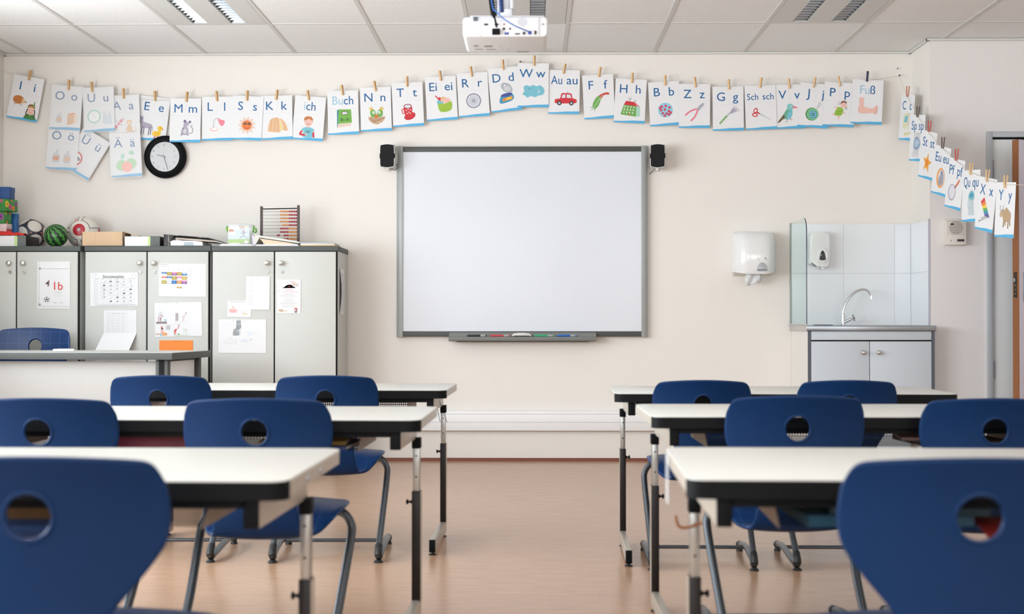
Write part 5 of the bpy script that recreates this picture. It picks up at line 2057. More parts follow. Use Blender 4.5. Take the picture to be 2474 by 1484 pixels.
def d_N(p):
    p.sm([(5.4, 9.6), (6.4, 6.4), (10.6, 4.4), (15.0, 6.6), (16.2, 9.8), (10.8, 8.6)], (206, 172, 140))
    p.lines([(6, 9, 14.6, 6.2), (5.8, 8, 12, 4.9), (15.8, 9, 8, 5.4), (15, 8, 9.2, 8.8), (7, 6.6, 15.8, 8.4), (6.4, 8.8, 10, 6)], 0.2, 'n')
    p.sm([(6.8, 10.4), (6.6, 13.4), (8.8, 14.4), (10.2, 12.6), (9.8, 9.6), (8, 9.2)], 'e')
    p.sm([(11.2, 9.6), (11.2, 12.6), (12.8, 14.4), (14.8, 13.4), (14.6, 10.4), (13, 9.2)], 'e')
    p.el(10.6, 9.8, 1.6, 1.3, 'O')
    p.poly([(6.8, 13.4), (5.6, 16), (7.4, 15.0), (7.0, 17.0), (8.6, 14.4)], 'Y')
    p.poly([(14.6, 13.4), (15.6, 16), (13.8, 15.0), (14.0, 17.0), (12.6, 14.4)], 'Y')
    p.el(8.8, 12.4, 0.9, 0.9, 'w')
    p.el(12.4, 12.4, 0.9, 0.9, 'w')
    p.el(9.0, 12.4, 0.3, 0.3, 'k')
    p.el(12.2, 12.4, 0.3, 0.3, 'k')


def d_T(p):
    p.el(11.4, 6.8, 3.9, 2.4, (196, 36, 50), 20)
    p.el(11.4, 7.4, 2.9, 1.5, 'r', 20)
    p.line([(7.8, 11.6), (6.2, 11.2), (6.8, 8.8), (8.4, 8.6)], 0.5, 'r', True)
    p.sm([(7.6, 13.2), (8.4, 7.6), (12.2, 7.4), (12.8, 13.2)], 'r')
    p.el(10.2, 13.4, 2.7, 1.5, 'R')
    p.el(10.2, 13.3, 2.2, 1.1, 'q')
    for x, y in ((9.2, 10.6), (10.8, 9.4), (11.8, 11.0), (9.6, 8.6), (11.8, 8.6), (10.4, 11.4)):
        p.el(x, y, 0.38, 0.38, 'w', n=8)


def d_Ei(p):
    p.line([(6.4, 16.6), (9.8, 12.6)], 0.7, 'r')
    p.el(9.4, 12.0, 2.2, 2.0, 't')
    p.el(11.4, 14.0, 2.2, 1.8, 'f')
    p.el(13.8, 12.8, 2.4, 2.1, 'p')
    p.el(9.0, 14.4, 0.9, 1.1, 'r')
    for x, y in ((13, 13.6), (14.6, 13.2), (13.8, 12.0), (15, 12.2)):
        p.el(x, y, 0.2, 0.2, 'r', n=7)
    p.sm([(8.0, 11.0), (9.4, 5.8), (16.2, 6.6), (16.8, 12.2), (12.6, 11.0)], 'x')
    p.lines([(8.6, 10, 16.6, 10.8), (9, 8.6, 16.4, 9.4), (9.2, 7.4, 16.3, 8.0)], 0.15, 'Y')


def d_R(p):
    p.el(10.4, 10.6, 4.9, 4.9, 'V', n=32)
    p.el(10.4, 10.6, 4.3, 4.3, 'w', n=32)
    p.el(10.4, 10.6, 4.2, 4.2, 'q', n=32)
    sun(p, 10.4, 10.6, 0.8, 'V', 22, 4.6, 0.12)
    p.el(10.4, 10.6, 0.9, 0.9, 'g')
    p.el(10.4, 10.6, 0.45, 0.45, 'w')


def d_D(p):
    p.sm([(6.6, 5.4), (15.0, 7.2), (15.4, 11.0), (11, 12), (7.2, 10.2)], 'T')
    p.el(11.2, 10.9, 4.0, 1.2, 'u', 8)
    p.poly([(8.2, 6.6), (14.8, 7.8), (15.0, 9.8), (8.4, 8.6)], 'o')
    p.poly([(10.6, 7.4), (14.2, 8.1), (14.3, 9.2), (10.6, 8.6)], 'y')
    p.sm([(8.0, 17.4), (9.6, 19.2), (13.4, 18.0), (15.4, 14.4), (14.4, 12.4), (11.2, 12.6), (8.6, 14.8)], 'G')
    p.el(12.0, 15.0, 2.4, 1.8, 'z', -30)
    p.el(10.4, 17.2, 1.1, 0.8, 'v', 30)
    p.el(10.4, 17.2, 0.7, 0.45, 'w', 30)


def d_W(p):
    p.sm([(3.2, 8.6), (4.4, 11.0), (3.8, 13.2), (5.6, 14.6), (8.2, 14.0), (10.2, 14.8), (12.4, 14.0), (15, 14.6), (17.0, 13.0), (17.8, 10.6), (16.6, 8.2),
          (14, 7.8), (11.6, 6.6), (9.0, 7.4), (6.4, 6.4), (4.8, 7.8)], 't', 5)
    p.line([(7.0, 11.8), (7.8, 12.6), (9.0, 12.0)], 0.3, 'T', True)
    p.line([(13.6, 11.6), (14.4, 10.4), (13.2, 9.6)], 0.3, 'w', True)
    p.line([(4.6, 9.4), (5.6, 8.6), (6.8, 9.2)], 0.2, 'T', True)


def d_Au(p):
    p.sm([(4.4, 7.2), (4.6, 9.8), (7.6, 10.4), (8.6, 13.6), (11.6, 13.9), (15.0, 13.6), (16.0, 10.6), (18.4, 9.8), (18.2, 7.4), (11, 7.0)], 'r')
    p.poly([(8.6, 10.6), (9.3, 12.9), (11.2, 13.1), (11.2, 10.7)], 'q')
    p.poly([(12.0, 10.7), (12.0, 13.1), (14.4, 12.9), (15.2, 10.6)], 'q')
    p.line([(12.4, 13.8), (12.8, 15.4)], 0.2, 'g')
    for x in (7.2, 15.2):
        p.el(x, 7.2, 1.5, 1.5, 'k')
        p.el(x, 7.2, 0.8, 0.8, 'G')
    p.lines([(4.0, 7.6, 4.4, 8.8), (18.0, 8.6, 18.6, 8.6)], 0.5, 'o')


def d_F(p):
    p.sm([(6.0, 7.8), (6.6, 11.2), (9.4, 14.8), (12.6, 15.8), (11.4, 12.2), (9.8, 8.6), (7.6, 6.6)], 'e')
    p.sm([(10.4, 15.2), (13.4, 16.8), (16.6, 17.2), (17.4, 15.8), (14.0, 15.6), (12.0, 13.4), (11.4, 14.6)], (196, 72, 48))
    p.line([(5.4, 5.6), (8.4, 10.0), (13, 15.8)], 0.2, 'w', True)
    p.lines([(6.2, 8.2, 4.2, 7.6), (6.2, 7.2, 5.0, 5.8), (7.2, 6.8, 7.2, 5.2)], 0.25, 'E')


def d_H(p):
    p.poly([(4.2, 5.4), (14.6, 4.4), (14.6, 11.4), (6.2, 12.0)], 'e')
    p.poly([(14.6, 4.4), (17.2, 4.6), (17.0, 11.0), (14.6, 11.4)], 'm')
    p.poly([(6.2, 12.0), (14.6, 11.4), (13.2, 14.0), (7.6, 14.6)], 'r')
    p.poly([(14.6, 11.4), (17.0, 11.0), (13.2, 14.0)], 'P')
    for i in range(4):
        for j in range(3):
            x, y = 6.6 + i * 2.0 + (2 - j) * -0.3, 6.6 + j * 1.9 - i * 0.12
            p.poly([(x, y), (x + 0.7, y - 0.05), (x + 0.7, y + 0.85), (x, y + 0.9)], 'w')
    p.poly([(9.4, 4.9), (10.4, 4.8), (10.4, 6.2), (9.4, 6.3)], 'O')
    p.el(13.4, 14.6, 0.9, 0.9, 'z')
    p.lines([(10, 14.4, 10, 16.8), (8.6, 16.2, 11.4, 16.4), (9, 15.5, 11.0, 15.7)], 0.15, 'g')


def d_B(p):
    p.el(10.6, 10.4, 4.9, 4.9, (150, 206, 224), n=28)
    for x, y in ((8.0, 13.2), (11.0, 13.6), (13.8, 12.2), (7.2, 10.4), (10.2, 10.8), (13.2, 9.4), (8.4, 8.0), (11.4, 7.6), (6.6, 12.2), (14.6, 8.2), (9.8, 6.0), (13.2, 6.8)):
        p.el(10.6 + (x - 10.6) * 0.86, 10.2 + (y - 10.2) * 0.86, 0.85, 0.85, (206, 62, 98), n=12)


def d_Z(p):
    p.line([(4.2, 8.2), (6.8, 10.6), (10.2, 12.2), (12.6, 12.6)], 1.0, 'P', True)
    p.line([(7.8, 4.6), (10.4, 7.2), (11.8, 10.2), (12.6, 12.4)], 1.0, 'P', True)
    p.sm([(12.0, 12.4), (13.2, 14.8), (16.0, 16.6), (16.6, 15.4), (14.8, 13.4), (13.4, 11.6)], 'G')
    p.el(12.8, 12.8, 0.7, 0.7, 'v')
    p.line([(13.4, 13.4), (16, 16)], 0.12, 'g')


def d_G(p):
    p.line([(4.6, 4.6), (9.4, 9.8)], 1.2, 'e')
    p.line([(9.2, 9.6), (12.4, 12.6)], 0.8, 'G')
    p.sm([(11.6, 12.2), (12.4, 11.2), (14.6, 12.4), (15.2, 13.4), (14.0, 14.8), (12.8, 14.2)], 'v')
    p.lines([(13.0, 14.2, 14.6, 16.2), (13.8, 13.6, 15.8, 15.6), (14.6, 13.0, 16.8, 14.8), (15.0, 12.4, 17.6, 13.8)], 0.45, 'v')
    p.lines([(5, 5.8, 6, 4.9), (6.2, 7.0, 7.2, 6.2), (7.4, 8.4, 8.4, 7.6)], 0.2, 'w')


def d_Sch(p):
    for x, y, a in ((6.8, 12.6, 60), (6.2, 9.8, -20)):
        p.el(x, y, 1.9, 1.3, 'r', a)
        p.el(x, y, 1.1, 0.65, 'w', a)
    p.line([(7.6, 11.6), (9.6, 10.4)], 1.0, 'r')
    p.poly([(9.0, 11.2), (9.6, 10.0), (17, 5.8), (16.4, 6.8)], 'z')
    p.poly([(9.0, 10.4), (10.0, 9.6), (12.6, 8.8), (11.4, 9.8)], 'G')


def d_V(p):
    p.sm([(2.6, 4.8), (6, 9.6), (8.4, 12.8), (11.6, 13.0), (11.8, 9.0), (9.8, 6.2), (6.4, 6.4)], (104, 176, 150))
    p.sm([(8.2, 7.0), (9.6, 11.4), (11.8, 12.0), (11.8, 9.0), (10.2, 6.4)], 't')
    p.poly([(2.0, 4.2), (6.4, 9.4), (7.2, 7.8), (3.2, 4.0)], 'n')
    p.el(10.6, 14.4, 2.2, 2.2, (130, 200, 200))
    p.poly([(12.4, 15.2), (16.2, 13.8), (12.4, 13.4)], 'P')
    p.el(11.2, 14.8, 0.5, 0.5, 'w')
    p.el(11.2, 14.8, 0.22, 0.22, 'k')
    p.lines([(8.6, 6.4, 8.0, 4.6), (7.2, 4.6, 8.8, 4.5), (10.2, 7, 11.2, 5.8), (10.4, 5.6, 12, 6.2)], 0.2, 'n')


def d_J(p):
    p.el(9.2, 8.8, 4.3, 4.3, 'E', n=26)
    p.el(9.6, 8.8, 4.0, 4.0, (120, 190, 140), n=26)
    p.el(9.9, 8.7, 2.4, 2.6, 'T', n=20)
    for k in range(8):
        a = 2 * PI * k / 8
        p.el(9.9 + 1.6 * math.cos(a), 8.7 + 1.75 * math.sin(a), 0.32, 0.32, 'w', n=8)
    p.el(9.9, 8.7, 0.6, 0.6, 'e')
    p.line([(12.2, 11.8), (12.6, 14.2), (13.6, 16.8), (14.4, 15.4), (12.8, 13.6)], 0.16, 'g', True)


def d_P(p):
    p.line([(7.2, 12.8), (10.6, 12.4)], 0.9, 'p')
    p.line([(12.6, 10.4), (14.4, 8.6)], 0.9, 'p')
    p.line([(9, 8.6), (6.0, 7.6)], 0.9, 'p')
    p.line([(10.2, 8.2), (10.4, 5.0)], 0.9, 'p')
    p.sm([(7.4, 7.8), (9.6, 12.8), (12.8, 12.0), (13.0, 10.2), (11.8, 7.4)], 'x')
    p.lines([(8.4, 9.6, 12.8, 10.4), (8.0, 8.6, 12.2, 8.9)], 0.18, 'E')
    p.el(13.2, 14.6, 2.1, 2.0, 'p')
    p.sm([(11.4, 15.2), (12.0, 17.0), (14.4, 17.0), (15.2, 15.6), (13.2, 16.2)], 'n')
    p.lines([(11.4, 15.6, 9.2, 16.2), (11.4, 15.2, 9.4, 14.6), (15, 13.4, 15.6, 11.8), (14.6, 13, 14.6, 11.4)], 0.2, 'n')


def d_Fu(p):
    p.sm([(5.2, 17.0), (8.0, 17.0), (8.2, 13.2), (9.2, 11.2), (14.0, 10.6), (16.4, 12.0), (17.2, 11.4), (16.6, 7.4), (13.0, 7.6), (6.6, 7.2), (4.8, 8.8), (5.4, 12.0)], 'p')
    for k, (x, y) in enumerate(((16.6, 12.0), (16.9, 10.6), (16.8, 9.4), (16.5, 8.4), (16.0, 7.4))):
        p.el(x, y, 0.9, 0.5, 'p', 20)
        p.line([(x - 0.8, y - 0.5), (x + 0.8, y - 0.4)], 0.12, 'R')
    p.line([(5.2, 12), (4.7, 8.8), (6.6, 7.1), (13, 7.5)], 0.15, 'P', True)


def d_Oe(p):
    bottle(p, 6.2, 5.0, 1.35, (226, 150, 96))
    bottle(p, 13.6, 5.0, 1.3, 'f')


def d_Ue(p):
    p.el(5.6, 8.6, 4.9, 4.9, 'r', n=30)
    p.el(5.6, 8.6, 3.8, 3.8, 'w', n=30)
    p.sm([(2.4, 8.4), (3.0, 10.2), (5.0, 10.4), (5.4, 8.4)], 'r')
    p.sm([(6.0, 8.4), (6.6, 10.2), (8.4, 10.2), (9.0, 8.4)], 'g')
    for x in (3.0, 4.8, 6.6, 8.4):
        p.el(x, 8.3, 0.4, 0.4, 'k', n=8)


def d_Ae(p):
    p.el(7.4, 7.6, 3.9, 3.7, (176, 216, 170))
    p.el(13.6, 8.6, 3.6, 3.6, (176, 216, 170))
    p.el(10.8, 6.6, 3.7, 3.6, (246, 176, 160))
    p.sm([(7.4, 11.6), (7.0, 14.4), (9.2, 15.6), (9.2, 12.8)], 'm')
    p.sm([(12.4, 15.4), (13.8, 17.4), (16.4, 15.6), (14.6, 14.4)], 'm')


def d_C(p):
    p.poly([(5, 9.4), (12.4, 9.8), (13.0, 17.4), (6.2, 16.4)], (226, 226, 190))
    p.poly([(6.8, 11.4), (11.6, 11.8), (12, 16.2), (7.6, 15.4)], 't')
    p.lines([(5, 9.4, 12.4, 9.8), (12.4, 9.8, 13, 17.4), (13, 17.4, 6.2, 16.4), (6.2, 16.4, 5, 9.4), (13, 17.4, 14.6, 17.6), (14.6, 17.6, 14.2, 10.6), (14.2, 10.6, 12.4, 9.8)], 0.25, 'Y')
    p.poly([(5.4, 8.8), (13.6, 9.2), (14.4, 7.6), (6.4, 7.2)], (226, 226, 190))
    p.poly([(7.4, 4.6), (16.6, 6.0), (17.4, 4.0), (8.0, 2.6)], (226, 226, 190))
    p.lines([(7.6, 4.2, 16.8, 5.4), (7.8, 3.4, 17, 4.7), (9.5, 2.9, 9, 4.8), (12, 3.2, 11.6, 5.2), (14.6, 3.6, 14.2, 5.6)], 0.2, 'Y')


def d_Sp(p):
    p.sm([(5.6, 10), (6.4, 13.6), (9.6, 15.4), (13.4, 14.2), (15.6, 11.4), (14.0, 8.4), (9.8, 7.2), (6.6, 8.0)], (150, 172, 196))
    p.sm([(7, 10), (8.4, 13), (11, 13.8), (13, 11.6), (11, 9)], (176, 196, 212))
    for k in range(5):
        p.line([(7 + k * 1.6, 8.4), (5.6 + k * 1.8, 5.4), (5.0 + k * 2.2, 2.6)], 0.22, 'g', True)
        p.line([(7 + k * 1.6, 14), (6.4 + k * 1.9, 16.6), (7.2 + k * 2.1, 18)], 0.22, 'g', True)
    p.el(14, 11.8, 0.7, 0.7, 'w')
    p.el(14.1, 11.8, 0.3, 0.3, 'k')


def d_St(p):
    pts = []
    for k in range(10):
        a = R(82 + 36 * k)
        r_ = 6.2 if k % 2 == 0 else 2.7
        pts.append((10.6 + r_ * math.cos(a), 9.8 + r_ * math.sin(a) * 1.05))
    p.poly(pts, (240, 164, 60))
    p.poly([(10.6 + (x - 10.6) * 0.5, 9.8 + (y - 9.8) * 0.5) for x, y in pts], (232, 134, 48))


def d_Eu(p):
    p.el(10.8, 10.4, 5.4, 6.0, (232, 160, 88), 0, 30)
    p.el(11.6, 10.6, 4.0, 4.8, (226, 222, 230), 0, 30)
    p.sm([(8.4, 7.2), (8.8, 11.0), (11.0, 12.6), (12.6, 15.0), (14.6, 12.0), (14.4, 7.6), (11.4, 6.0)], (164, 164, 178))
    p.el(11.6, 13.4, 1.5, 1.5, (150, 148, 160))
    p.lines([(10, 7, 10.4, 11), (11.6, 6.6, 11.8, 11), (13, 7, 13.2, 11)], 0.2, 'g')


def d_Pf(p):
    p.line([(11.4, 12.8), (16.2, 17.6)], 1.5, (222, 120, 84))
    p.el(7.8, 9.4, 4.6, 4.9, (168, 160, 172), -30, 26)
    p.el(8.0, 9.6, 3.9, 4.2, (222, 220, 226), -30, 26)
    p.line([(10.6, 12.2), (12.4, 13.8)], 0.7, 'g')


def d_Qu(p):
    p.sm([(7.4, 13.6), (9, 16.8), (12.0, 17.6), (14.4, 15.6), (14.0, 12.8), (11.0, 12.2)], (130, 186, 196))
    p.sm([(9, 14.2), (10.4, 16.2), (12.4, 16.0), (12.6, 14.2)], 'T')
    for k in range(6):
        x = 7.8 + k * 1.1
        p.line([(x, 13), (x - 0.8 + 0.2 * k, 9.4), (x + 0.5, 6.6), (x - 0.3 + 0.3 * k, 3.6)], 0.35, (160, 200, 208), True)


def d_X(p):
    cs = [(214, 64, 70), (232, 136, 66), (238, 206, 84), (96, 176, 96), (64, 148, 176), (104, 92, 160)]
    for k, c in enumerate(cs):
        f0, f1 = k / 6, (k + 1) / 6
        a0, a1 = (4.6 + 6.0 * f0, 15.6 - 7.4 * f0), (4.6 + 6.0 * f1, 15.6 - 7.4 * f1)
        b0, b1 = (8.2 + 7.6 * f0, 18.4 - 10.6 * f0), (8.2 + 7.6 * f1, 18.4 - 10.6 * f1)
        p.poly([a0, a1, b1, b0], c)
    p.line([(5.2, 5.0), (14.6, 8.4)], 0.35, 'g')
    p.line([(6.4, 6.6), (14.0, 8.8)], 0.3, 'g')
    p.el(4.8, 4.8, 0.5, 0.5, 'g')


def d_Y(p):
    p.sm([(6.2, 12.6), (7.4, 15.0), (9.6, 14.4), (11.8, 16.0), (14.2, 14.6), (16.6, 12.8), (16.6, 9.6), (14.4, 8.2), (9.4, 8.6), (8.2, 11.0)], (186, 158, 124))
    p.sm([(5.0, 11.6), (5.6, 13.8), (7.8, 14.2), (8.4, 12.0), (6.6, 10.6)], (196, 170, 140))
    p.line([(6.2, 13.8), (5.2, 15.6), (5.8, 17)], 0.35, 'g', True)
    p.line([(7.6, 14), (8.6, 15.6), (8.4, 17.0)], 0.35, 'g', True)
    p.lines([(9.6, 9, 9.2, 6.0), (10.8, 8.8, 11.2, 6.4), (14.4, 8.8, 14, 5.4), (15.8, 9, 16.2, 6.2)], 1.1, (176, 148, 116))
    p.lines([(8.8, 5.7, 9.8, 5.7), (13.6, 5.1, 14.6, 5.1)], 0.5, 'N')


# letter text layout: (left text, right text) or one word with a pale part
CARDS = [
    # name, centre px, centre py, turn, draw, text spec, peg px, peg py, peg turn, layer, sleeve, words for the label
    ('I i', 61.6, 237.4, -10.5, d_I, ('I', 'i'), 72, 182, -9, 0, 0, 'a hedgehog and a child'),
    ('O o', 160, 260.5, -4, d_O, ('O', 'o'), 167, 205, -3, 1, 1, 'a bottle and a folder'),
    ('U u', 238.8, 264.5, 2.2, d_U, ('U', 'u'), 222.6, 210, 5, 2, 1, 'a clock and a vest'),
    ('A a', 300.3, 283.5, 2, d_A, ('A', 'a'), 299, 226, 2, 0, 1, 'an ant and a monkey'),
    ('E e', 369, 286.6, -7, d_E, ('E', 'e'), 375, 232, 2, -6, 0, 'a donkey and a duck'),
    ('M m', 447.8, 290.8, -1, d_M, ('M', 'm'), 451.6, 234, -6, 3, 0, 'a mouse, hanging over the clock'),
    ('L l', 525, 286.5, 0, d_L, ('L', 'l'), 524, 232, 4, 1, 0, 'a pink lamp'),
    ('S s', 597, 285.2, -3, d_S, ('S', 's'), 597.6, 231, -3, 2, 0, 'an orange sun'),
    ('K k', 669.3, 284, 1, d_K, ('K', 'k'), 669, 229, -7, 1, 0, 'a cake'),
    ('ich', 746.5, 285.8, -4.6, d_ich, ('i', 'ch', 1), 745, 230, 8, 0, 0, 'a child in a blue shirt'),
    ('Buch', 829, 272, 1.6, d_Buch, ('Bu', 'ch', 1), 827, 217.6, 8, 1, 0, 'a green book'),
    ('N n', 908, 263.8, 1.6, d_N, ('N', 'n'), 906, 208, 8, 0, 0, 'two birds in a nest'),
    ('T t', 985.3, 252.3, 2.3, d_T, ('T', 't'), 983.6, 197, 0, 1, 0, 'a red cup'),
    ('Ei ei', 1066.3, 237.8, 3, d_Ei, ('Ei', 'ei'), 1064, 183, 8, 0, 0, 'an ice cream tub'),
    ('R r', 1143.2, 228.8, 3.2, d_R, ('R', 'r'), 1138.6, 173, 7, 1, 0, 'a wheel'),
    ('D d', 1219.5, 216, 5.5, d_D, ('D', 'd'), 1215.4, 156.5, 4, 0, 0, 'an open tin'),
    ('W w', 1288.3, 206, -0.5, d_W, ('W', 'w'), 1290.8, 146.6, -2, 2, 0, 'a blue cloud'),
    ('Au au', 1363, 222.3, -1, d_Au, ('Au', 'au'), 1363.6, 166, -12, 0, 0, 'a red car'),
    ('F f', 1446.4, 233.7, 3, d_F, ('F', 'f'), 1449, 174, -10, 0, 0, 'a feather'),
    ('H h', 1522.6, 244, -3, d_H, ('H', 'h'), 1527.6, 188, -5, 1, 0, 'a green house with red roof'),
    ('B b', 1605.7, 250.5, 3, d_B, ('B', 'b'), 1607, 194, 0, 0, 0, 'a pink-dotted ball'),
    ('Z z', 1678, 256, -0.5, d_Z, ('Z', 'z'), 1679.5, 198.7, 4, 1, 0, 'a pair of pliers'),
    ('G g', 1759.2, 262.5, 0.5, d_G, ('G', 'g'), 1761, 204, 2, 0, 0, 'a fork'),
    ('Sch sch', 1837.9, 259.7, 2, d_Sch, ('Sch', 'sch'), 1838, 199.6, -10, 2, 0, 'a pair of scissors'),
    ('V v', 1908, 257.6, 1, d_V, ('V', 'v'), 1906.7, 201.8, 4, 1, 0, 'a green bird'),
    ('J j', 1967.5, 255, -5, d_J, ('J', 'j'), 1967.8, 199, -12, 2, 0, 'a green yo-yo'),
    ('P p', 2027.6, 252.6, -3.5, d_P, ('P', 'p'), 2027.6, 196.5, 10, 3, 0, 'a doll'),
    ('Fuß', 2094.9, 246.4, -3, d_Fu, ('Fu', 'ß', 1), 2095.5, 184.8, -5, 4, 0, 'a foot'),
    ('Ö ö', 151.9, 357, -4.5, d_Oe, ('Ö', 'ö'), None, 0, 0, 0, 1, 'two bottles'),
    ('Ü ü', 207.7, 372, -31, d_Ue, ('Ü', 'ü'), None, 0, 0, -1, 1, 'a round red sign'),
    ('Ä ä', 303.8, 374, 3, d_Ae, ('Ä', 'ä'), None, 0, 0, 2, 1, 'pale apples'),
]
CW_, CH_ = 20.6, 29.3


def draw_card(b, draw, txt, pale=False):
    p = Print(b, CW_, CH_)
    b.box(-CW_ / 200, CW_ / 200, -0.0003, 0.0003, -CH_ / 100, 0, M_PAPER)
    # blue band along the lower edge, swelling to the right
    pts = [(0, 0), (CW_, 0), (CW_, 1.9)] + [(CW_ * (1 - k / 10), 1.9 - 0.75 * (1 - math.cos(PI * k / 10)) / 2 * 1.1 - 0.08 * math.sin(k)) for k in range(1, 10)] + [(0, 1.0)]
    p.poly(pts, 'c')
    p.lines([(1.0, 17.4, CW_ - 1, 17.4)], 0.07, 'z')
    if len(txt) == 3:
        a, c2 = txt[0], txt[1]
        wa, wb_ = glyphs(a)[2] * 5.6 * 0.92, glyphs(c2)[2] * 5.6 * 0.92
        st = (CW_ - wa - wb_ - 0.6) / 2
        p.text(a, st, 20.0, 5.6, 'l', 'l', 0.92)
        p.text(c2, st + wa + 0.6, 20.0, 5.6, 'b', 'l', 0.92)
    else:
        p.lines([(CW_ / 2, 17.4, CW_ / 2, CH_ - 1)], 0.05, 'z')
        a, c2 = txt
        h = 5.6 if len(a) < 3 else 4.2
        wmax = 7.4
        for s, x in ((a, CW_ * 0.27 if len(a) < 2 else CW_ * 0.25), (c2, CW_ * 0.74 if len(a) < 2 else CW_ * 0.75)):
            w = glyphs(s)[2] * h
            p.text(s, x, 19.8, h, 'b', 'c', min(1.05, (wmax if len(a) > 1 else 9) / w))
    draw(p)
    return p


def make_peg(name, m, loc, ry, label, grp, rz=0.0):
    t = thing(name, label, 'clothes peg', loc, 0, grp)
    t.rotation_euler = (Matrix.Rotation(ry, 3, 'Y') @ Matrix.Rotation(rz, 3, 'Z')).to_euler()
    for s in (-1, 1):
        b = MB()
        b.prism([(s * 0.0015 - 0.0035, -0.034), (s * 0.0015 + 0.0035, -0.034), (s * 0.0045 + 0.0035, 0.034), (s * 0.0045 - 0.0035, 0.034)], -0.0055, 0.0055, m, 'y', 0.0012)
        o = b.build('arm', t)
        o.location = (0.0035 * s, 0, 0)
    b = MB()
    b.tube([(0.006 * math.cos(2 * PI * k / 14), -0.002 + 0.0009 * (k / 4), -0.004 + 0.005 * math.sin(2 * PI * k / 14)) for k in range(14)], 0.0009, M_STEEL, 6, cap=True)
    b.build('spring', t)
    return t


GCARD = 'letter cards pegged to the string on the wall'
GPEG = 'clothes pegs holding the letter cards'
M_PEGD = mat('peg_navy', (38, 40, 66), 0.6)
M_PEGR = mat('peg_red', (186, 84, 72), 0.6)
M_PEGO = mat('peg_terracotta', (188, 118, 88), 0.6)
M_PEGB = mat('peg_brown', (96, 76, 74), 0.6)
YC = 9.455
pegs = []
for nm, cx_, cy_, rot, fn, txt, px_, py_, pr_, lay, slv, words in CARDS:
    y = YC - 0.0042 * lay
    c = at(cx_, cy_, y)
    a = R(rot)
    H2 = CH_ / 200
    # origin at the middle of the top edge
    loc = (c.x - math.sin(a) * H2, y, c.z + math.cos(a) * H2)
    pale = 'laminated in clear film, ' if slv else ''
    t = thing('letter_card', "white letter card '%s' with %s%s" % (nm, words, ', in a clear sleeve' if slv else ''), 'letter card', loc, 0, GCARD)
    t.rotation_euler = (0, -a, 0)
    b = MB()
    draw_card(b, fn, txt)
    b.build('card', t, merge=False)
    if slv:
        q_ = MB()
        q_.faces([(-0.107, -0.0034, -0.303), (0.107, -0.0034, -0.303), (0.107, -0.0034, 0.004), (-0.107, -0.0034, 0.004)], [(0, 1, 2, 3)], M_SLEEVE)
        q_.build('sleeve', t, merge=False)
    if px_:
        pc = at(px_, py_, y - 0.004)
        m = M_PEGD if nm == 'Fuß' else M_PIN
        pegs.append((px_, py_))
        make_peg('clothes_peg', m, (pc.x, y - 0.006, pc.z), R(-pr_), "%s wooden clothes peg holding the '%s' card" % ('dark blue' if nm == 'Fuß' else 'pale', nm), GPEG, R(66))

# the strings and their nails
YS = 9.462
b = MB()
pts = [at(-25, 160, YS)] + [at(px_, py_ + 10, YS) for px_, py_ in pegs[:16]] + [at(1257, 150, YS + 0.01)]
b.tube([tuple(p) for p in pts], 0.0013, M_STRING, 6)
tag(b.build('card_string'), 'thin string of letter cards from the left wall to the nail above the whiteboard', 'string')
b = MB()
pts = [at(1257, 151, YS + 0.01)] + [at(px_, py_ + 10, YS) for px_, py_ in pegs[16:]] + [at(2172, 183, YS + 0.02)]
b.tube([tuple(p) for p in pts], 0.0013, M_STRING, 6)
tag(b.build('card_string'), 'thin string of letter cards from the middle nail to the nail by the corner', 'string')
for i, (px_, py_, lab) in enumerate(((1257, 150, 'nail holding the string above the whiteboard'), (2172, 183, 'nail in the wall corner where both strings end'), (2168, 166, 'small nail just above the corner nail'))):
    q = at(px_, py_, 9.49)
    b = MB()
    r_ = 0.0055 if i < 2 else 0.0035
    b.lathe([(r_, -0.018), (r_, -0.014), (0.002, -0.013), (0.0016, 0.012)], M_NAIL, 12, 'y')
    if i < 2:
        b.lathe([(r_ * 1.2, 0.006), (r_ * 1.3, 0.0095)], M_WHITE, 12, 'y')
    o = b.build('wall_nail', None, q)
    tag(o, lab, 'nail')

# the string that runs from the corner nail towards the camera
A0 = at(2172, 183, 9.47)
E0 = at(2474, 447, 7.35)
E0.x = at(2474, 447, 7.35).x
DIAG = [
    ('C c', 2194.5, 229.5, -9.7, d_C, ('C', 'c'), 2194, 221, M_PEGO, 'terracotta', 'a computer'),
    ('Sp sp', 2219, 277.5, -8.3, d_Sp, ('Sp', 'sp'), 2218.5, 270, M_PEGB, 'brown', 'a grey spider'),
    ('St st', 2247, 318, -14, d_St, ('St', 'st'), 2246.5, 305, M_PEGR, 'red', 'an orange star'),
    ('Eu eu', 2279.5, 354.5, -14, d_Eu, ('Eu', 'eu'), 2278, 345, M_PEGB, 'brown', 'an owl'),
    ('Pf pf', 2312.5, 384.5, -13, d_Pf, ('Pf', 'pf'), 2310, 374, M_PEGR, 'red', 'a frying pan'),
    ('Qu qu', 2347.5, 411, -4.4, d_Qu, ('Qu', 'qu'), 2346, 408, M_PIN, 'pale', 'a jellyfish'),
    ('X x', 2387.5, 430, -11.5, d_X, ('X', 'x'), 2386, 424.5, M_PIN, 'pale', 'a rainbow xylophone'),
    ('Y y', 2431, 440.5, -5.6, d_Y, ('Y', 'y'), 2430, 439, M_PIN, 'pale', 'a brown yak'),
]
spts = [A0]


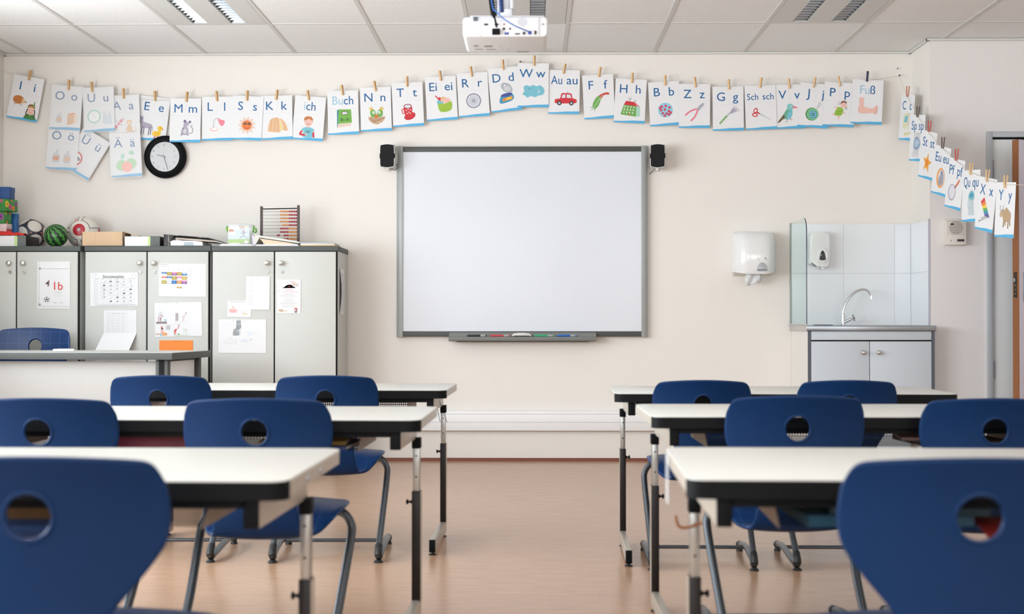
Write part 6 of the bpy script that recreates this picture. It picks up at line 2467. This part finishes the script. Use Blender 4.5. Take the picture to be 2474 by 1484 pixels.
def on_string(px):
    """where the receding string is seen at that pixel column: a vertical plane through A0 and E0"""
    d1, d2 = A0.y, E0.y
    lo, hi = 0.0, 1.0
    for _ in range(40):
        mid_ = (lo + hi) / 2
        P_ = A0.lerp(E0, mid_)
        v = CAM_M.transposed() @ (P_ - Vector((0, 0, EYE)))
        sx_ = W_IMG / 2 + FPX * v.x / -v.z
        if sx_ < px:
            lo = mid_
        else:
            hi = mid_
    return A0.lerp(E0, (lo + hi) / 2)


PHI = R(-80)
for k, (nm, px_, py_, rot, fn, txt, gx_, gy_, pm, pc_, words) in enumerate(DIAG):
    P_ = on_string(px_)
    z = at(px_, py_, P_.y).z
    P_ = Vector((P_.x, P_.y, z))
    t = thing('letter_card', "white letter card '%s' with %s, on the string leading to the door" % (nm, words), 'letter card', P_, PHI, 'letter cards on the string to the door')
    t.rotation_euler = Euler((0, -R(rot), PHI), 'XYZ')
    # tilt in the card's own plane, then turn the card to hang along the string
    t.rotation_euler = (Matrix.Rotation(PHI, 3, 'Z') @ Matrix.Rotation(-R(rot), 3, 'Y')).to_euler()
    b = MB()
    draw_card(b, fn, txt)
    b.build('card', t, merge=False)
    pg = at(gx_, gy_, P_.y - 0.0)
    make_peg('clothes_peg', pm, (P_.x - 0.004, P_.y, pg.z), R(4), "%s clothes peg holding the '%s' card by the door" % (pc_, nm), 'clothes pegs on the string to the door', R(-12))
    spts.append(Vector((P_.x - 0.006, P_.y, z - 0.012)))
spts.append(E0)
spts.append(E0 + (E0 - spts[-2]) * 0.8 + Vector((0, 0, 0.03)))
o = MB().tube([tuple(p) for p in spts], 0.0014, M_STRING, 6).build('card_string')
tag(o, 'string of letter cards running from the corner nail towards the door', 'string')

# clock numerals
b = MB()
p = Print(b, 0, 0, -0.006, 0.001, -0.0194)
for k in range(1, 13):
    a = R(90 - 30 * k)
    p.text(str(k), 7.9 * math.cos(a), 7.9 * math.sin(a) - 0.7, 1.35, (120, 122, 124), 'c', 0.8)
b.build('numerals', CLK, merge=False)
# red handwriting on the white ball
b = MB()
t_ = WBALL
for s, cx_, cz_, rot in (('1b', -0.028, 0.078, 160), ('1b', -0.028, -0.078, -80)):
    v, f, w = glyphs(s)
    a = R(rot)
    pts = []
    for x, y in v:
        u, q_ = (x - w / 2) * 0.02, (y - 0.5) * 0.02
        X_, Z_ = cx_ + u * math.cos(a) - q_ * math.sin(a), cz_ + u * math.sin(a) + q_ * math.cos(a)
        yy = -math.sqrt(max(0.0, 0.1078 ** 2 - X_ * X_ - Z_ * Z_))
        pts.append((X_, yy, Z_ + 0.107))
    b.faces(pts, f, ink((206, 90, 70)))
b.build('handwriting', WBALL, merge=False)
# drawing in the front of the tub
tb, tw_, th = TUB
b = MB()
p = Print(b, 13.6, 10.2, 0, 0.108, 0.0012)
p.poly([(0, 0), (13.6, 0), (13.6, 10.2), (0, 10.2)], (206, 218, 234))
p.poly([(0, 10.2), (13.6, 10.2), (13.4, 9.6), (4, 9.0), (0, 7.8)], (240, 196, 156))
p.poly([(0, 0), (13.6, 0), (13.6, 2.6), (0, 2.4)], (172, 200, 138))
p.el(2.2, 7.8, 1.6, 1.0, (200, 150, 130))
p.el(2.6, 6.2, 2.4, 1.2, 'w')
p.el(9.8, 7.4, 0.7, 0.7, (196, 170, 160))
p.lines([(9.8, 6.8, 10.2, 4.6), (10.2, 4.6, 13.0, 2.8), (10.2, 4.6, 8.4, 4.2), (8.4, 4.2, 7.4, 2.6), (9.9, 6.4, 12.4, 7.0), (9.9, 6.2, 7.8, 6.4)], 0.22, (150, 130, 130))
p.el(11.6, 0.8, 1.3, 0.9, (226, 226, 220))
b.build('drawn_label', tb, merge=False)

# ================================================================== papers on the cupboard doors
DF = CF - 0.0185


def paper(name, label, cat, x0, x1, y0, y1, rot, fn, c='w', skew=0.0):
    A_, B_ = at(x0, y0, DF), at(x1, y1, DF)
    w_, h_ = (B_.x - A_.x), (A_.z - B_.z)
    t = thing(name, label, cat, ((A_.x + B_.x) / 2, DF, A_.z), 0)
    t.rotation_euler = (0, -R(rot), 0)
    b = MB()
    W_, H_ = w_ * 100, h_ * 100
    m = M_PAPER if c == 'w' else col(c)
    # the sheet, with its lower corners lifting a little off the door
    n = 6
    vs, fs = [], []
    for j in range(n + 1):
        for i in range(n + 1):
            u, v = i / n, j / n
            lift = 0.0
            vs.append(((u - 0.5) * w_, -lift, -v * h_))
    for j in range(n):
        for i in range(n):
            fs.append((j * (n + 1) + i, j * (n + 1) + i + 1, (j + 1) * (n + 1) + i + 1, (j + 1) * (n + 1) + i))
    b.box(-w_ / 2, w_ / 2, -0.0004, 0.0002, -h_, 0, m)
    p = Print(b, W_, H_)
    fn(p, W_, H_)
    b.build('sheet', t, merge=False)
    for s in ((-0.3, 0.3) if False else ()):
        pass
    return t


rg = random.Random(11)
LG = (150, 152, 156)
VL = (196, 198, 202)


def scrib(p, x, y, w, h, c, n, lw=0.1, slope=0.2):
    """pencil hatching"""
    seg = []
    for k in range(n):
        yy = y + h * (k + 0.5) / n + rg.uniform(-0.1, 0.1)
        seg.append((x + rg.uniform(0, w * 0.12), yy, x + w - rg.uniform(0, w * 0.12), yy + rg.uniform(-slope, slope)))
    p.lines(seg, lw, c)


def wordline(p, x, y, w, c, h=0.16):
    seg, cx_ = [], x
    while cx_ < x + w:
        l = min(rg.uniform(0.5, 1.6), x + w - cx_)
        if l > 0.2:
            seg.append((cx_, y, cx_ + l, y))
        cx_ += l + 0.25
    if seg:
        p.lines(seg, h, c)


def f_cert(p, W, H):
    p.lines([(1.2, 1, 1.2, H - 0.6), (0.6, H - 4.6, W - 0.6, H - 4.6), (1, 1.6, W - 0.6, 1.4)], 0.12, LG)
    for x, y, r_ in ((1.7, H - 4.5, 0.85), (1.7, 2.4, 0.95), (6.2, 5.8, 1.75)):
        p.el(x, y, r_, r_, 'z')
        p.el(x, y, r_ * 0.35, r_ * 0.35, 'k', 18, 5)
        for k in range(5):
            a = R(72 * k + 18)
            p.el(x + r_ * 0.8 * math.cos(a), y + r_ * 0.8 * math.sin(a), r_ * 0.24, r_ * 0.2, 'k', 72 * k, 6)
    p.text('4', 6.4, 14.2, 4.0, (120, 84, 96), 'c', 1.0, -8)
    p.text('1b', 13.6, 12.0, 5.0, (222, 72, 66), 'c', 1.0, 0)
    for y in (10.6, 9.9, 8.0):
        wordline(p, 11.2, y, 4.6, VL, 0.2)
    for x in (10.6, 15):
        wordline(p, x, 3.4, 2.6, VL, 0.15)
        wordline(p, x, 4.0, 1.6, VL, 0.3)


def f_time(p, W, H):
    x0, x1, y0, y1 = 2.6, W - 2.4, 1.8, H - 4.4
    p.text('Stundenplan', W / 2 - 0.5, H - 3.4, 2.0, VL, 'c', 0.95)
    sun(p, W - 2.6, H - 2.4, 1.2, VL, 14, 1.9, 0.2)
    p.el(W - 2.6, H - 2.4, 1.35, 1.35, VL)
    p.el(W - 2.6, H - 2.4, 1.15, 1.15, 'w')
    for k in range(5):
        p.line([(0.8 + k * 0.9, H - 3.2 + 0.3 * k), (1.4 + k * 0.9, H - 1.2), (2.4 + k * 0.9, H - 1.0)], 0.08, VL, True)
    cols = [x0 + (x1 - x0) * k / 6 for k in range(7)]
    rows_ = [y0 + (y1 - y0) * k / 6 for k in range(7)] + [y1 + 0.9]
    p.lines([(c, y0, c, y1 + 0.9) for c in cols] + [(x0, r_, x1, r_) for r_ in rows_], 0.07, VL)
    for c in cols[:-1]:
        wordline(p, c + 0.7, y1 + 0.45, 1.8, LG, 0.24)
    for j in range(6):
        wordline(p, cols[0] + 0.3, rows_[j] + 0.7, 2.2, VL, 0.16)
        wordline(p, cols[0] + 0.3, rows_[j] + 1.5, 2.2, VL, 0.16)
        for i in range(1, 6):
            kind = (i * 7 + j * 3) % 5
            x, y = cols[i] + (cols[1] - cols[0]) * 0.5, rows_[j] + 1.3
            if kind == 0:
                p.text('1+2=', x, y - 0.2, 0.8, (90, 90, 96), 'c', 0.9)
            elif kind == 1:
                p.el(x, y, 0.75, 0.5, (120, 130, 134))
                p.el(x - 0.3, y + 0.1, 0.22, 0.3, 'w')
                p.el(x + 0.35, y + 0.1, 0.22, 0.3, 'w')
            elif kind == 2:
                p.el(x, y, 0.6, 0.55, VL)
                p.el(x, y, 0.5, 0.45, 'w')
            elif kind == 3:
                p.lines([(x - 0.5, y - 0.4, x - 0.2, y + 0.5), (x + 0.1, y - 0.4, x + 0.3, y + 0.5), (x - 0.5, y, x + 0.6, y - 0.2)], 0.14, (110, 116, 122))
            else:
                p.poly([(x - 0.8, y - 0.3), (x + 0.2, y - 0.4), (x + 0.9, y + 0.2), (x - 0.2, y + 0.5)], (70, 74, 80))
            wordline(p, cols[i] + 0.5, rows_[j] + 0.3, 1.6, VL, 0.14)
    scrib(p, 0.5, 0.5, W - 1, 0.8, VL, 5, 0.06, 0.3)


def f_list(p, W, H):
    x0, x1, y0, y1 = 2.0, W - 5.4, 7.0, H - 1.9
    wordline(p, x0 + 0.2, y1 - 0.5, x1 - x0 - 1.8, LG, 0.3)
    n = 17
    cs = [x0 + (x1 - x0) * k / 4 for k in range(5)]
    p.lines([(c, y0, c, y1) for c in cs] + [(x0, y0 + (y1 - y0) * k / n, x1, y0 + (y1 - y0) * k / n) for k in range(0, n + 1, 1)], 0.05, VL)
    for k in range(n - 1):
        for c in cs[:-1]:
            wordline(p, c + 0.2, y0 + (y1 - y0) * (k + 0.5) / n, rg.uniform(1.2, 2.4), VL, 0.16)


def f_colour(p, W, H):
    for y in (H - 0.6, H - 1.7):
        wordline(p, 0.6, y, 5.4, LG, 0.16)
    x0, y1, cw, ch = 1.8, H - 4.4, 3.2, 1.0
    p.lines([(x0 + cw * k, 2.0, x0 + cw * k, y1 + 1.4) for k in range(6)] + [(0.9, y1 + 0.72 - 1.0 * k, x0 + cw * 5, y1 + 0.72 - 1.0 * k) for k in range(15)], 0.04, VL)
    for k in range(5):
        wordline(p, x0 + cw * k + 0.5, y1 + 1.0, 1.2, LG, 0.16)
    B_, O_, K_, U_, L_, S_ = (38, 116, 184), (180, 158, 60), (222, 128, 178), (126, 78, 152), (196, 212, 230), (236, 116, 96)
    grid = [(0, 0, 1, B_), (0, 1, 1, 'w'), (1, 0, 2, O_), (2, 0, 1, K_), (2, 1, 1, U_), (3, 0, 2, O_), (4, 0, 1, L_), (4, 1, 1, B_),
            (0, 2.7, 1, S_), (1, 2.7, 1, B_), (2, 2.7, 2, O_), (3, 2.7, 1, K_), (4, 2.7, 2, (200, 176, 84)),
            (0, 5.3, 2, (188, 170, 72)), (1, 5.3, 2, 'q'), (2, 5.3, 2, B_), (3, 5.3, 1, (214, 132, 84)), (3, 6.3, 1, (206, 150, 70)), (4, 5.3, 1, (218, 132, 170)), (4, 6.3, 1, U_),
            (3, 9.2, 0.8, (196, 160, 60))]
    for i, j, n, c in grid:
        xx, yy = x0 + cw * i, y1 - 1.0 - ch * j
        if c != 'w':
            p.poly([(xx, yy), (xx + cw, yy), (xx + cw, yy - ch * n), (xx, yy - ch * n)], c)
            p.lines([(xx + 1.0, yy - ch * n / 2, xx + 2.2, yy - ch * n / 2)], 0.18, 'w')
    for k in range(11):
        wordline(p, x0 + cw * 5 + 0.6, y1 + 1.2 - 0.55 * k, 2.4, VL, 0.13)
        wordline(p, x0 + cw * 5 + 4.2, y1 + 1.2 - 0.55 * k, 0.5, VL, 0.13)
    for k in range(2):
        wordline(p, x0 + cw * 5 + 1.5, y1 - 7 - 0.7 * k, 2.6, VL, 0.13)


def f_draw(p, W, H):
    BR = (150, 96, 96)
    for x in (2.6, 3.5, 4.3):
        p.line([(x, 10.2), (x - 0.1, 13.2), (x + 0.3, 14.6)], 0.2, BR, True)
    p.lines([(4.4, 14.0, 5.4, 12.4), (2.4, 9.8, 2.5, 12.4), (3.7, 9.8, 3.7, 12.4)], 0.3, (150, 70, 80))
    p.line([(3.4, 14.6), (4.0, 15.6), (5.2, 15.2)], 0.12, BR, True)
    scrib(p, 0.6, 8.2, 7.4, 1.3, (132, 104, 104), 9, 0.16, 0.3)
    p.poly([(6.0, 9.8), (7.4, 9.8), (7.4, 11.2), (6.0, 11.2)], (176, 206, 226))
    p.lines([(13.2 + 0.22 * k, 9.2 + rg.random(), 13.4 + 0.2 * k, 14.6 + rg.random() * 0.5) for k in range(9)], 0.09, (160, 140, 142))
    p.lines([(17.4, 9.4, 18.4, 12.6), (18.2, 9.4, 18.9, 12.4), (18.6, 12.4, 19.8, 14.6), (19.6, 14.6, 20.2, 13.2), (17.4, 12, 18.6, 13.2)], 0.14, (210, 160, 156))
    p.el(20.0, 15.0, 0.45, 0.5, (206, 186, 186))
    p.lines([(6.8, 0.8, 6.8, 7.6), (6.8, 7.6, 11.6, 7.8), (11.8, 0.8, 12.0, 8), (12, 8, 16.6, 8), (21.4, 9, 21.6, 13), (14.8, 9, 21.4, 9)], 0.05, VL)
    p.poly([(4.0, 6.8), (4.7, 6.8), (5.1, 5.6), (3.8, 5.6)], (226, 140, 130))
    p.poly([(3.9, 5.6), (5.3, 5.6), (5.2, 4.6), (4.1, 4.6)], (92, 66, 62))
    p.poly([(3.6, 2.4), (5.8, 2.4), (5.0, 4.6), (4.0, 4.6)], (236, 178, 166))
    p.lines([(0.6 + 0.42 * k, 1.2, 0.9 + 0.42 * k, 2.2) for k in range(7)], 0.14, (216, 130, 90))
    p.el(4.0, 1.2, 0.8, 0.8, (150, 196, 222))
    p.sm([(4.6, 1.0), (4.8, 2.4), (6.8, 2.6), (7.8, 1.8), (7.4, 0.8)], (236, 166, 104))
    scrib(p, 7.0, 4.6, 3.0, 2.4, (166, 166, 174), 16, 0.07, 0.5)
    p.line([(12.4, 1.2), (12.6, 3.4)], 0.3, (220, 72, 62))
    p.line([(13.4, 1.2), (13.0, 3.0)], 0.3, (220, 72, 62))
    p.sm([(12.2, 3.2), (12.9, 4.6), (13.8, 4.4), (13.2, 3.0)], (222, 84, 72))
    p.line([(13.6, 4.4), (15.0, 5.8), (15.3, 6.8)], 0.35, (232, 150, 140), True)
    p.el(15.4, 7.1, 0.35, 0.35, (150, 140, 140))
    p.el(15.2, 1.4, 0.55, 0.45, (110, 176, 120))
    p.lines([(12.0, 0.5, 22, 0.7), (12.2, 0.7, 21, 1.0), (18.4, 2, 18.5, 4.4), (19.8, 1.8, 19.9, 3.8)], 0.1, (160, 206, 150))
    p.el(18.4, 4.8, 0.4, 0.4, (206, 226, 206))
    p.el(19.9, 4.2, 0.4, 0.4, (236, 206, 206))
    p.el(7.8, H - 0.7, 0.16, 0.16, 'k')
    p.el(14.2, H - 0.5, 0.16, 0.16, 'k')


def f_orange(p, W, H):
    wordline(p, 9, H - 0.8, 5, (214, 110, 44), 0.12)


def f_letter(p, W, H):
    wordline(p, 2.4, H - 1.6, 2.6, VL, 0.16)
    wordline(p, 6.4, H - 1.6, 2.2, VL, 0.16)
    for k in range(6):
        wordline(p, 2.0, H - 3.4 - 1.2 * k, rg.uniform(1.8, 3.4), VL, 0.2)
    wordline(p, 6.6, H - 9.0, 2.0, VL, 0.16)
    for k in range(5):
        wordline(p, 1.6, H - 12.0 - 1.4 * k, rg.uniform(2, 3.4), VL, 0.22)
    p.lines([(4.0, 5.0, 8.2, 9.4), (8.2, 9.4, 11.4, 11.4)], 0.08, (222, 224, 230))


def f_small(p, W, H):
    wordline(p, 1.6, H - 0.8, W - 3, VL, 0.16)
    scrib(p, 0.8, 2.6, 5.4, 2.4, (240, 156, 146), 12, 0.14, 0.15)
    p.lines([(5.4, 3.8, 7.4, 4.0), (5.2, 3.4, 7.0, 4.0)], 0.12, (240, 170, 160))
    p.el(3.6, 6.2, 0.5, 0.22, (210, 60, 66))
    p.el(3.8, 5.6, 0.3, 0.3, (230, 150, 150))
    p.poly([(9.8, 1.6), (12.6, 1.6), (12.6, 2.2), (9.8, 2.2)], (222, 206, 130))
    p.lines([(9.8, 1.6, 9.6, 4.6), (11.6, 2.0, 12.2, 3.6), (10.4, 2.2, 11, 3.6)], 0.16, (166, 182, 204))


def f_tree(p, W, H):
    pts = []
    for k in range(46):
        f = k / 45
        y = H - 0.7 - f * 9.4
        x = 12.6 - f * 1.6 if f > 0.55 else 12.8
        w = 2.6 + (0.9 if f > 0.6 else 0)
        pts.append((x - w / 2 - rg.random() * 0.5, y, x + w / 2 + rg.random() * 0.5, y + rg.uniform(-0.3, 0.3)))
    p.lines(pts, 0.12, (136, 156, 168))
    scrib(p, 11.4, H - 10.0, 2.8, 9.0, (160, 176, 186), 34, 0.1, 0.6)
    p.el(9.4, H - 1.0, 0.18, 0.18, 'k')
    p.el(16.6, H - 1.1, 0.18, 0.18, 'k')
    p.line([(3.2, 6.8), (5, 7.8), (7.2, 8.2), (8.4, 9.6), (8.8, 8.2), (10.4, 7.6), (11.8, 8.0), (10.8, 6.8), (11.4, 5.6), (9.4, 6.4), (6.6, 6.0), (4.2, 6.2), (3.2, 6.8)], 0.07, LG, True)
    scrib(p, 14, 6.6, 5.0, 2.4, (206, 220, 234), 8, 0.1, 0.4)
    scrib(p, 18.0, 10.6, 3.6, 2.8, (206, 220, 234), 8, 0.1, 0.5)
    p.line([(20, 13.4), (22.4, 12.4), (23.4, 11)], 0.08, (190, 206, 216), True)
    p.poly([(19.6, 8.4), (21.4, 9.0), (21.2, 8.2)], (180, 196, 196))
    scrib(p, 2.4, H - 4.4, 7.0, 1.6, (222, 230, 236), 5, 0.08, 0.4)


def f_flyer(p, W, H):
    p.poly([(3.0, H - 5.4), (11.8, H - 5.2), (10.8, H - 4.4), (9.8, H - 4.2), (9.2, H - 3.3), (7.4, H - 3.1), (5.8, H - 3.6), (4.6, H - 4.6)], (58, 40, 46))
    p.lines([(6.6, H - 4.2, 8.4, H - 4.2)], 0.3, (176, 60, 66))
    p.sm([(9.0, H - 1.6), (10.6, H - 1.0), (12.6, H - 2.8), (13.2, H - 4.2), (11.6, H - 4.0), (9.6, H - 3.4)], (214, 196, 186))
    p.lines([(9.0, H - 1.6, 8.6, H - 0.8), (12.6, H - 3, 13.8, H - 2.6), (13.0, H - 3.6, 13.8, H - 3.8), (10.4, H - 3.2, 9.4, H - 3.8)], 0.2, (110, 104, 134))
    for k in range(18):
        p.lines([(0.7 + rg.random() * 1.4, H - 0.8 - k * 0.4, 1.1 + rg.random() * 1.4, H - 1.0 - k * 0.4)], 0.16, (206, 130, 140) if k % 3 == 0 else (170, 188, 204))
    wordline(p, 5.2, H - 6.4, 5.0, (216, 130, 140), 0.26)
    wordline(p, 3.6, H - 7.6, 9.6, (196, 120, 134), 0.16)
    wordline(p, 4.4, H - 9.2, 6.2, LG, 0.2)
    for k, (x, w) in enumerate(((1.6, 11.4), (2.2, 10), (5.4, 4), (2.6, 9.6), (3.6, 7.4), (2.2, 10.8), (2.2, 10.4), (3, 8.4), (3.6, 7.8))):
        wordline(p, x, H - 10.4 - k * 0.82, w, VL if k % 2 else LG, 0.14)
    p.el(2.4, 1.8, 1.4, 0.8, (206, 176, 150))
    p.lines([(3.8, 1.4, 6.8, 1.5)], 0.3, (226, 196, 160))
    p.el(12.0, 2.6, 0.9, 0.9, (178, 44, 52))
    p.el(12.0, 2.4, 0.5, 0.55, 'p')
    p.lines([(11.2, 0.8, 12.8, 1.6), (11.6, 0.6, 12.6, 0.7)], 0.4, (80, 70, 96))


paper('wall_paper_certificate', "sheet with football borders, a '4' and a red '1b', on the leftmost cupboard", 'paper', 90, 169, 632, 746, 0, f_cert)
paper('lesson_timetable', "black and white timetable headed 'Stundenplan' on the middle cupboard's left door", 'paper', 218, 333, 659, 740, 0.3, f_time)
paper('colour_timetable', 'printed timetable with coloured cells on the middle cupboard\'s right door', 'paper', 384.5, 498, 637.5, 717, -0.5, f_colour)
paper('child_drawing', "child's drawing with red figures and a tractor above the orange card", 'drawing', 373, 487, 731, 813, 1.3, f_draw)
paper('orange_card', 'plain orange card on the cupboard, half hidden by the teacher desk', 'card', 385, 466, 822.5, 876, 0, f_orange, (250, 140, 52))
paper('child_drawing', "small child's drawing with red hatching, partly under the letter", 'drawing', 550, 607, 727, 766, -1, f_small)
lt = paper('handwritten_letter', 'creased sheet with a pale handwritten list beneath the cupboard lock', 'paper', 595, 652, 668, 748.5, -0.6, f_letter)
lt.location.y -= 0.0025
paper('child_drawing', "large child's drawing with a blue-grey hatched tree trunk and a dolphin outline", 'drawing', 528, 643, 772, 853, -0.2, f_tree)
paper('event_flyer', 'small printed flyer with a black hat and a tiny clown, on the rightmost door', 'flyer', 670, 727, 676, 757, -0.6, f_flyer)
# folded name list: upper part flat, lower part kicked out from the door
A_, B_ = at(251, 750, DF), at(330, 805, DF)
t = thing('name_list', 'folded sheet with a printed name table, its lower half sticking out over the desk', 'paper', ((A_.x + B_.x) / 2, DF, A_.z))
b = MB()
w_ = B_.x - A_.x
b.box(-w_ / 2, w_ / 2, -0.0004, 0.0002, -(A_.z - B_.z), 0, M_PAPER)
p = Print(b, w_ * 100, (A_.z - B_.z) * 100 + 7)
f_list(Print(b, w_ * 100, (A_.z - B_.z) * 100 + 7), w_ * 100, (A_.z - B_.z) * 100 + 7) if False else None
H_ = (A_.z - B_.z) * 100
p = Print(b, w_ * 100, H_)
for k in range(12):
    for c in (2.0, 5.2, 8.4, 11.6):
        wordline(p, c, H_ - 2 - k * 1.05, rg.uniform(1.4, 2.6), LG if k == 0 else VL, 0.2)
p.lines([(1.8, H_ - 1.4, 15, H_ - 1.4)] + [(c, 0, c, H_ - 1.4) for c in (1.8, 5.0, 8.2, 11.4, 15)], 0.05, VL)
b.build('upper_sheet', t, merge=False)
b = MB()
b.faces([(-w_ / 2, 0, -(A_.z - B_.z)), (w_ / 2, 0, -(A_.z - B_.z)), (w_ / 2 - 0.03, -0.09, -(A_.z - B_.z) - 0.125), (-w_ / 2 - 0.035, -0.09, -(A_.z - B_.z) - 0.125)], [(0, 1, 2, 3)], M_PAPER)
o = b.build('lower_flap', t, merge=False)
sdm = o.modifiers.new('t', 'SOLIDIFY')
sdm.thickness = 0.0005
# bent sheet on the side of the last cupboard
xs_ = CUPX[2][1] + 0.0008
t = thing('side_notice', 'printed notice bowed out from the side of the rightmost cupboard', 'paper', (xs_, CF + 0.09, at(828, 648, CF + 0.1).z))
b = MB()
n = 8
hh = 0.297
vs = []
for k in range(n + 1):
    f = k / n
    for y in (0.0, 0.205):
        off = 0.012 * math.sin(PI * f) * (1 if y == 0 else 0.2)
        vs.append((0.0012 + off, y, -f * hh))
b.faces(vs, [(2 * k, 2 * k + 1, 2 * k + 3, 2 * k + 2) for k in range(n)], M_PAPER, True)
for k in range(24):
    z = -0.03 - k * 0.0105
    y0_ = 0.03
    f = -z / hh
    off = 0.012 * math.sin(PI * f)
    for q in range(4):
        ya, yb = 0.02 + q * 0.042, 0.02 + q * 0.042 + rg.uniform(0.015, 0.036)
        fa, fb = 1 - 0.8 * ya / 0.205, 1 - 0.8 * yb / 0.205
        b.faces([(0.0018 + off * fa, ya, z), (0.0018 + off * fb, yb, z), (0.0018 + off * fb, yb, z - 0.0025), (0.0018 + off * fa, ya, z - 0.0025)], [(0, 1, 2, 3)], ink(LG))
o = b.build('sheet', t, merge=False)

# ================================================================== books and small things in the desk trays
TZ_ = DH - 0.0955


def in_desk(key, x, y, z):
    return DPOS[key + 'm'] @ Vector((x, y, z))


BK = [
    ('R3', -0.28, 0.10, 0.30, 0.26, 0.022, (20, 74, 98), 4, 'teal folder', 'teal folder lying in the tray of the right foreground desk'),
    ('R3', -0.25, 0.09, 0.28, 0.24, 0.016, (34, 66, 76), -3, 'book', 'pale teal book on the teal folder in the right foreground desk'),
    ('L3', 0.16, 0.2, 0.30, 0.28, 0.022, (104, 76, 26), 0, 'book', 'yellow-brown book in the tray of the left foreground desk'),
    ('L3', -0.13, 0.2, 0.26, 0.28, 0.04, (110, 24, 34), 0, 'book', 'dark red folder in the tray of the left foreground desk'),
    ('L3', -0.42, 0.2, 0.26, 0.28, 0.03, (60, 66, 70), 0, 'book', 'dark grey folder at the far left of the left foreground tray'),
    ('L2', -0.12, 0.11, 0.34, 0.28, 0.042, (104, 22, 46), 3, 'book', 'dark red folder in the tray of the middle left desk, between its chairs'),
    ('L2', 0.30, 0.11, 0.26, 0.28, 0.012, (46, 62, 116), -4, 'book', 'dark blue exercise book in the middle left tray, nearer the aisle'),
    ('L2', 0.30, 0.12, 0.25, 0.27, 0.012, (150, 120, 40), 2, 'book', 'ochre exercise book on top of the dark blue one'),
    ('R2', 0.30, 0.11, 0.28, 0.28, 0.014, (70, 60, 60), 5, 'book', 'brownish magazine in the tray of the middle right desk'),
    ('R2', 0.22, 0.12, 0.24, 0.27, 0.01, (150, 128, 124), -9, 'book', 'open pale booklet slanting in the middle right tray'),
]
stack = {}
for key, x, y, w_, d_, h_, c, rot, _, lab in BK:
    kz = (key, round(x, 0) if False else (x > 0.2 if key != 'R3' else True))
    z = TZ_ + 0.001
    if lab.startswith('ochre') or lab.startswith('pale teal') or lab.startswith('open pale'):
        z += stack[key] + 0.0005
    stack[key] = h_
    q = in_desk(key, x, y, z)
    t = thing('exercise_book' if h_ < 0.02 else 'folder', lab, 'book', q, DPOS[key].rotation_euler[2] + R(rot))
    m = mat('book_%02x%02x%02x' % c, c, 0.5, var=0.05)
    b = MB()
    b.box(-w_ / 2, w_ / 2, 0, d_, 0, 0.0015, m)
    b.box(-w_ / 2, w_ / 2, 0, d_, h_ - 0.0015, h_, m)
    b.box(-w_ / 2, -w_ / 2 + 0.0015, 0, d_, 0, h_, m)
    b.box(-w_ / 2, w_ / 2, 0, 0.002, 0, h_, m)
    b.build('cover', t)
    MB().box(-w_ / 2 + 0.002, w_ / 2 - 0.003, 0.003, d_ - 0.003, 0.0016, h_ - 0.0016, M_PAPER).build('pages', t)
# loose yellow and red sheet poking out of the right foreground tray
q = in_desk('R3', -0.03, 0.02, TZ_ - 0.004)
t = thing('loose_sheet', 'yellow and red sheet drooping out of the right foreground desk tray', 'paper', q, R(-6))
b = MB()
vs = []
for k in range(7):
    f = k / 6
    for x in (-0.09, 0.05):
        vs.append((x + 0.02 * f, 0.16 - 0.2 * f, 0.008 - 0.045 * f ** 2.5 - (0.02 * f if x > 0 else 0)))
b.faces(vs, [(2 * k, 2 * k + 1, 2 * k + 3, 2 * k + 2) for k in range(6)], mat('sheet_yellow', (226, 178, 46), 0.5), True)
o = b.build('sheet', t, merge=False)
o.modifiers.new('t', 'SOLIDIFY').thickness = 0.001
b = MB()
b.faces([(v[0] - 0.02, v[1] - 0.001, v[2] + 0.005) for v in vs], [(2 * k, 2 * k + 1, 2 * k + 3, 2 * k + 2) for k in range(5)], mat('sheet_red', (140, 38, 34), 0.5), True)
o = b.build('sheet', t, merge=False)
o.modifiers.new('t', 'SOLIDIFY').thickness = 0.001
# name tag strip hanging on the side of the right foreground desk, and its bag hook
q = in_desk('R3', -DW / 2 - 0.004, 0.5, DH - 0.004)
t = thing('hanging_label', 'clear plastic sleeve hanging from the side of the right foreground desk', 'label', q, 0)
MB().box(-0.002, 0.0, -0.03, 0.03, -0.1, 0.0, M_TUBCL).build('strip', t)
for key, s in (('R3', -1),):
    par = DPOS[key]
    X_ = s * (DW / 2 - 0.03)
    MB().tube(smooth_path([(s * (DW / 2 - 0.064), 0.46, DH - 0.14), (X_, 0.46, DH - 0.15), (X_ + s * 0.015, 0.46, DH - 0.145), (X_ + s * 0.02, 0.46, DH - 0.125)], 4), 0.003, M_OAK, 8).build('bag_hook', par)
# wire clips by the front-row left desk's outer corner
par = DPOS['L1']
for dx in (0.0, 0.012):
    MB().tube([(DW / 2 - 0.05 - 0.022 + dx, 0.3, DH - 0.035), (DW / 2 - 0.05 + dx * 2.4, 0.32, DH - 0.15)], 0.0012, M_BLACK, 6).build('wire', par)
# screws on desk sides of the near left desk
b = MB()
for y in (0.22, 0.36):
    b.lathe([(0.006, DW / 2 - 0.001), (0.005, DW / 2 + 0.003)], M_STEEL, 10, 'x', (0, y, DH - 0.018))
b.build('side_screws', DPOS['L3'])
